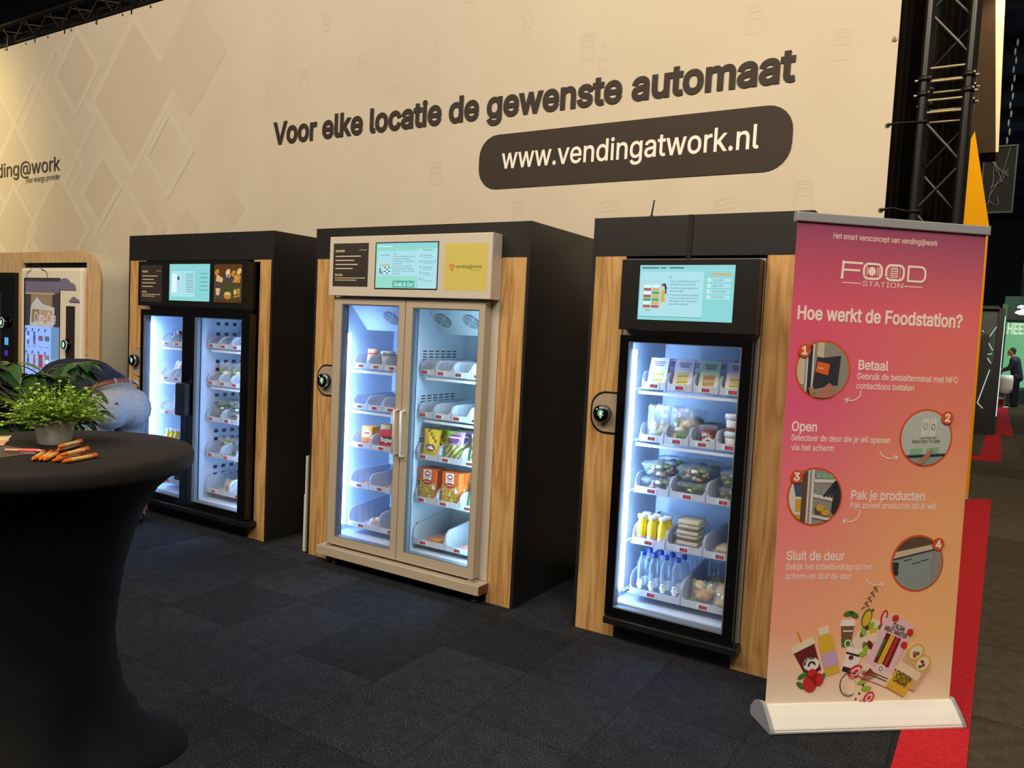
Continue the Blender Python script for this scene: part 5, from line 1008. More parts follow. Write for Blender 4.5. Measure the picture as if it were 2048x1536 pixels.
SOUP = cup(MAR, CLEAR, txt="OMA'S SOEP"); YOG = cup(M('yoghurt', (232, 230, 226), .5), WHITEP, .040, .070, band=M('compote', (142, 84, 74), .5)); JAR = cup(M('jar_tan', (150, 150, 140), .4), M('jar_lid', (196, 206, 210), .25, metal=.4), .043, .10)
def bowl(cs, seed, r=.091, h=.062):
    def f():
        t = thing('salad_bowl', '', 'salad bowl')
        sq = lambda a, z: 1/max(abs(math.cos(a)), abs(math.sin(a)))**.45*.93
        MB().lathe([(0, .002), (r*.55, 0), (r*.72, .006), (r*.95, h*.85), (r*1.04, h), (r*1.04, h+.002)], 32, mod=sq, caps=False).build('bowl_body', CLEAR, t)
        MB().lathe([(r*1.05, h+.0025), (r*1.05, h+.005), (r*.95, h+.008), (r*.86, h+.016), (r*.3, h+.019), (0, h+.0192)], 32, mod=sq, caps=False).build('lid', CLEAR, t)
        mb = MB(); rnd = random.Random(seed)
        for k in range(26):
            a = rnd.random()*6.28; q = rnd.random()**.5*r*.68; noisy(mb, (q*math.cos(a), q*math.sin(a), .012+rnd.random()*(h-.02)), (.018, .015, .010), k % len(cs), 7, 5, .35, seed*31+k)
        mb.build('salad', cs, t)
        mb = MB(); s = Sheet(mb, (0, 0, h+.0195), (1, 0, 0), (0, 1, 0)); s.rrect(-.022, -.016, .022, .016, .004, 0); mb.build('sticker', M('silver_sticker', (206, 210, 218), .4), t)
        return t
    return Kit(f)
BOWL_P = bowl([DGR, GRN, PINKF, CRM], 3); BOWL_G = bowl([DGR, GRN, DGR, M('olive', (92, 84, 50), .6), CRM], 6); BOWL_GR = bowl([M('grain', (142, 140, 92), .7), M('grain_dark', (96, 96, 62), .7), CRM], 9, .064, .062); BOWL_Y = bowl([M('grain', (142, 140, 92), .7), BEIGE, GRN], 12, .066, .055)
def tray(cs, seed):
    def f():
        t = thing('sandwich_tray', '', 'food tray')
        sq = lambda a, z: 1/max(abs(math.cos(a)), abs(math.sin(a)))**.8
        MB().lathe([(0, .002), (.056, 0), (.066, .022), (.074, .024), (.074, .026)], 32, mod=sq, caps=False).build('tray_body', CLEAR, t)
        MB().lathe([(.0745, .0265), (.066, .028), (.060, .050), (.036, .053), (0, .053)], 32, mod=sq, caps=False).build('lid', CLEAR, t)
        mb = MB(); rnd = random.Random(seed)
        mb.bbox(-.055, .055, -.055, .055, .006, .020, .004, 0).bbox(-.055, .055, -.053, .055, .029, .046, .004, 0)
        for k in range(12): noisy(mb, ((rnd.random()-.5)*.105, (rnd.random()-.5)*.105, .0245), (.014, .012, .006), 1+k % (len(cs)-1), 7, 5, .3, k)
        mb.build('sandwiches', cs, t)
        return t
    return Kit(f)
TRAY_A = tray([M('flat_bread', (206, 186, 150), .7), M('chocolate_dark', (72, 48, 40), .5), GRN], 4); TRAY_B = tray([BEIGE, PINKF, GRN], 8)
def bottle(body, capm, lab, r=.027, h=.15, clear=None, neck=.014, txt=None):
    def f():
        t = thing('bottle', '', 'bottle')
        p = [(0, .001), (r*.9, 0), (r, .006), (r, h*.58), (r*.93, h*.70), (r*.66, h*.80), (neck, h*.86), (neck, h*.90)]
        MB().lathe(p, 24, caps=False).build('bottle_body', clear or body, t)
        if clear and body: MB().lathe([(0, .004), (r*.9, .004), (r*.95, .008), (r*.95, h*.55), (r*.86, h*.69), (r*.5, h*.78), (0, h*.78)], 20, caps=False).build('drink', body, t)
        MB().lathe([(neck*1.15, h*.885), (neck*1.22, h*.90), (neck*1.22, h*.99), (neck*1.1, h), (0, h)], 20, caps=False).build('cap', capm, t)
        if lab: MB().lathe([(r+.0006, h*lab[1]), (r+.0006, h*lab[2])], 24, caps=False).build('label_band', lab[0], t)
        return t
    return Kit(f)
YJ = M('orange_juice', (236, 206, 44), .35); JUICE = bottle(YJ, WHITEP, (M('lilac_label', (214, 178, 214), .5), .03, .26), .0265, .148, neck=.020)
PJUICE = bottle(M('berry_juice', (96, 60, 92), .35), WHITEP, (M('lilac_label', (214, 178, 214), .5), .03, .26), .0265, .148, neck=.020)
COLA = bottle(M('cola', (24, 14, 14), .2), M('red_cap', (186, 28, 34), .4), (M('red_label', (190, 30, 40), .5), .42, .62), .031, .215)
WATERC = see_through('water_bottle', (220, 236, 246), .10, rough=.04, ior=1.55, tint=(.90, .95, .98))
def water():
    t = thing('water_bottle', '', 'bottle'); r, h = .030, .222
    p = [(0, .001), (r*.9, 0), (r, .008)]
    for k in range(9): z = .05+k*.011; p += [(r, z), (r*.955, z+.0055)]
    p += [(r, .152), (r*.96, .165), (r*.72, .182), (.0135, .195), (.0125, .203)]
    MB().lathe(p, 24, caps=False).build('bottle_body', WATERC, t)
    MB().lathe([(.0142, .201), (.0148, .203), (.0148, .221), (.013, .2225), (0, .2225)], 20, caps=False).build('cap', M('blue_cap', (44, 70, 196), .4), t)
    mb = MB()
    for a0 in (0, 180):
        pts = lambda rr, off: None
        vs = []; 
        def P(u, v): a = math.radians(a0-90)+u/r; return ((r+.0009)*math.cos(a), (r+.0009)*math.sin(a), v)
        for u0, v0, u1, v1 in ((-.022, .046, .022, .056),): mb.add([P(u0+(u1-u0)*k/6, v) for v in (v0, v1) for k in range(7)], [(k, k+1, k+8, k+7) for k in range(6)], 0)
        for cx, cz, rr in ((0, .066, .016), (0, .040, .013)):
            mb.add([P(cx, cz)]+[P(cx+rr*math.cos(k*.5236), cz+rr*.9*math.sin(k*.5236)) for k in range(13)], [(0, k+1, k+2) for k in range(12)], 0)
        mb.add([P(0, .066)]+[P(.004*math.cos(k*.785), .066+.003*math.sin(k*.785)) for k in range(9)], [(0, k+1, k+2) for k in range(8)], 1)
    mb.build('label_print', [M('pale_print', (226, 234, 240), .5), NAVY], t)
    return t
WATER = Kit(water)
def carton(w, h, d, prints, mats):
    def f():
        t = thing('food_box', '', 'box')
        MB().bbox(-w/2, w/2, 0, d, 0, h, .002).build('carton', mats[0], t)
        mb = MB(); s = Sheet(mb, (0, 0, 0), (1, 0, 0), (0, 0, 1)); prints(s, w, h); mb.build('front_print', mats, t)
        return t
    return Kit(f)
OR = M('pasta_orange', (212, 96, 36), .5); PASTA = M('pasta_yellow', (220, 186, 82), .6); RD = M('brand_red', (184, 36, 44), .5); WHP = M('white_print2', (240, 236, 228), .5); BRN2 = M('print_brown', (92, 56, 34), .6); GLD = M('snack_gold', (224, 168, 62), .5); PUR = M('logo_purple', (104, 58, 110), .5); YLP = M('pouch_yellow', (226, 192, 48), .45); GRP = M('pouch_green', (120, 168, 70), .45); BLU = M('pouch_blue', (40, 120, 214), .4)
def pasta(s, w, h):
    rnd = random.Random(3); s.rect(-w/2+.002, .002, w/2-.002, h*.62, 5, 1)
    for k in range(46): s.ell(-w*.42+w*.84*rnd.random(), .01+h*.5*rnd.random(), .008, .0038, [1, 1, 6, 7][k % 4], 2+k*.02, rot=rnd.random()*3, n=8)
    s.rect(-w*.28, h*.60, w*.20, h*.98, 3, 2); s.ell(-w*.02, h*.87, w*.17, h*.075, 2, 3); s.ell(-w*.02, h*.87, w*.12, h*.04, 3, 4); s.ell(-w*.02, h*.62, w*.28, h*.075, 2, 5); s.rect(-w*.2, h*.61, w*.16, h*.63, 3, 6); s.ell(w*.36, h*.47, w*.09, h*.065, 3, 5)
    for k in range(3): s.rect(-w*.2, h*(.73+.03*k), w*.14, h*(.74+.03*k), 4, 3)
PBOX = carton(.128, .208, .055, pasta, [OR, PASTA, RD, WHP, BRN2, M('pasta_ochre', (186, 140, 54), .6), CRM, GRN])  # includes the darker yellow printed behind the pasta pieces
def gold(s, w, h): s.rect(-w/2+.004, h*.1, w/2-.004, h*.45, 1); s.ell(0, h*.68, w*.36, h*.16, 3, 1); s.rect(-w*.26, h*.64, w*.26, h*.72, 2, 2)
GBOX = carton(.092, .138, .07, gold, [GLD, M('snack_orange', (206, 108, 40), .5), RD, WHP, BRN2])
def redb(s, w, h):
    s.text('Bugles', -w*.4, h*.42, w*.8, h*.2, 3, 3, bold=.03); s.poly([(-w*.44, h*.36), (w*.44, h*.36), (w*.4, h*.7), (-w*.36, h*.68)], 4, 2)
    for k in range(5): s.poly([(-w*.4+.016*k, h*.05), (-w*.32+.016*k, h*.05), (-w*.30+.016*k, h*.3)], 1, 2)
RBOX = carton(.112, .13, .05, redb, [M('snack_red', (204, 44, 48), .45), GLD, WHP, WHP, M('ink_black', (36, 30, 34), .5)])
def flatb(s, w, h): pass
def pouch(mats, fn, w=.128, h=.185, d=.05):
    def f():
        t = thing('food_pouch', '', 'pouch'); mb = MB(); pillow(mb, w, h, d, fn, (14, 18), lean=.02); mb.build('pouch_body', mats, t)
        return t
    return Kit(f)
def f_yel(u, v):
    if v < .1: return 2
    if ((u-.5)/.3)**2+((v-.38)/.13)**2 < 1: return 3 if ((u-.5)/.2)**2+((v-.38)/.05)**2 < 1 else 1
    return 4 if (int(u*7)+int(v*9)) % 7 == 3 and v > .55 else 0
P_YEL = pouch([YLP, PUR, OR, WHP, M('nut_brown', (150, 106, 44), .5)], f_yel)
def f_grn(u, v):
    if v < .55: return [1, 2, 3, 1][(int(u*14)*5+int(v*18)*3) % 4]
    if .62 < v < .9 and abs(u-.5-(v-.75)*.6) < .3: return 4 if (int(v*30) % 3) else 5
    return 0 if u < .5 else 6
P_GRN = pouch([GRP, M('mix_cream', (196, 186, 122), .6), DGR, M('mix_olive', (142, 140, 70), .6), PUR, M('pale_lilac', (216, 186, 210), .5), M('mauve', (168, 130, 160), .5)], f_grn, .14, .19)
P_WHT = pouch([M('pouch_cream', (226, 220, 170), .5), GRP, YLP, DGR], lambda u, v: [0, 1, 0, 2, 3][(int(u*6)*2+int(v*8)) % 5], .13)
P_TEAL = pouch([M('pouch_sea_green', (84, 190, 140), .45), WHP, GRP], lambda u, v: 1 if .35 < v < .5 and .2 < u < .8 else (2 if v < .2 else 0), .13, .17)
P_ORG = pouch([M('pouch_pale_orange', (222, 156, 110), .5), WHP, RD], lambda u, v: 1 if v < .6 and .2 < u < .8 else (2 if .7 < v < .78 else 0), .085, .125)
P_BLU = pouch([BLU, WHP], lambda u, v: 1 if .45 < v < .55 and .3 < u < .7 else 0, .075, .05, .04)
P_RED = pouch([RD, M('pack_pink', (226, 120, 118), .5), GLD], lambda u, v: [0, 1, 0, 2][int(v*8) % 4], .10, .05, .04)
P_GY = pouch([GRP, YLP, RD], lambda u, v: [0, 1, 1, 0, 2][int(v*9+u*3) % 5], .10, .045, .04)
P_DRK = pouch([M('pack_maroon', (120, 40, 52), .4), M('pack_grey', (150, 140, 150), .4), WHP], lambda u, v: [0, 1, 0, 2, 0][int(v*6+u*5) % 5], .10, .115, .05)
P_SIL = pouch([M('pack_silver', (196, 200, 212), .3), M('pack_mauve', (150, 120, 140), .4)], lambda u, v: 1 if abs(u-.3-v*.3) < .12 else 0, .09, .16, .045)
def flatpack(name_mats):
    def f():
        t = thing('food_box', '', 'box'); MB().bbox(-.075, .075, 0, .16, 0, .022, .002).build('carton', name_mats[0], t)
        mb = MB(); s = Sheet(mb, (0, 0, .022), (1, 0, 0), (0, 1, 0)); rnd = random.Random(5)
        s.rect(-.07, .085, .07, .155, 1); s.ell(-.01, .06, .05, .035, 2, 2)
        for k in range(30): s.ell(-.05+.08*rnd.random(), .03+.055*rnd.random(), .007, .004, 2+k % 4, 3+.02*k, rot=rnd.random()*3, n=8)
        s.rect(.03, .02, .07, .07, 3, 3)
        mb.build('top_print', name_mats, t)
        return t
    return Kit(f)
FB_A = flatpack([OR, M('print_rose', (206, 120, 104), .5), PASTA, GRN, CRM, RD]); FB_B = flatpack([M('box_pink', (214, 120, 140), .5), YLP, PASTA, GRN, CRM, OR])

def put(kit, key, ri, i, label, cat, dx=0., dy=.02, dz=0., rz=0., rx=0., group=None):
    un = UNITS[key][0]
    return kit(at(key, ri, i, dx, dy, dz), f'{label}, {ORD[i]} bin, {ROWN[ri]} shelf, {un}', cat, group or f'{cat} packs in the fridges', (math.radians(rx), 0, math.radians(rz)))
# single-door fridge, top shelf: wedge packs
for i, (k, c) in enumerate(((SW_PINK, 'lilac sandwich pack'), (SW_PALE, 'rose sandwich pack'), (SW_GREEN, 'mint-labelled sandwich pack'), (SW_PALE, 'rose sandwich pack'))):
    put(k, 'single', 0, i, c+' in front', 'sandwich', .0, .02, 0, 3, -8); put(k if i != 2 else SW_GREY, 'single', 0, i, (c if i != 2 else 'grey sandwich pack')+' behind', 'sandwich', .012, .12, 0, -3, -8)
put(BAG_SALAD, 'single', 0, 2, 'bag of salad at the back', 'food bag', .045, .24, .012)
put(BAG_SALAD, 'single', 0, 3, 'bag of salad at the back', 'food bag', -.01, .25, .012)
put(BAG_WRAP, 'single', 1, 0, 'clear bag with a white wrap in front', 'food bag', .01, .06); put(BAG_WRAP, 'single', 1, 0, 'clear bag with a white wrap behind', 'food bag', .02, .16)
put(BAG_NOOD, 'single', 1, 1, 'clear bag of pale noodle salad in front', 'food bag', 0, .065); put(BAG_NOOD, 'single', 1, 1, 'clear bag of pale noodle salad behind', 'food bag', .0, .17)
put(BAG_SALAD, 'single', 1, 1, 'clear bag of salad at the back', 'food bag', .0, .28, .01)
put(SOUP, 'single', 1, 2, 'dark red soup cup with a round white label', 'cup', .008, .06, 0, 20)
put(YOG, 'single', 1, 3, 'white yoghurt cup with a red band below', 'cup', .0, .06); put(YOG, 'single', 1, 3, 'white yoghurt cup stacked on another', 'cup', .0, .06, .0885)
for i, kk in enumerate((BOWL_P, BOWL_G)):
    nm = ['salad bowl with pink pieces', 'dark green salad bowl'][i]
    put(kk, 'single', 2, i, nm+', lower front', 'salad bowl', .002, .10); put(BOWL_P, 'single', 2, i, 'salad bowl with pink pieces, upper front', 'salad bowl', .0, .10, .0825)
    put(kk, 'single', 2, i, nm+', lower back', 'salad bowl', .002, .285); put(kk, 'single', 2, i, nm+', upper back', 'salad bowl', .004, .285, .0825)
put(BOWL_GR, 'single', 2, 2, 'tub of grain salad, lower', 'salad bowl', .012, .10); put(BOWL_GR, 'single', 2, 2, 'tub of grain salad, upper', 'salad bowl', .012, .10, .0825)
for r in range(2):
    for q in range(3):
        put(JUICE, 'single', 3, 0, f'yellow juice bottle, {ORD[q]} of {["front", "back"][r]} row', 'bottle', -.058+.058*q+.004*r, .045+.06*r, group='yellow juice bottles in the single-door fridge')
put(TRAY_A, 'single', 3, 1, 'clear tray of flat bread sandwiches, lower', 'food tray', .0, .09); put(TRAY_A, 'single', 3, 1, 'clear tray of flat bread sandwiches, middle', 'food tray', .0, .092, .0545); put(TRAY_B, 'single', 3, 1, 'clear tray of pinkish sandwiches on top', 'food tray', .003, .09, .109)
put(TRAY_B, 'single', 3, 2, 'clear tray of pinkish sandwiches', 'food tray', .02, .10)
for r in range(2):
    for q in range(4):
        put(WATER, 'single', 4, 0, f'water bottle with blue cap, {ORD[q]} of {["front", "back"][r]} row', 'bottle', -.092+.0635*q+(.018 if r else 0)-(.01 if r else 0), .05+.075*r, group='water bottles with blue caps')
for q, (dx, dy, dz) in enumerate(((-.05, .08, 0), (.06, .1, 0), (.0, .20, 0), (.07, .02, .0))): put(BAG_BREAD, 'single', 4, 1, f'bag of bread rolls, {["left", "right", "rear", "front right"][q]} one', 'food bag', dx, dy+.03, dz, [10, -12, 4, -20][q], -10)
# silver fridge, left half
put(P_ORG, 'sl', 0, 0, 'pale orange pouch', 'pouch', .02, .07); put(JAR, 'sl', 0, 1, 'glass jar with a bright lid', 'cup', .02, .09, .0); put(JAR, 'sl', 0, 2, 'glass jar with a bright lid', 'cup', .03, .09)
put(P_BLU, 'sl', 1, 0, 'small blue packet', 'pouch', .02, .06); put(P_BLU, 'sl', 1, 1, 'small blue packet', 'pouch', .02, .06)
put(GBOX, 'sl', 2, 0, 'golden snack box', 'box', .02, .035); put(RBOX, 'sl', 2, 1, 'red snack box', 'box', .01, .035); put(GBOX, 'sl', 2, 0, 'golden snack box at the back', 'box', .04, .2)
put(P_RED, 'sl', 3, 0, 'red and gold packet in front', 'pouch', .01, .06, 0, 6, -50); put(P_RED, 'sl', 3, 0, 'red and gold packet behind', 'pouch', .02, .14, 0, -4, -50)
put(P_GY, 'sl', 3, 1, 'green and yellow packet in front', 'pouch', .02, .06, 0, 6, -50); put(P_GY, 'sl', 3, 1, 'green and yellow packet behind', 'pouch', .02, .14, 0, -4, -50)
put(BAG_BROWN, 'sl', 4, 0, 'small bag of brown snack', 'food bag', .05, .05, 0, 0, -40)
# silver fridge, right half
put(BAG_BROWN, 'sr', 1, 0, 'small bag of brown snack', 'food bag', .02, .16, 0, 10, -50); put(BAG_BROWN, 'sr', 1, 1, 'small bag of brown snack', 'food bag', .02, .10, 0, -8, -60)
put(P_YEL, 'sr', 2, 0, 'yellow pouch in front', 'pouch', .0, .04, 0, 8); put(P_YEL, 'sr', 2, 0, 'yellow pouch behind', 'pouch', .015, .11, 0, 4)
put(P_GRN, 'sr', 2, 1, 'green and purple pouch in front', 'pouch', .0, .04, 0, 4); put(P_GRN, 'sr', 2, 1, 'green and purple pouch behind', 'pouch', .022, .11)
put(P_WHT, 'sr', 2, 2, 'cream and green pouch', 'pouch', .0, .04)
for i in range(2): put(PBOX, 'sr', 3, i, 'orange pasta box in front', 'box', .0, .022); put(PBOX, 'sr', 3, i, 'orange pasta box behind', 'box', .012, .082)
put(P_TEAL, 'sr', 3, 2, 'sea-green pouch', 'pouch', .0, .05)
for i, kk in enumerate((FB_A, FB_B)):
    nm = ['flat orange box', 'flat pink box'][i]; put(kk, 'sr', 4, i, nm+', front', 'box', .02, .03, .0); put(kk, 'sr', 4, i, nm+', rear', 'box', .03, .2, .0)
# far fridge, left half
put(P_DRK, 'fl', 0, 0, 'dark red packet', 'pouch', .02, .07); put(P_DRK, 'fl', 0, 1, 'dark red packet', 'pouch', .0, .07)
put(P_SIL, 'fl', 1, 0, 'silver pouch leaning back', 'pouch', .02, .05, 0, 0, -18); put(P_SIL, 'fl', 1, 1, 'silver pouch leaning back', 'pouch', .0, .05, 0, 0, -18); put(P_DRK, 'fl', 1, 1, 'dark red packet behind', 'pouch', .0, .16)
put(BAG_CROI, 'fl', 2, 0, 'bag of golden pastries', 'food bag', .04, .09, .05); put(BAG_CROI, 'fl', 2, 0, 'bag of pale pastries underneath', 'food bag', .03, .2, .0); put(BAG_CROI, 'fl', 2, 1, 'bag of golden pastries', 'food bag', .0, .09, .02)
for q in range(3): put(JUICE, 'fl', 3, 0, f'yellow juice bottle, {ORD[q]} in row', 'bottle', -.055+.055*q, .06, group='juice bottles in the far fridge')
put(PJUICE, 'fl', 3, 1, 'purple juice bottle with lilac label', 'bottle', -.06, .06, group='juice bottles in the far fridge')
for q in range(3): put(COLA, 'fl', 4, 0, f'dark cola bottle, {ORD[q]} in row', 'bottle', .03+.066*q, .06, group='cola bottles in the far fridge')
put(COLA, 'fl', 4, 1, 'dark cola bottle with red label', 'bottle', -.08, .06, group='cola bottles in the far fridge')
# far fridge, right half
put(SW_GREY, 'fr', 0, 1, 'grey sandwich pack', 'sandwich', .0, .1, 0, 0, -18); put(SW_GREY, 'fr', 0, 2, 'grey sandwich pack', 'sandwich', .0, .1, 0, 0, -18)
put(BAG_SALAD, 'fr', 1, 0, 'bag of yellowish salad', 'food bag', .03, .09, .02); put(BAG_SALAD, 'fr', 1, 1, 'bag of yellowish salad', 'food bag', .0, .12, .02); put(BAG_WRAP, 'fr', 1, 2, 'clear bag with a wrap', 'food bag', .0, .1)
put(BOWL_G, 'fr', 2, 0, 'dark green salad bowl, lower', 'salad bowl', .002, .11); put(BOWL_G, 'fr', 2, 0, 'dark green salad bowl, upper', 'salad bowl', .012, .11, .0825); put(BOWL_P, 'fr', 2, 1, 'salad bowl with pink pieces, lower', 'salad bowl', .0, .11); put(BOWL_G, 'fr', 2, 1, 'dark green salad bowl, upper', 'salad bowl', .0, .11, .0825)
put(BOWL_Y, 'fr', 3, 0, 'tub of yellowish grain salad, lower', 'salad bowl', .045, .10); put(BOWL_Y, 'fr', 3, 0, 'tub of yellowish grain salad, upper', 'salad bowl', .045, .10, .0755); put(BOWL_Y, 'fr', 3, 1, 'tub of yellowish grain salad, lower', 'salad bowl', .05, .10); put(BOWL_Y, 'fr', 3, 1, 'tub of yellowish grain salad, upper', 'salad bowl', .05, .10, .0755)
put(BAG_CROI, 'fr', 4, 0, 'bag of golden pastries', 'food bag', .04, .08, 0, 0, -15); put(BAG_BREAD, 'fr', 4, 1, 'bag of bread rolls', 'food bag', .0, .08, 0, 0, -15)

# ================================================================== pink roll-up banner
TH = .7058
ru = thing('rollup_banner', 'pink and orange roll-up banner with white Dutch instructions standing on the right', 'banner', (.0356, -.4636, 0), (0, 0, TH))
GM = graphic_mat('rollup_print'); ALU = M('brushed_aluminium', (206, 206, 210), .32, metal=.55); ENAM = M('pearl_cover', (244, 240, 230), .35, metal=.05)
LN = .03; BW = .85
# cassette: rounded profile swept along the width
prof = [(-.085, .012), (-.082, .004), (.075, .004), (.085, .012), (.082, .04), (.055, .075), (.02, .09), (.004, .092), (-.004, .092), (-.01, .09), (-.05, .055), (-.078, .025)]
bs = MB().prism([(-y, z) for y, z in prof][::-1], (-.002, 0, 0), (0, -1, 0), (0, 0, 1), (BW+.004, 0, 0)).build('cassette', ENAM, ru)
for x0 in (-.018, BW+.002):
    MB().prism([(y*1.08, z*1.07+.001) for y, z in prof], (x0, 0, 0), (0, 1, 0), (0, 0, 1), (.016, 0, 0)).build('end_cap', ALU, bs)
MB().box(0.0, BW, -.082, -.0795, .006, .02).build('front_lip', ALU, bs)
for x in (.07, BW-.09): MB().lathe([(.012, 0), (.012, .0035)], 10, (x, -.06, 0)).build('foot', WHITEP, bs)
MB().bbox(-.008, BW+.008, -.012+LN, .012+LN, 2.085, 2.122, .004).build('top_rail', ALU, ru)
for x in (-.0105, BW+.0082): MB().bbox(x, x+.0022, -.0125+LN, .0125+LN, 2.084, 2.123, .001).build('rail_cap', M('grey_plastic', (150, 150, 156), .4), ru)
MB().tube([(BW/2, .03, .06), (BW/2, .012+LN, 2.10)], .009, 10).build('pole', ALU, ru)
MB().add([(0, -.001, .085), (BW, -.001, .085), (BW, LN-.001, 2.09), (0, LN-.001, 2.09), (0, .0003, .085), (BW, .0003, .085), (BW, LN+.0003, 2.09), (0, LN+.0003, 2.09)],
         [(0, 1, 2, 3), (7, 6, 5, 4), (0, 4, 5, 1), (1, 5, 6, 2), (2, 6, 7, 3), (3, 7, 4, 0)]).build('graphic', GM, ru)
GP = [c for c in ru.children if c.name.startswith('graphic')][0]
CRW = M('blush_white_ink', (250, 226, 214), .6); RINGO = M('burnt_orange_ink', (214, 84, 34), .55)
def rs(): mb = MB(); return mb, Sheet(mb, (0, -.001-LN*.085/2.005, 0), (1, 0, 0), Vector((0, LN, 2.005)), .0006)
mb, s = rs(); s.text('Het smart versconcept van vending@work', .16, 2.026, .468, .0225, 0, bold=.006)
s.text('Hoe werkt de Foodstation?', .026, 1.694, .744, .052, 0, bold=.024)
for t, u, v, w, c, b in (('Betaal', .31, 1.500, .137, .038, .022), ('Gebruik de betaalterminal met NFC', .309, 1.460, .462, .025, .014), ('contactloos betalen', .308, 1.420, .262, .025, .014),
        ('Open', .034, 1.237, .112, .038, .022), ('Selecteer de deur die je wil openen', .035, 1.197, .445, .025, .014), ('via het scherm', .037, 1.157, .19, .025, .014),
        ('Pak je producten', .319, .958, .34, .037, .022), ('Pak zoveel producten als je wil!', .320, .921, .395, .025, .014),
        ('Sluit de deur', .049, .700, .262, .037, .022), ('Bekijk het totaalbedrag op het', .051, .660, .388, .025, .014), ('scherm en sluit de deur', .053, .620, .298, .025, .014)): s.text(t, u, v, w, c, 0, bold=b)
def arrow(P, hd):
    s.line(P, .0045, 0, 1); a = Vector(P[-1]); b = Vector(P[-2]); d = (a-b).normalized()
    for q in (2.5, -2.5): e = Matrix.Rotation(q, 2) @ d; s.line([tuple(a), tuple(a+e*hd)], .0045, 0, 1)
arrow(arc(.285, 1.405, .045, 10, -135, 10, .035)[:10], .016); arrow(arc(.485, 1.168, .05, 190, 310, 10, .035), .016); arrow(arc(.315, .905, .05, 10, -120, 10, .042), .016); arrow(arc(.465, .628, .05, 190, 310, 10, .035), .016)
mb.build('lettering', CRW, GP)
# logo
mb, s = rs(); t_ = .0088; b0, h0 = 1.872, .066
s.line([(.208, b0-.002), (.213, b0+h0-.004), (.296, b0+h0-.004)], t_, 0); s.line([(.212, b0+.032), (.286, b0+.032)], t_, 0)
s.line([(.211, b0-.002), (.211, b0+h0)], t_, 0)
for u in (.30, .40): s.line(rr_pts(u+.004, b0+.002, u+.084, b0+h0-.004, .022, 5), t_*1.1, 0, 1, True)
s.line([(.505, b0+.002), (.505, b0+h0-.004), (.56, b0+h0-.004)]+arc(.56, b0+h0-.026, .022, 90, 0, 5)+arc(.56, b0+.024, .022, 0, -90, 5)+[(.505, b0+.002)], t_, 0)
s.ell(.341, b0+.032, .017, .018, 0); s.line([(.318, b0+.015), (.318, b0+.05)], .004, 0)
for u in (.364, .373): s.line([(u, b0+.015), (u, b0+.05)], .0035, 0)
s.line(rr_pts(.428, b0+.012, .455, b0+.053, .003, 2), .003, 0, 1, True)
for k in range(4): s.rect(.43, b0+.018+.009*k, .453, b0+.022+.009*k, 0)
for u in (.418, .466): s.line([(u, b0+.008), (u, b0+.056)], .0015, 0)
s.text('STATION', .302, 1.842, .182, .021, 0); s.rect(.212, 1.850, .296, 1.8535, 0); s.rect(.49, 1.850, .574, 1.8535, 0)
mb.build('logo', CRW, GP)
# four round photographs with number badges
GRAYS = [RINGO, CRW, M('photo_grey', (150, 140, 132), .6), M('photo_dark', (46, 46, 54), .6), M('photo_cream', (206, 188, 160), .6), M('photo_orange', (228, 96, 36), .6), M('photo_skin', (178, 120, 96), .6), M('photo_screen', (186, 190, 180), .6), M('photo_green', (132, 180, 146), .6), M('photo_teal', (142, 152, 148), .6), M('photo_brown', (96, 72, 58), .6), M('photo_yellow', (206, 160, 52), .6), M('photo_jeans', (70, 84, 116), .6), M('photo_white', (214, 208, 202), .6)]
def photo(u, v, bu, bv, num, draw, r=.115):
    mb, s = rs(); s.ell(u, v, r+.008, r+.008, 0, 1, n=48)
    def clip(P, m, L):
        bm = bmesh.new(); f = bm.faces.new([bm.verts.new((x, y, 0)) for x, y in P])
        for k in range(28):
            a = 2*math.pi*(k+.5)/28; n = Vector((math.cos(a), math.sin(a), 0)); g = bm.verts[:]+bm.edges[:]+bm.faces[:]
            bmesh.ops.bisect_plane(bm, geom=g, plane_co=Vector((u, v, 0))+n*r*.993, plane_no=n, clear_outer=True)
        for f in bm.faces: s.poly([(q.co.x, q.co.y) for q in f.verts], m, L)
        bm.free()
    draw(clip, u, v, s)
    s.ell(bu, bv, .028, .028, 0, 12, n=24); s.text(num, bu, bv-.015, cap=.031, mat=1, L=14, bold=.04, align='c')
    mb.build('round_photo', GRAYS, GP)
def sq(u, v, a, b, c, d): return [(u+a, v+b), (u+c, v+b), (u+c, v+d), (u+a, v+d)]
def ph1(c, u, v, s):
    c(sq(u, v, -.12, -.12, .12, .12), 2, 2); c(sq(u, v, -.12, -.06, -.08, .12), 4, 3); c(sq(u, v, -.075, -.12, -.068, .12), 13, 4); c(sq(u, v, -.068, -.12, -.05, .12), 3, 3); c(sq(u, v, -.05, -.12, -.042, .12), 13, 4); c(sq(u, v, -.03, .05, .0, .12), 4, 3)
    c([(u-.01, v+.05), (u+.075, v+.062), (u+.068, v-.06), (u-.02, v-.06)], 3, 5); c([(u-.045, v-.08), (u-.03, v+.055), (u+.035, v+.045), (u+.03, v-.06)], 3, 6)
    c([(u-.028, v+.035), (u+.028, v+.026), (u+.022, v-.02), (u-.034, v-.008)], 5, 7); c([(u-.025, v+.012), (u+.0, v+.008), (u+.0, v+.003), (u-.026, v+.007)], 4, 8)
    c([(u-.06, v-.075), (u-.04, v-.068), (u-.03, v-.09), (u-.05, v-.105)], 6, 8); c([(u-.05, v-.12), (u+.03, v-.05), (u+.055, v-.07), (u+.05, v-.1), (u+.02, v-.125)], 6, 8)
photo(.154, 1.490, .064, 1.567, '1', ph1)
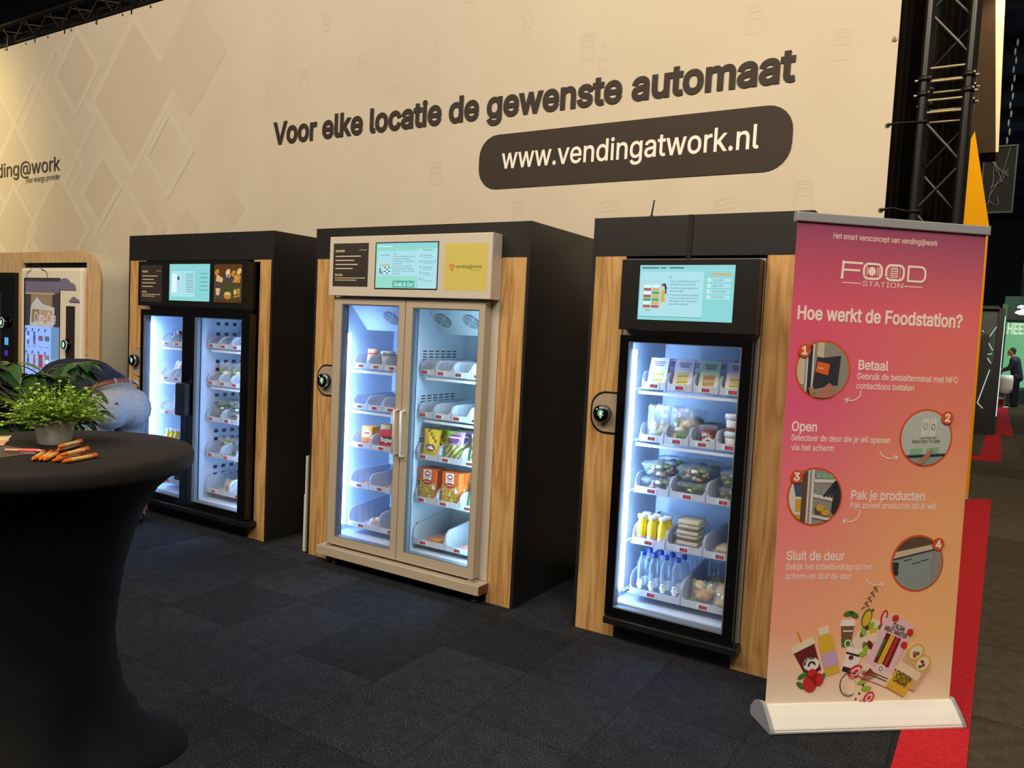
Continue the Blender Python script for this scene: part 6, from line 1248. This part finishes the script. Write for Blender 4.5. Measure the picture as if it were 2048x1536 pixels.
def ph2(c, u, v, s):
    c(sq(u, v, -.12, -.12, .12, .12), 7, 2); c([(u-.12, v-.12), (u+.12, v-.12), (u+.12, v-.06), (u-.12, v-.075)], 9, 3); c([(u-.12, v-.078), (u+.12, v-.062), (u+.12, v-.072), (u-.12, v-.09)], 3, 4)
    for a in (-.02, .016): c([(u+a, v+.08), (u+a+.03, v+.085), (u+a+.026, v+.01), (u+a-.006, v+.005)], 13, 3); s.line(arc(u+a+.012, v+.05, .008, 0, 360, 10, .012), .003, 2, 5)
    s.line([(u-.03, v+.0), (u+.046, v+.006)], .003, 2, 4)
    s.text('Select Door To Open', u-.065, v-.022, .13, .0135, 3, 6, ang=.05, shear=.1); c([(u-.07, v-.048), (u-.016, v-.044), (u-.018, v-.068), (u-.072, v-.072)], 8, 4); c([(u+.005, v-.042), (u+.062, v-.036), (u+.06, v-.062), (u+.004, v-.067)], 8, 4)
    c([(u+.03, v-.042), (u+.036, v-.054), (u-.0, v-.1), (u-.035, v-.125), (u-.04, v-.105)], 6, 8)
photo(.643, 1.224, .731, 1.313, '2', ph2)
def ph3(c, u, v, s):
    c(sq(u, v, -.12, -.12, .12, .12), 2, 2); c(sq(u, v, -.12, -.12, -.05, .12), 13, 3); c([(u-.1, v+.06), (u-.055, v+.06), (u-.06, v+.0), (u-.085, v+.0)], 12, 4); c(sq(u, v, -.085, -.06, -.06, -.01), 11, 5); c(sq(u, v, -.09, -.12, -.06, -.075), 11, 5)
    c(sq(u, v, -.06, -.12, -.036, .12), 10, 5); c(sq(u, v, -.036, -.12, -.028, .12), 13, 6); c(sq(u, v, -.02, -.12, -.008, .12), 13, 6); c(sq(u, v, -.012, .06, .12, .075), 13, 6); c([(u-.01, v-.0), (u+.09, v-.02), (u+.09, v-.005), (u-.01, v+.015)], 13, 7)
    for k in range(4): c(sq(u, v, .0+.026*k, .078, .022+.026*k, .1), 8, 6); c(sq(u, v, .0+.026*k, .012-.005*k, .022+.026*k, .035-.005*k), 9, 6)
    c([(u+.085, v+.07), (u+.12, v+.07), (u+.12, v-.1), (u+.075, v-.06)], 3, 8)
    for k in range(3): c([(u+.085, v+.07-.012*k), (u+.095, v+.062-.012*k), (u+.04+.016*k, v-.002), (u+.034+.016*k, v+.006)], 3, 8)
    c([(u+.0, v-.045), (u+.03, v-.03), (u+.045, v-.045), (u+.03, v-.07), (u+.005, v-.07)], 10, 8); s.ell(u+.025, v-.045, .018, .014, 11, 9); s.ell(u+.05, v-.065, .02, .012, 11, 9)
    c([(u-.01, v-.085), (u+.075, v-.1), (u+.075, v-.088), (u-.01, v-.073)], 13, 9)
photo(.156, .966, .067, 1.049, '3', ph3)
def ph4(c, u, v, s):
    c(sq(u, v, -.12, -.12, .12, .12), 9, 2); c([(u-.12, v+.03), (u+.12, v+.09), (u+.12, v+.12), (u-.12, v+.12)], 10, 3); c([(u-.12, v+.018), (u+.12, v+.075), (u+.12, v+.095), (u-.12, v+.045)], 4, 4); c([(u-.12, v+.012), (u+.08, v+.06), (u+.08, v+.064), (u-.12, v+.018)], 3, 5)
    c([(u+.075, v+.12), (u+.12, v+.12), (u+.12, v-.12), (u+.065, v-.12)], 2, 6); c(sq(u, v, -.12, -.05, -.088, .005), 3, 6)
    for k in range(3): s.line([(u-.065+.04*k, v+.012-.012*(k % 2)), (u-.03+.04*k, v+.02-.012*(k % 2))], .003, 3, 6)
photo(.647, .688, .735, .773, '4', ph4)
# food picture at the foot
FP = {k: i for i, k in enumerate('cream orange plum red green yellow pink brown dark lime lilac white skin olive'.split())}
FPM = [M('fp_'+k, c, .6) for k, c in zip(FP, [(238, 222, 190), (224, 140, 40), (104, 34, 36), (206, 44, 40), (70, 120, 52), (224, 184, 52), (236, 196, 204), (126, 84, 62), (40, 34, 32), (150, 190, 60), (206, 168, 206), (242, 236, 228), (222, 176, 140), (110, 110, 60)])]
mb, s = rs()
def qd(P, k, L): s.poly(P, FP[k], L)
def rotp(cx, cy, a, P): c, q = math.cos(a), math.sin(a); return [(cx+x*c-y*q, cy+x*q+y*c) for x, y in P]
rnd = random.Random(8)
# soup cup
a = .45; cx, cy = .175, .285
qd(rotp(cx, cy, a, [(-.036, -.075), (.036, -.075), (.05, .05), (-.05, .05)]), 'plum', 2); qd(rotp(cx, cy, a, [(-.056, .045), (.056, .045), (.05, .075), (-.05, .075)]), 'cream', 3); qd(rotp(cx, cy, a, [(-.004, .075), (.004, .075), (.004, .125), (-.004, .125)]), 'orange', 2)
s.ell(*rotp(cx, cy, a, [(.004, -.03)])[0], .036, .03, FP['white'], 4); s.line(arc(*rotp(cx, cy, a, [(.004, -.036)])[0], .014, 10, 190, 8), .008, FP['dark'], 5)
for k, ch in enumerate("OMA'S SOEP"):
    g = math.radians(175-115*k/9)+.2; p = rotp(cx, cy, a, [(.004, -.03)])[0]; s.text(ch, p[0]+.0255*math.cos(g), p[1]+.0215*math.sin(g), cap=.009, mat=FP['dark'], L=6, bold=.03, ang=g-math.pi/2, align='c')
# juice bottle
a = .3; cx, cy = .265, .31
qd(rotp(cx, cy, a, [(-.032, -.10), (.032, -.10), (.034, .05), (.022, .085), (-.022, .085), (-.034, .05)]), 'yellow', 5); qd(rotp(cx, cy, a, [(-.034, -.065), (.034, -.065), (.034, .0), (-.034, .0)]), 'lilac', 6); qd(rotp(cx, cy, a, [(-.025, .08), (.025, .08), (.025, .112), (-.025, .112)]), 'cream', 6)
# coffee cup
qd([(.325, .33), (.365, .33), (.376, .42), (.316, .42)], 'brown', 3); qd([(.325, .33), (.365, .33), (.370, .365), (.320, .365)], 'green', 4); s.ell(.352, .345, .016, .018, FP['white'], 5); s.ell(.352, .345, .011, .013, FP['green'], 6); qd([(.310, .42), (.382, .42), (.374, .448), (.318, .448)], 'white', 4); s.rect(.325, .396, .37, .402, FP['white'], 5)
# salad tray
qd([(.37, .355), (.44, .455), (.53, .43), (.56, .36), (.50, .29), (.40, .30)], 'cream', 3); 
for k in range(26): s.ell(.41+.11*rnd.random(), .32+.11*rnd.random(), .02, .012, FP[['yellow', 'lime', 'cream', 'olive', 'plum'][k % 5]], 4+.04*k, rot=rnd.random()*3, n=9)
s.ell(.47, .37, .025, .02, FP['cream'], 6)
# yoghurt pot
qd(rotp(.375, .275, -.25, [(-.03, -.045), (.03, -.045), (.04, .05), (-.04, .05)]), 'white', 7); s.ell(.37, .285, .012, .01, FP['plum'], 8, n=10); qd(rotp(.375, .275, -.25, [(-.03, -.055), (.03, -.055), (.03, -.035), (-.03, -.035)]), 'dark', 8); s.line(rotp(.375, .30, -.25, [(-.028, 0), (.03, 0)]), .008, FP['dark'], 8)
# sandwich carton
a = -.38; cx, cy = .545, .33
qd(rotp(cx, cy, a, [(-.075, -.115), (.065, -.115), (.065, .12), (-.045, .135), (-.075, .10)]), 'pink', 9); qd(rotp(cx, cy, a, [(-.042, -.085), (.034, -.085), (.034, .05), (-.042, .05)]), 'plum', 10); qd(rotp(cx, cy, a, [(-.024, -.085), (-.002, -.085), (.002, .05), (-.02, .05)]), 'yellow', 11); qd(rotp(cx, cy, a, [(.006, -.085), (.02, -.085), (.022, .05), (.008, .05)]), 'red', 11); qd(rotp(cx, cy, a, [(-.042, -.06), (-.03, -.06), (-.03, .02), (-.042, .02)]), 'green', 11)
p = rotp(cx, cy, a, [(-.03, .082)])[0]; s.text('ITALIAN', *p, .06, .019, FP['dark'], 12, bold=.02, ang=a); p = rotp(cx, cy, a, [(-.058, .058)])[0]; s.text('MEAT MASTER', *p, .112, .019, FP['dark'], 12, bold=.02, ang=a)
qd(rotp(cx, cy, a, [(-.08, -.165), (.075, -.165), (.07, -.105), (-.078, -.105)]), 'cream', 10); s.ell(*rotp(cx, cy, a, [(.0, -.10)])[0], .02, .018, FP['white'], 12); s.line(arc(*rotp(cx, cy, a, [(.0, -.10)])[0], .009, 0, 360, 10), .003, FP['brown'], 13)
for k in range(2): s.line(rotp(cx, cy, a, [(-.05, -.128-.012*k), (.05, -.128-.012*k)]), .004, FP['brown'], 12)
for q in ((-.03, .12), (.06, .09), (.058, .03)): s.ell(*rotp(cx, cy, a, [q])[0], .016, .016, FP['red'], 11, n=12)
# wrap
for cx, cy in ((.66, .285), (.695, .235)):
    qd(rotp(cx, cy, -.5, [(-.036, -.10), (.03, -.10), (.04, .02), (-.04, .02)]), 'skin', 11 if cx < .68 else 13); s.ell(cx+.008, cy+.02, .042, .034, FP['yellow'], 12 if cx < .68 else 14, rot=-.5+1.2); s.ell(cx+.008, cy+.02, .034, .026, FP['cream'], 13 if cx < .68 else 15, rot=.7)
    for k in range(5): s.ell(cx+.008+.03*(rnd.random()-.5), cy+.02+.03*(rnd.random()-.5), .009, .008, FP[['red', 'green', 'white', 'red', 'lime'][k]], 16, n=8)
qd(rotp(.615, .185, -.5, [(-.055, -.06), (.045, -.06), (.055, .05), (-.05, .05)]), 'yellow', 14); qd(rotp(.635, .215, -.5, [(-.065, -.01), (.06, -.01), (.06, .03), (-.06, .03)]), 'cream', 15)
p = rotp(.615, .185, -.5, [(-.045, .005)])[0]; s.text('CHICKEN', *p, .08, .022, FP['dark'], 17, bold=.02, ang=-.5); p = rotp(.615, .185, -.5, [(-.042, -.022)])[0]; s.text('CAESAR', *p, .07, .022, FP['dark'], 17, bold=.02, ang=-.5)
# strawberries, slices, leaves
for cx, cy, r in ((.19, .175, .036), (.225, .195, .03), (.20, .215, .026)): s.ell(cx, cy, r*.85, r, FP['red'], 9, rot=.5, n=16)
for cx, cy, g in ((.155, .21, .5), (.15, .17, -.6), (.245, .20, 1.2), (.37, .47, -.5), (.345, .475, .2), (.42, .30, .4), (.43, .18, .3), (.47, .20, -.4), (.45, .15, .1)): s.ell(cx, cy, .024, .011, FP['lime' if cy < .4 and cx > .3 else 'green'], 8, rot=g, n=10)
for k in range(9): s.ell(.41+.006*k+.012*(k % 2), .50+.011*k, .012, .003, FP['olive'], 8, rot=.5+1.8*(k % 2), n=8)
for cx, cy, r, g in ((.395, .225, .036, .6), (.44, .215, .03, -.3), (.465, .11, .03, .9)): s.ell(cx, cy, r, r*.72, FP['red'], 9, rot=g, n=16); s.ell(cx, cy, r*.74, r*.46, FP['pink'], 10, rot=g, n=14); s.ell(cx, cy, r*.4, r*.2, FP['red'], 11, rot=g, n=10)
qd([(.42, .19), (.46, .24), (.50, .20), (.455, .185)], 'red', 10)
s.line(arc(.37, .17, .042, 60, 300, 16, .05), .004, FP['dark'], 9); s.line(arc(.375, .165, .028, 0, 360, 16, .036), .003, FP['cream'], 9)
s.ell(.43, .455, .022, .042, FP['green'], 6, rot=-.3, n=14); s.ell(.43, .452, .017, .035, FP['yellow'], 7, rot=-.3, n=14); s.ell(.51, .455, .016, .035, FP['red'], 6, rot=-.2, n=14); s.ell(.51, .455, .008, .026, FP['pink'], 7, rot=-.2, n=14)
for cx, cy in ((.455, .49), (.435, .165), (.42, .13), (.405, .105)): s.ell(cx, cy, .005, .005, FP['dark'], 9, n=8)
s.ell(.44, .095, .02, .012, FP['skin'], 8, n=10)
mb.build('food_picture', FPM, GP)

# ================================================================== standing table and what is on it
TC = (-2.045, -2.265); SPX = noise_mat('black_stretch_cloth', (34, 30, 28), (40, 36, 33), 30, .75, spec=.25)
tb = thing('standing_table', 'round standing table in a black stretch cover, in front at the left', 'table', (TC[0], TC[1], 0))
MB().lathe([(.447, 1.03), (.456, 1.036), (.461, 1.05), (.461, 1.078), (.455, 1.093), (.44, 1.0995), (.2, 1.10), (0, 1.10)], 72, caps=False).build('top_cover', SPX, tb)
ft = math.radians(38)
def lob(t, z): return 1-max(0, (.3-z)/.3)*.34*(1-abs(math.cos(2*(t-ft)))**1.5)
MB().lathe([(.475, .002), (.465, .02), (.42, .045), (.355, .078), (.293, .13), (.24, .226), (.213, .344), (.206, .42), (.215, .53), (.237, .68), (.267, .79), (.303, .89), (.345, .96), (.40, 1.01), (.447, 1.032)], 72, mod=lob, caps=False).build('skirt', M('black_stretch_shaded', (14, 14, 16), .8, spec=.15), tb)  # same stretch cloth as the top, underside shade put into its colour
for k in range(4):
    a = ft+k*math.pi/2; MB().lathe([(.03, 0), (.03, .012), (.012, .02)], 14, (.43*math.cos(a), .43*math.sin(a), 0)).build('foot', BLACKM, tb)
ZT = 1.1002
pp = thing('potted_herb', 'bright green herb in a small grey concrete pot on the standing table', 'plant', (-2.112, -2.222, ZT))
MB().lathe([(0, .001), (.050, 0), (.053, .004), (.067, .095), (.064, .095), (.058, .07), (0, .07)], 36, caps=False).build('pot', noise_mat('concrete', (188, 184, 172), (206, 202, 190), 25, .85, bump=.2), pp)
MB().lathe([(0, .082), (.0625, .080)], 24, caps=False).build('soil', M('soil', (52, 40, 30), .95), pp)
random.seed(21); st = MB(); lv = MB()
for k in range(330):
    a = random.random()*6.283; el = math.radians(4+70*random.random()**.95); L = .05+.088*random.random()
    r0 = .055*random.random()**.5; b = Vector((r0*math.cos(a), r0*math.sin(a), .083))
    d = Vector((math.cos(a)*math.cos(el), math.sin(a)*math.cos(el), math.sin(el)))
    if k % 9 == 0: L *= 1.25
    pts = [b]; dd = d.copy()
    for q in range(4): pts.append(pts[-1]+dd*L/4); dd = (dd+Vector((random.uniform(-.2, .2), random.uniform(-.2, .2), -.16+.10*random.random()))).normalized()
    pts = [Vector((p.x, p.y, max(p.z, .02 if p.xy.length > .068 else .084))) for p in pts]
    st.tube(pts, [.0016, .0014, .0012, .001, .0008], 4, caps=False)
    for q in range(1, 5):
        for sgn in (0, 1) if q < 4 else (0, 1, 2):
            aa = random.random()*6.283; ld = (dd*.5+Vector((math.cos(aa), math.sin(aa), .2+.3*random.random()))).normalized(); S = (.009+.009*random.random())*(1.25 if q == 4 else 1)
            lv.leaf(pts[q], ld, (0, 0, 1), S, S*.72, random.choice((0, 0, 1, 2)), .2, .2, 2)
st.build('stem', M('herb_stem', (142, 168, 58), .6), pp); lv.build('foliage', [M('herb_leaf', (150, 186, 54), .55), M('herb_leaf_light', (178, 206, 86), .55), M('herb_leaf_dark', (112, 150, 40), .55)], pp)
for tr, L in (((.11, .05), .11), ((.10, -.02), .08)):
    pass
# pens
PW = M('pen_pale_wood', (232, 186, 106), .5); PO = M('pen_orange', (226, 112, 22), .4); PCR = M('pen_coral', (236, 104, 76), .45)
def pen():
    t = thing('pen', '', 'pen')
    MB().tube([(.028, 0, .0078), (.115, 0, .0078)], .0072, 12).build('barrel', PW, t)
    MB().tube([(0, 0, .0078), (.012, 0, .0078), (.029, 0, .0078)], [.0022, .0062, .0078], 12).build('grip', PO, t)
    MB().tube([(.115, 0, .0078), (.138, 0, .0078), (.143, 0, .0078)], [.0078, .0076, .005], 12).box(.10, .14, -.002, .002, .0152, .0172).build('cap', PO, t)
    return t
PEN = Kit(pen)
for (x, y, an, dz), nm in zip(((-1.815, -2.444, 140, 0), (-1.800, -2.430, 139, 0), (-1.786, -2.424, 137, 0), (-1.905, -2.318, 122, .0155), (-1.805, -2.376, 122, .0), (-1.760, -2.412, 113, .0), (-1.752, -2.392, 117, .0155), (-1.724, -2.400, 108, 0), (-1.93, -2.308, 124, 0)),
        ('nearest to the leaflets', 'second from the leaflets', 'third from the leaflets', 'on top at left of the heap', 'in the middle of the heap', 'under the crossing pen at the right', 'across the right part of the heap', 'at the right edge of the heap', 'at the back by the concrete pot')):
    PEN((x, y, ZT+dz), f'orange and pale wood pen {nm}, on the standing table', 'pen', 'pens on the standing table', (0, 0, math.radians(an)))
cp = thing('pen', 'coral pen lying on the dark leaflet at the left of the standing table', 'pen', (-2.035, -2.42, ZT+.003), (0, 0, math.radians(41)))
MB().tube([(.0, 0, .006), (.04, 0, .006)], .0045, 10).build('barrel', M('pen_peach', (240, 176, 140), .5), cp); MB().tube([(.04, 0, .006), (.10, 0, .006)], .006, 10).build('grip', PCR, cp); MB().tube([(.10, 0, .006), (.116, 0, .006)], [.0055, .001], 10).build('tip', M('pen_tip', (230, 200, 190), .4), cp)
def leaflet(P, label, mats, pr):
    c = Vector((sum(p[0] for p in P)/len(P), sum(p[1] for p in P)/len(P), 0)); t = thing('leaflet', label, 'leaflet', (c.x, c.y, ZT), group='leaflets on the standing table')
    MB().prism([(x-c.x, y-c.y) for x, y in P], (0, 0, 0), (1, 0, 0), (0, 1, 0), (0, 0, .0016)).build('paper', mats[0], t)
    mb = MB(); s = Sheet(mb, (0, 0, .0016), (1, 0, 0), (0, 1, 0)); pr(s); mb.build('print', mats, t)
leaflet([(-2.165, -2.357), (-1.985, -2.335), (-1.955, -2.376), (-1.94, -2.53), (-2.10, -2.50)], 'dark grey leaflet lying at the left front of the standing table', [M('leaflet_dark', (76, 66, 60), .4), M('leaflet_blue', (150, 164, 186), .4), WHITET], lambda s: (s.poly([(.03, .04), (.075, .06), (.085, .045), (.03, .02)], 1), s.ell(-.02, -.02, .012, .006, 2), s.ell(-.05, .03, .02, .008, 2)))
leaflet([(-2.378, -2.239), (-2.18, -2.357), (-2.28, -2.47), (-2.43, -2.34)], 'cream leaflet with a green top edge at the left edge of the standing table', [M('leaflet_cream', (238, 214, 176), .5), M('leaflet_green', (176, 172, 70), .5), M('leaflet_peach', (230, 160, 124), .5)], lambda s: (s.poly([(-.06, .105), (-.03, .09), (-.09, .0), (-.115, .015)], 1), s.poly([(.04, .06), (.12, .0), (.07, -.06), (.02, .0)], 2)))
# big dark leafed plant on the floor
bp = thing('potted_money_tree', 'large dark green broad-leafed plant standing behind the standing table at left', 'plant', (-3.86, -1.5, 0))
MB().lathe([(0, .002), (.16, 0), (.20, .38), (.19, .38), (.18, .34), (0, .34)], 28, caps=False).build('pot', M('dark_planter', (40, 38, 38), .6), bp)
random.seed(33); trk = MB(); lf = MB()
for k in range(5):
    a = k*1.3; trk.tube([(.05*math.cos(a), .05*math.sin(a), .34), (.03*math.cos(a+.6), .03*math.sin(a+.6), .6), (.06*math.cos(a+1), .06*math.sin(a+1), .82+.05*k)], [.018, .014, .010], 8)
for k in range(54):
    a = random.random()*6.283; z = .86+.44*random.random(); R = .14+.22*random.random()
    p0 = Vector((.05*math.cos(a), .05*math.sin(a), z-.16)); p1 = Vector((R*math.cos(a), R*math.sin(a), z)); md = (p0+p1)/2+Vector((0, 0, .06))
    trk.tube([p0, md, p1], [.006, .005, .004], 5, caps=False)
    n = 6
    for q in range(n):
        aa = a+(q-(n-1)/2)*.75; lf.leaf(p1, (math.cos(aa), math.sin(aa), random.uniform(-.25, .25)), (0, 0, 1), .12+.09*random.random(), .05+.03*random.random(), random.choice((0, 0, 1)), .45, .18, 5)
trk.build('branch', M('plant_stem', (70, 78, 44), .7), bp); lf.build('foliage', [M('glossy_leaf', (42, 72, 38), .32), M('glossy_leaf_light', (66, 100, 52), .32)], bp)

# ================================================================== people
def blob(name, items, mat, par, voxel=.014, smooth=6):
    mb = MB()
    for it in items:
        if it[0] == 'e': mb.ball(it[1], it[2], 0, 16, 10)
        else:
            p0, r0, p1, r1 = it; p0, p1 = Vector(p0), Vector(p1); k = max(2, int((p1-p0).length/(min(r0, r1)*.35))+1)
            for i in range(k+1): t = i/k; mb.ball(p0.lerp(p1, t), r0+(r1-r0)*t, 0, 12, 8)
    o = mb.build(name, mat, par)
    r = o.modifiers.new('r', 'REMESH'); r.mode = 'VOXEL'; r.voxel_size = voxel; r.use_smooth_shade = True
    s = o.modifiers.new('s', 'SMOOTH'); s.factor = .5; s.iterations = smooth
    bpy.context.view_layer.update()
    me = bpy.data.meshes.new_from_object(o.evaluated_get(bpy.context.evaluated_depsgraph_get())); me.name = name
    o.modifiers.clear(); o.data = me
    for p in me.polygons: p.use_smooth = True
    return o
SKIN = M('skin', (206, 150, 122), .5); HAIR = M('dark_hair', (40, 30, 26), .7)
NAVYC = noise_mat('navy_knit', (30, 34, 50), (38, 44, 62), 24, .85, spec=.2); JEAN = noise_mat('grey_blue_jeans', (146, 149, 156), (162, 164, 170), 40, .85, (1, 1, 3), spec=.2)
def hand(items, w, d, side, k=1.0):
    """palm and five curled fingers hanging from wrist w along d"""
    d = Vector(d).normalized(); side = Vector(side).normalized(); n = d.cross(side)
    items.append((w, .026*k, w+d*.07*k, .030*k))
    for q, L in zip((-.030, -.010, .010, .022), (.058, .072, .076, .062)):
        b = w+d*.085*k+side*q*k; m_ = b+d*L*.5*k+n*.008*k; items += [(b, .0095*k, m_, .009*k), (m_, .009*k, m_+d*L*.42*k+n*.022*k, .0078*k)]
    b = w+d*.03*k+side*.03*k; items += [(b, .012*k, b+d*.035*k+side*.026*k+n*.012*k, .0105*k), (b+d*.035*k+side*.026*k+n*.012*k, .010*k, b+d*.068*k+side*.028*k+n*.022*k, .009*k)]
pm = thing('person', 'person in navy sweater, grey jeans and brown belt bending over before the far fridge', 'person', (-4.73, -.45, 0))
V = Vector
pel, wst, c1, c2, sh_m, hd = V((.05, 0, .91)), V((-.03, -.01, .995)), V((-.27, -.03, 1.075)), V((-.50, -.04, 1.06)), V((-.64, -.05, 1.0)), V((-.80, -.06, .83))
lk, rk = V((.0, -.17, .49)), V((.0, .16, .49)); la, ra = V((.06, -.18, .09)), V((.06, .17, .09))
ls, rs_ = sh_m+V((.02, -.185, -.01)), sh_m+V((.02, .185, -.01)); lel, rel = V((-.68, -.27, .72)), V((-.70, .17, .72)); lw, rw = V((-.80, -.24, .50)), V((-.80, .12, .50))
body = [(pel, .11, wst, .10), (wst, .10, c1, .105), (c1, .105, c2, .115), (c2, .115, sh_m, .10), (sh_m, .07, hd+V((.05, 0, .06)), .058), ('e', hd, (.095, .078, .115)), ('e', hd+V((-.085, 0, -.02)), (.02, .014, .02)),
        ('e', hd+V((0, -.078, 0)), (.018, .01, .03)), ('e', hd+V((0, .078, 0)), (.018, .01, .03)),
        (pel+V((0, -.1, -.04)), .10, lk, .065), (lk, .06, la, .045), (pel+V((0, .1, -.04)), .10, rk, .065), (rk, .06, ra, .045), (ls, .06, lel, .046), (lel, .045, lw, .030), (rs_, .06, rel, .046), (rel, .045, rw, .030),
        (la, .045, la+V((-.10, 0, -.045)), .035), (ra, .045, ra+V((-.10, 0, -.045)), .035)]
hand(body, lw, (-.25, .05, -1), (1, 0, -.2)); hand(body, rw, (-.25, -.05, -1), (1, 0, -.2))
bd = blob('body', body, SKIN, pm, .008, 4)
tr_ = [('e', pel+V((-.02, 0, .0)), (.165, .205, .165)), ('e', pel+V((.04, 0, -.01)), (.16, .20, .15)), ('e', pel+V((.06, -.088, -.03)), (.15, .135, .15)), ('e', pel+V((.06, .088, -.03)), (.15, .135, .15)), (pel+V((-.01, -.105, -.06)), .125, lk, .088), (lk, .085, la+V((0, 0, -.02)), .068), (pel+V((-.01, .105, -.06)), .125, rk, .088), (rk, .085, ra+V((0, 0, -.02)), .068), ('e', pel.lerp(wst, .6)+V((.02, 0, 0)), (.13, .195, .13))]
tz = blob('trousers', tr_, JEAN, pm, .011, 4)
MB().tube([(pel.x+.205, -.115, .945), (pel.x+.207, -.11, .935)], .009, 8).build('pocket_button', M('dark_button', (60, 54, 50), .4), tz)
sw = [('e', wst+V((-.055, -.065, -.03)), (.135, .165, .16)), ('e', wst+V((-.035, -.01, .005)), (.125, .202, .165)), ('e', wst+V((-.12, -.01, .03)), (.15, .205, .16)), ('e', c1+V((.02, 0, .0)), (.19, .20, .148)), ('e', c2, (.20, .20, .15)), (c1, .15, c2, .155), (c2+V((0, -.06, 0)), .14, sh_m+V((0, -.07, 0)), .115), (c2+V((0, .06, 0)), .14, sh_m+V((0, .07, 0)), .115), (ls, .088, lel, .064), (lel, .064, lw+V((.01, 0, .03)), .043), (rs_, .088, rel, .064), (rel, .064, rw+V((.01, 0, .03)), .043), (sh_m+V((0, 0, -.02)), .09, sh_m+V((-.07, 0, -.06)), .07)]
blob('sweater', sw, NAVYC, pm, .011, 5)
bl = MB(); P = []
ax = V((-.62, 0, .78)).normalized(); e1 = V((0, 1, 0)); e2 = ax.cross(e1); cc = wst+V((.052, 0, -.004))
for k in range(37): a = 2*math.pi*k/36; P.append(cc+e1*.196*math.cos(a)+e2*.166*math.sin(a))
vs = []
for p in P: vs += [p-ax*.017, p+ax*.017]
bl.add(vs, [(2*i, 2*i+2, 2*i+3, 2*i+1) for i in range(36)], 0, True); b_ = bl.build('belt', M('brown_leather', (116, 62, 46), .5), pm); b_.modifiers.new('belt_thickness', 'SOLIDIFY').thickness = .006
for a in (-.25, .35, 2.9): q = cc+e1*.19*math.sin(a)-e2*.166*math.cos(a); MB().tube([q-ax*.024, q+ax*.022], .006, 6).build('belt_loop', JEAN, tz)
blob('hair', [('e', hd+V((.02, 0, .02)), (.10, .085, .105)), ('e', hd+V((.05, 0, -.01)), (.075, .08, .09))], HAIR, pm, .01, 2)
for a_ in (la, ra): blob('shoe', [('e', V((a_.x-.05, a_.y, .045)), (.135, .048, .044)), (V((a_.x+.03, a_.y, .05)), .045, V((a_.x+.02, a_.y, .08)), .045)], M('dark_shoe', (30, 26, 24), .4), pm, .008, 3)
# man in the distance
fm = thing('person', 'person in a navy suit standing far away in the aisle, facing left and leaning forward', 'person', (1.45, 25.0, 0))
hd = V((-.12, 0, 1.72)); nk = V((-.06, 0, 1.52)); shc = V((-.03, 0, 1.46)); pv = V((.05, 0, .98))
la, ra = V((.02, -.10, .09)), V((.10, .10, .09)); lk, rk = V((-.01, -.10, .52)), V((.09, .10, .52))
ls, rr = shc+V((-.02, -.2, -.03)), shc+V((-.02, .2, -.03)); le, re_ = V((-.16, -.25, 1.20)), V((-.14, .22, 1.22)); lw, rw = V((-.38, -.22, 1.12)), V((-.36, .18, 1.14))
body = [('e', hd, (.105, .08, .125)), ('e', hd+V((-.105, 0, -.02)), (.02, .014, .022)), ('e', hd+V((.0, -.08, -.01)), (.02, .012, .032)), ('e', hd+V((.0, .08, -.01)), (.02, .012, .032)), ('e', hd+V((-.075, 0, -.085)), (.04, .04, .03)), (hd+V((.03, 0, -.08)), .06, nk, .06), (nk, .07, shc, .1), (shc, .13, pv, .13), (ls+V((0, .06, 0)), .08, ls, .06), (rr+V((0, -.06, 0)), .08, rr, .06),
        (ls, .06, le, .045), (le, .045, lw, .03), (rr, .06, re_, .045), (re_, .045, rw, .03), (pv+V((0, -.09, -.04)), .1, lk, .065), (lk, .062, la, .045), (pv+V((0, .09, -.04)), .1, rk, .065), (rk, .062, ra, .045), (la, .045, la+V((-.1, 0, -.05)), .035), (ra, .045, ra+V((-.1, 0, -.05)), .035)]
hand(body, lw, (-1, .05, -.25), (0, 1, 0)); hand(body, rw, (-1, .05, -.25), (0, -1, 0))
blob('body', body, SKIN, fm, .009, 3)
SUIT = M('navy_suit', (34, 40, 66), .8)
blob('jacket', [(shc+V((.02, 0, -.02)), .155, pv+V((.02, 0, .02)), .165), (shc+V((.0, -.09, -.02)), .11, ls, .085), (shc+V((0, .09, -.02)), .11, rr, .085), (ls, .082, le, .066), (le, .064, lw+V((.05, 0, 0)), .046), (rr, .082, re_, .066), (re_, .064, rw+V((.05, 0, 0)), .046), ('e', pv+V((.03, 0, -.06)), (.17, .18, .14))], SUIT, fm, .014, 3)
blob('trousers', [('e', pv+V((.01, 0, -.05)), (.15, .17, .14)), (pv+V((0, -.09, -.06)), .115, lk, .083), (lk, .083, la+V((0, 0, .0)), .066), (pv+V((0, .09, -.06)), .115, rk, .083), (rk, .083, ra, .066)], M('dark_trousers', (26, 28, 42), .8), fm, .014, 3)
blob('hair', [('e', hd+V((.025, 0, .04)), (.098, .086, .105)), ('e', hd+V((.06, 0, -.02)), (.05, .075, .07))], HAIR, fm, .01, 2)
blob('shirt_collar', [('e', nk+V((-.0, 0, .0)), (.08, .08, .035))], M('white_shirt', (228, 228, 230), .7), fm, .008, 1)
for a_ in (la, ra): blob('shoe', [('e', V((a_.x-.05, a_.y, .045)), (.135, .048, .044)), (V((a_.x+.02, a_.y, .05)), .045, V((a_.x, a_.y, .08)), .045)], M('dark_shoe', (30, 26, 24), .4), fm, .01, 2)
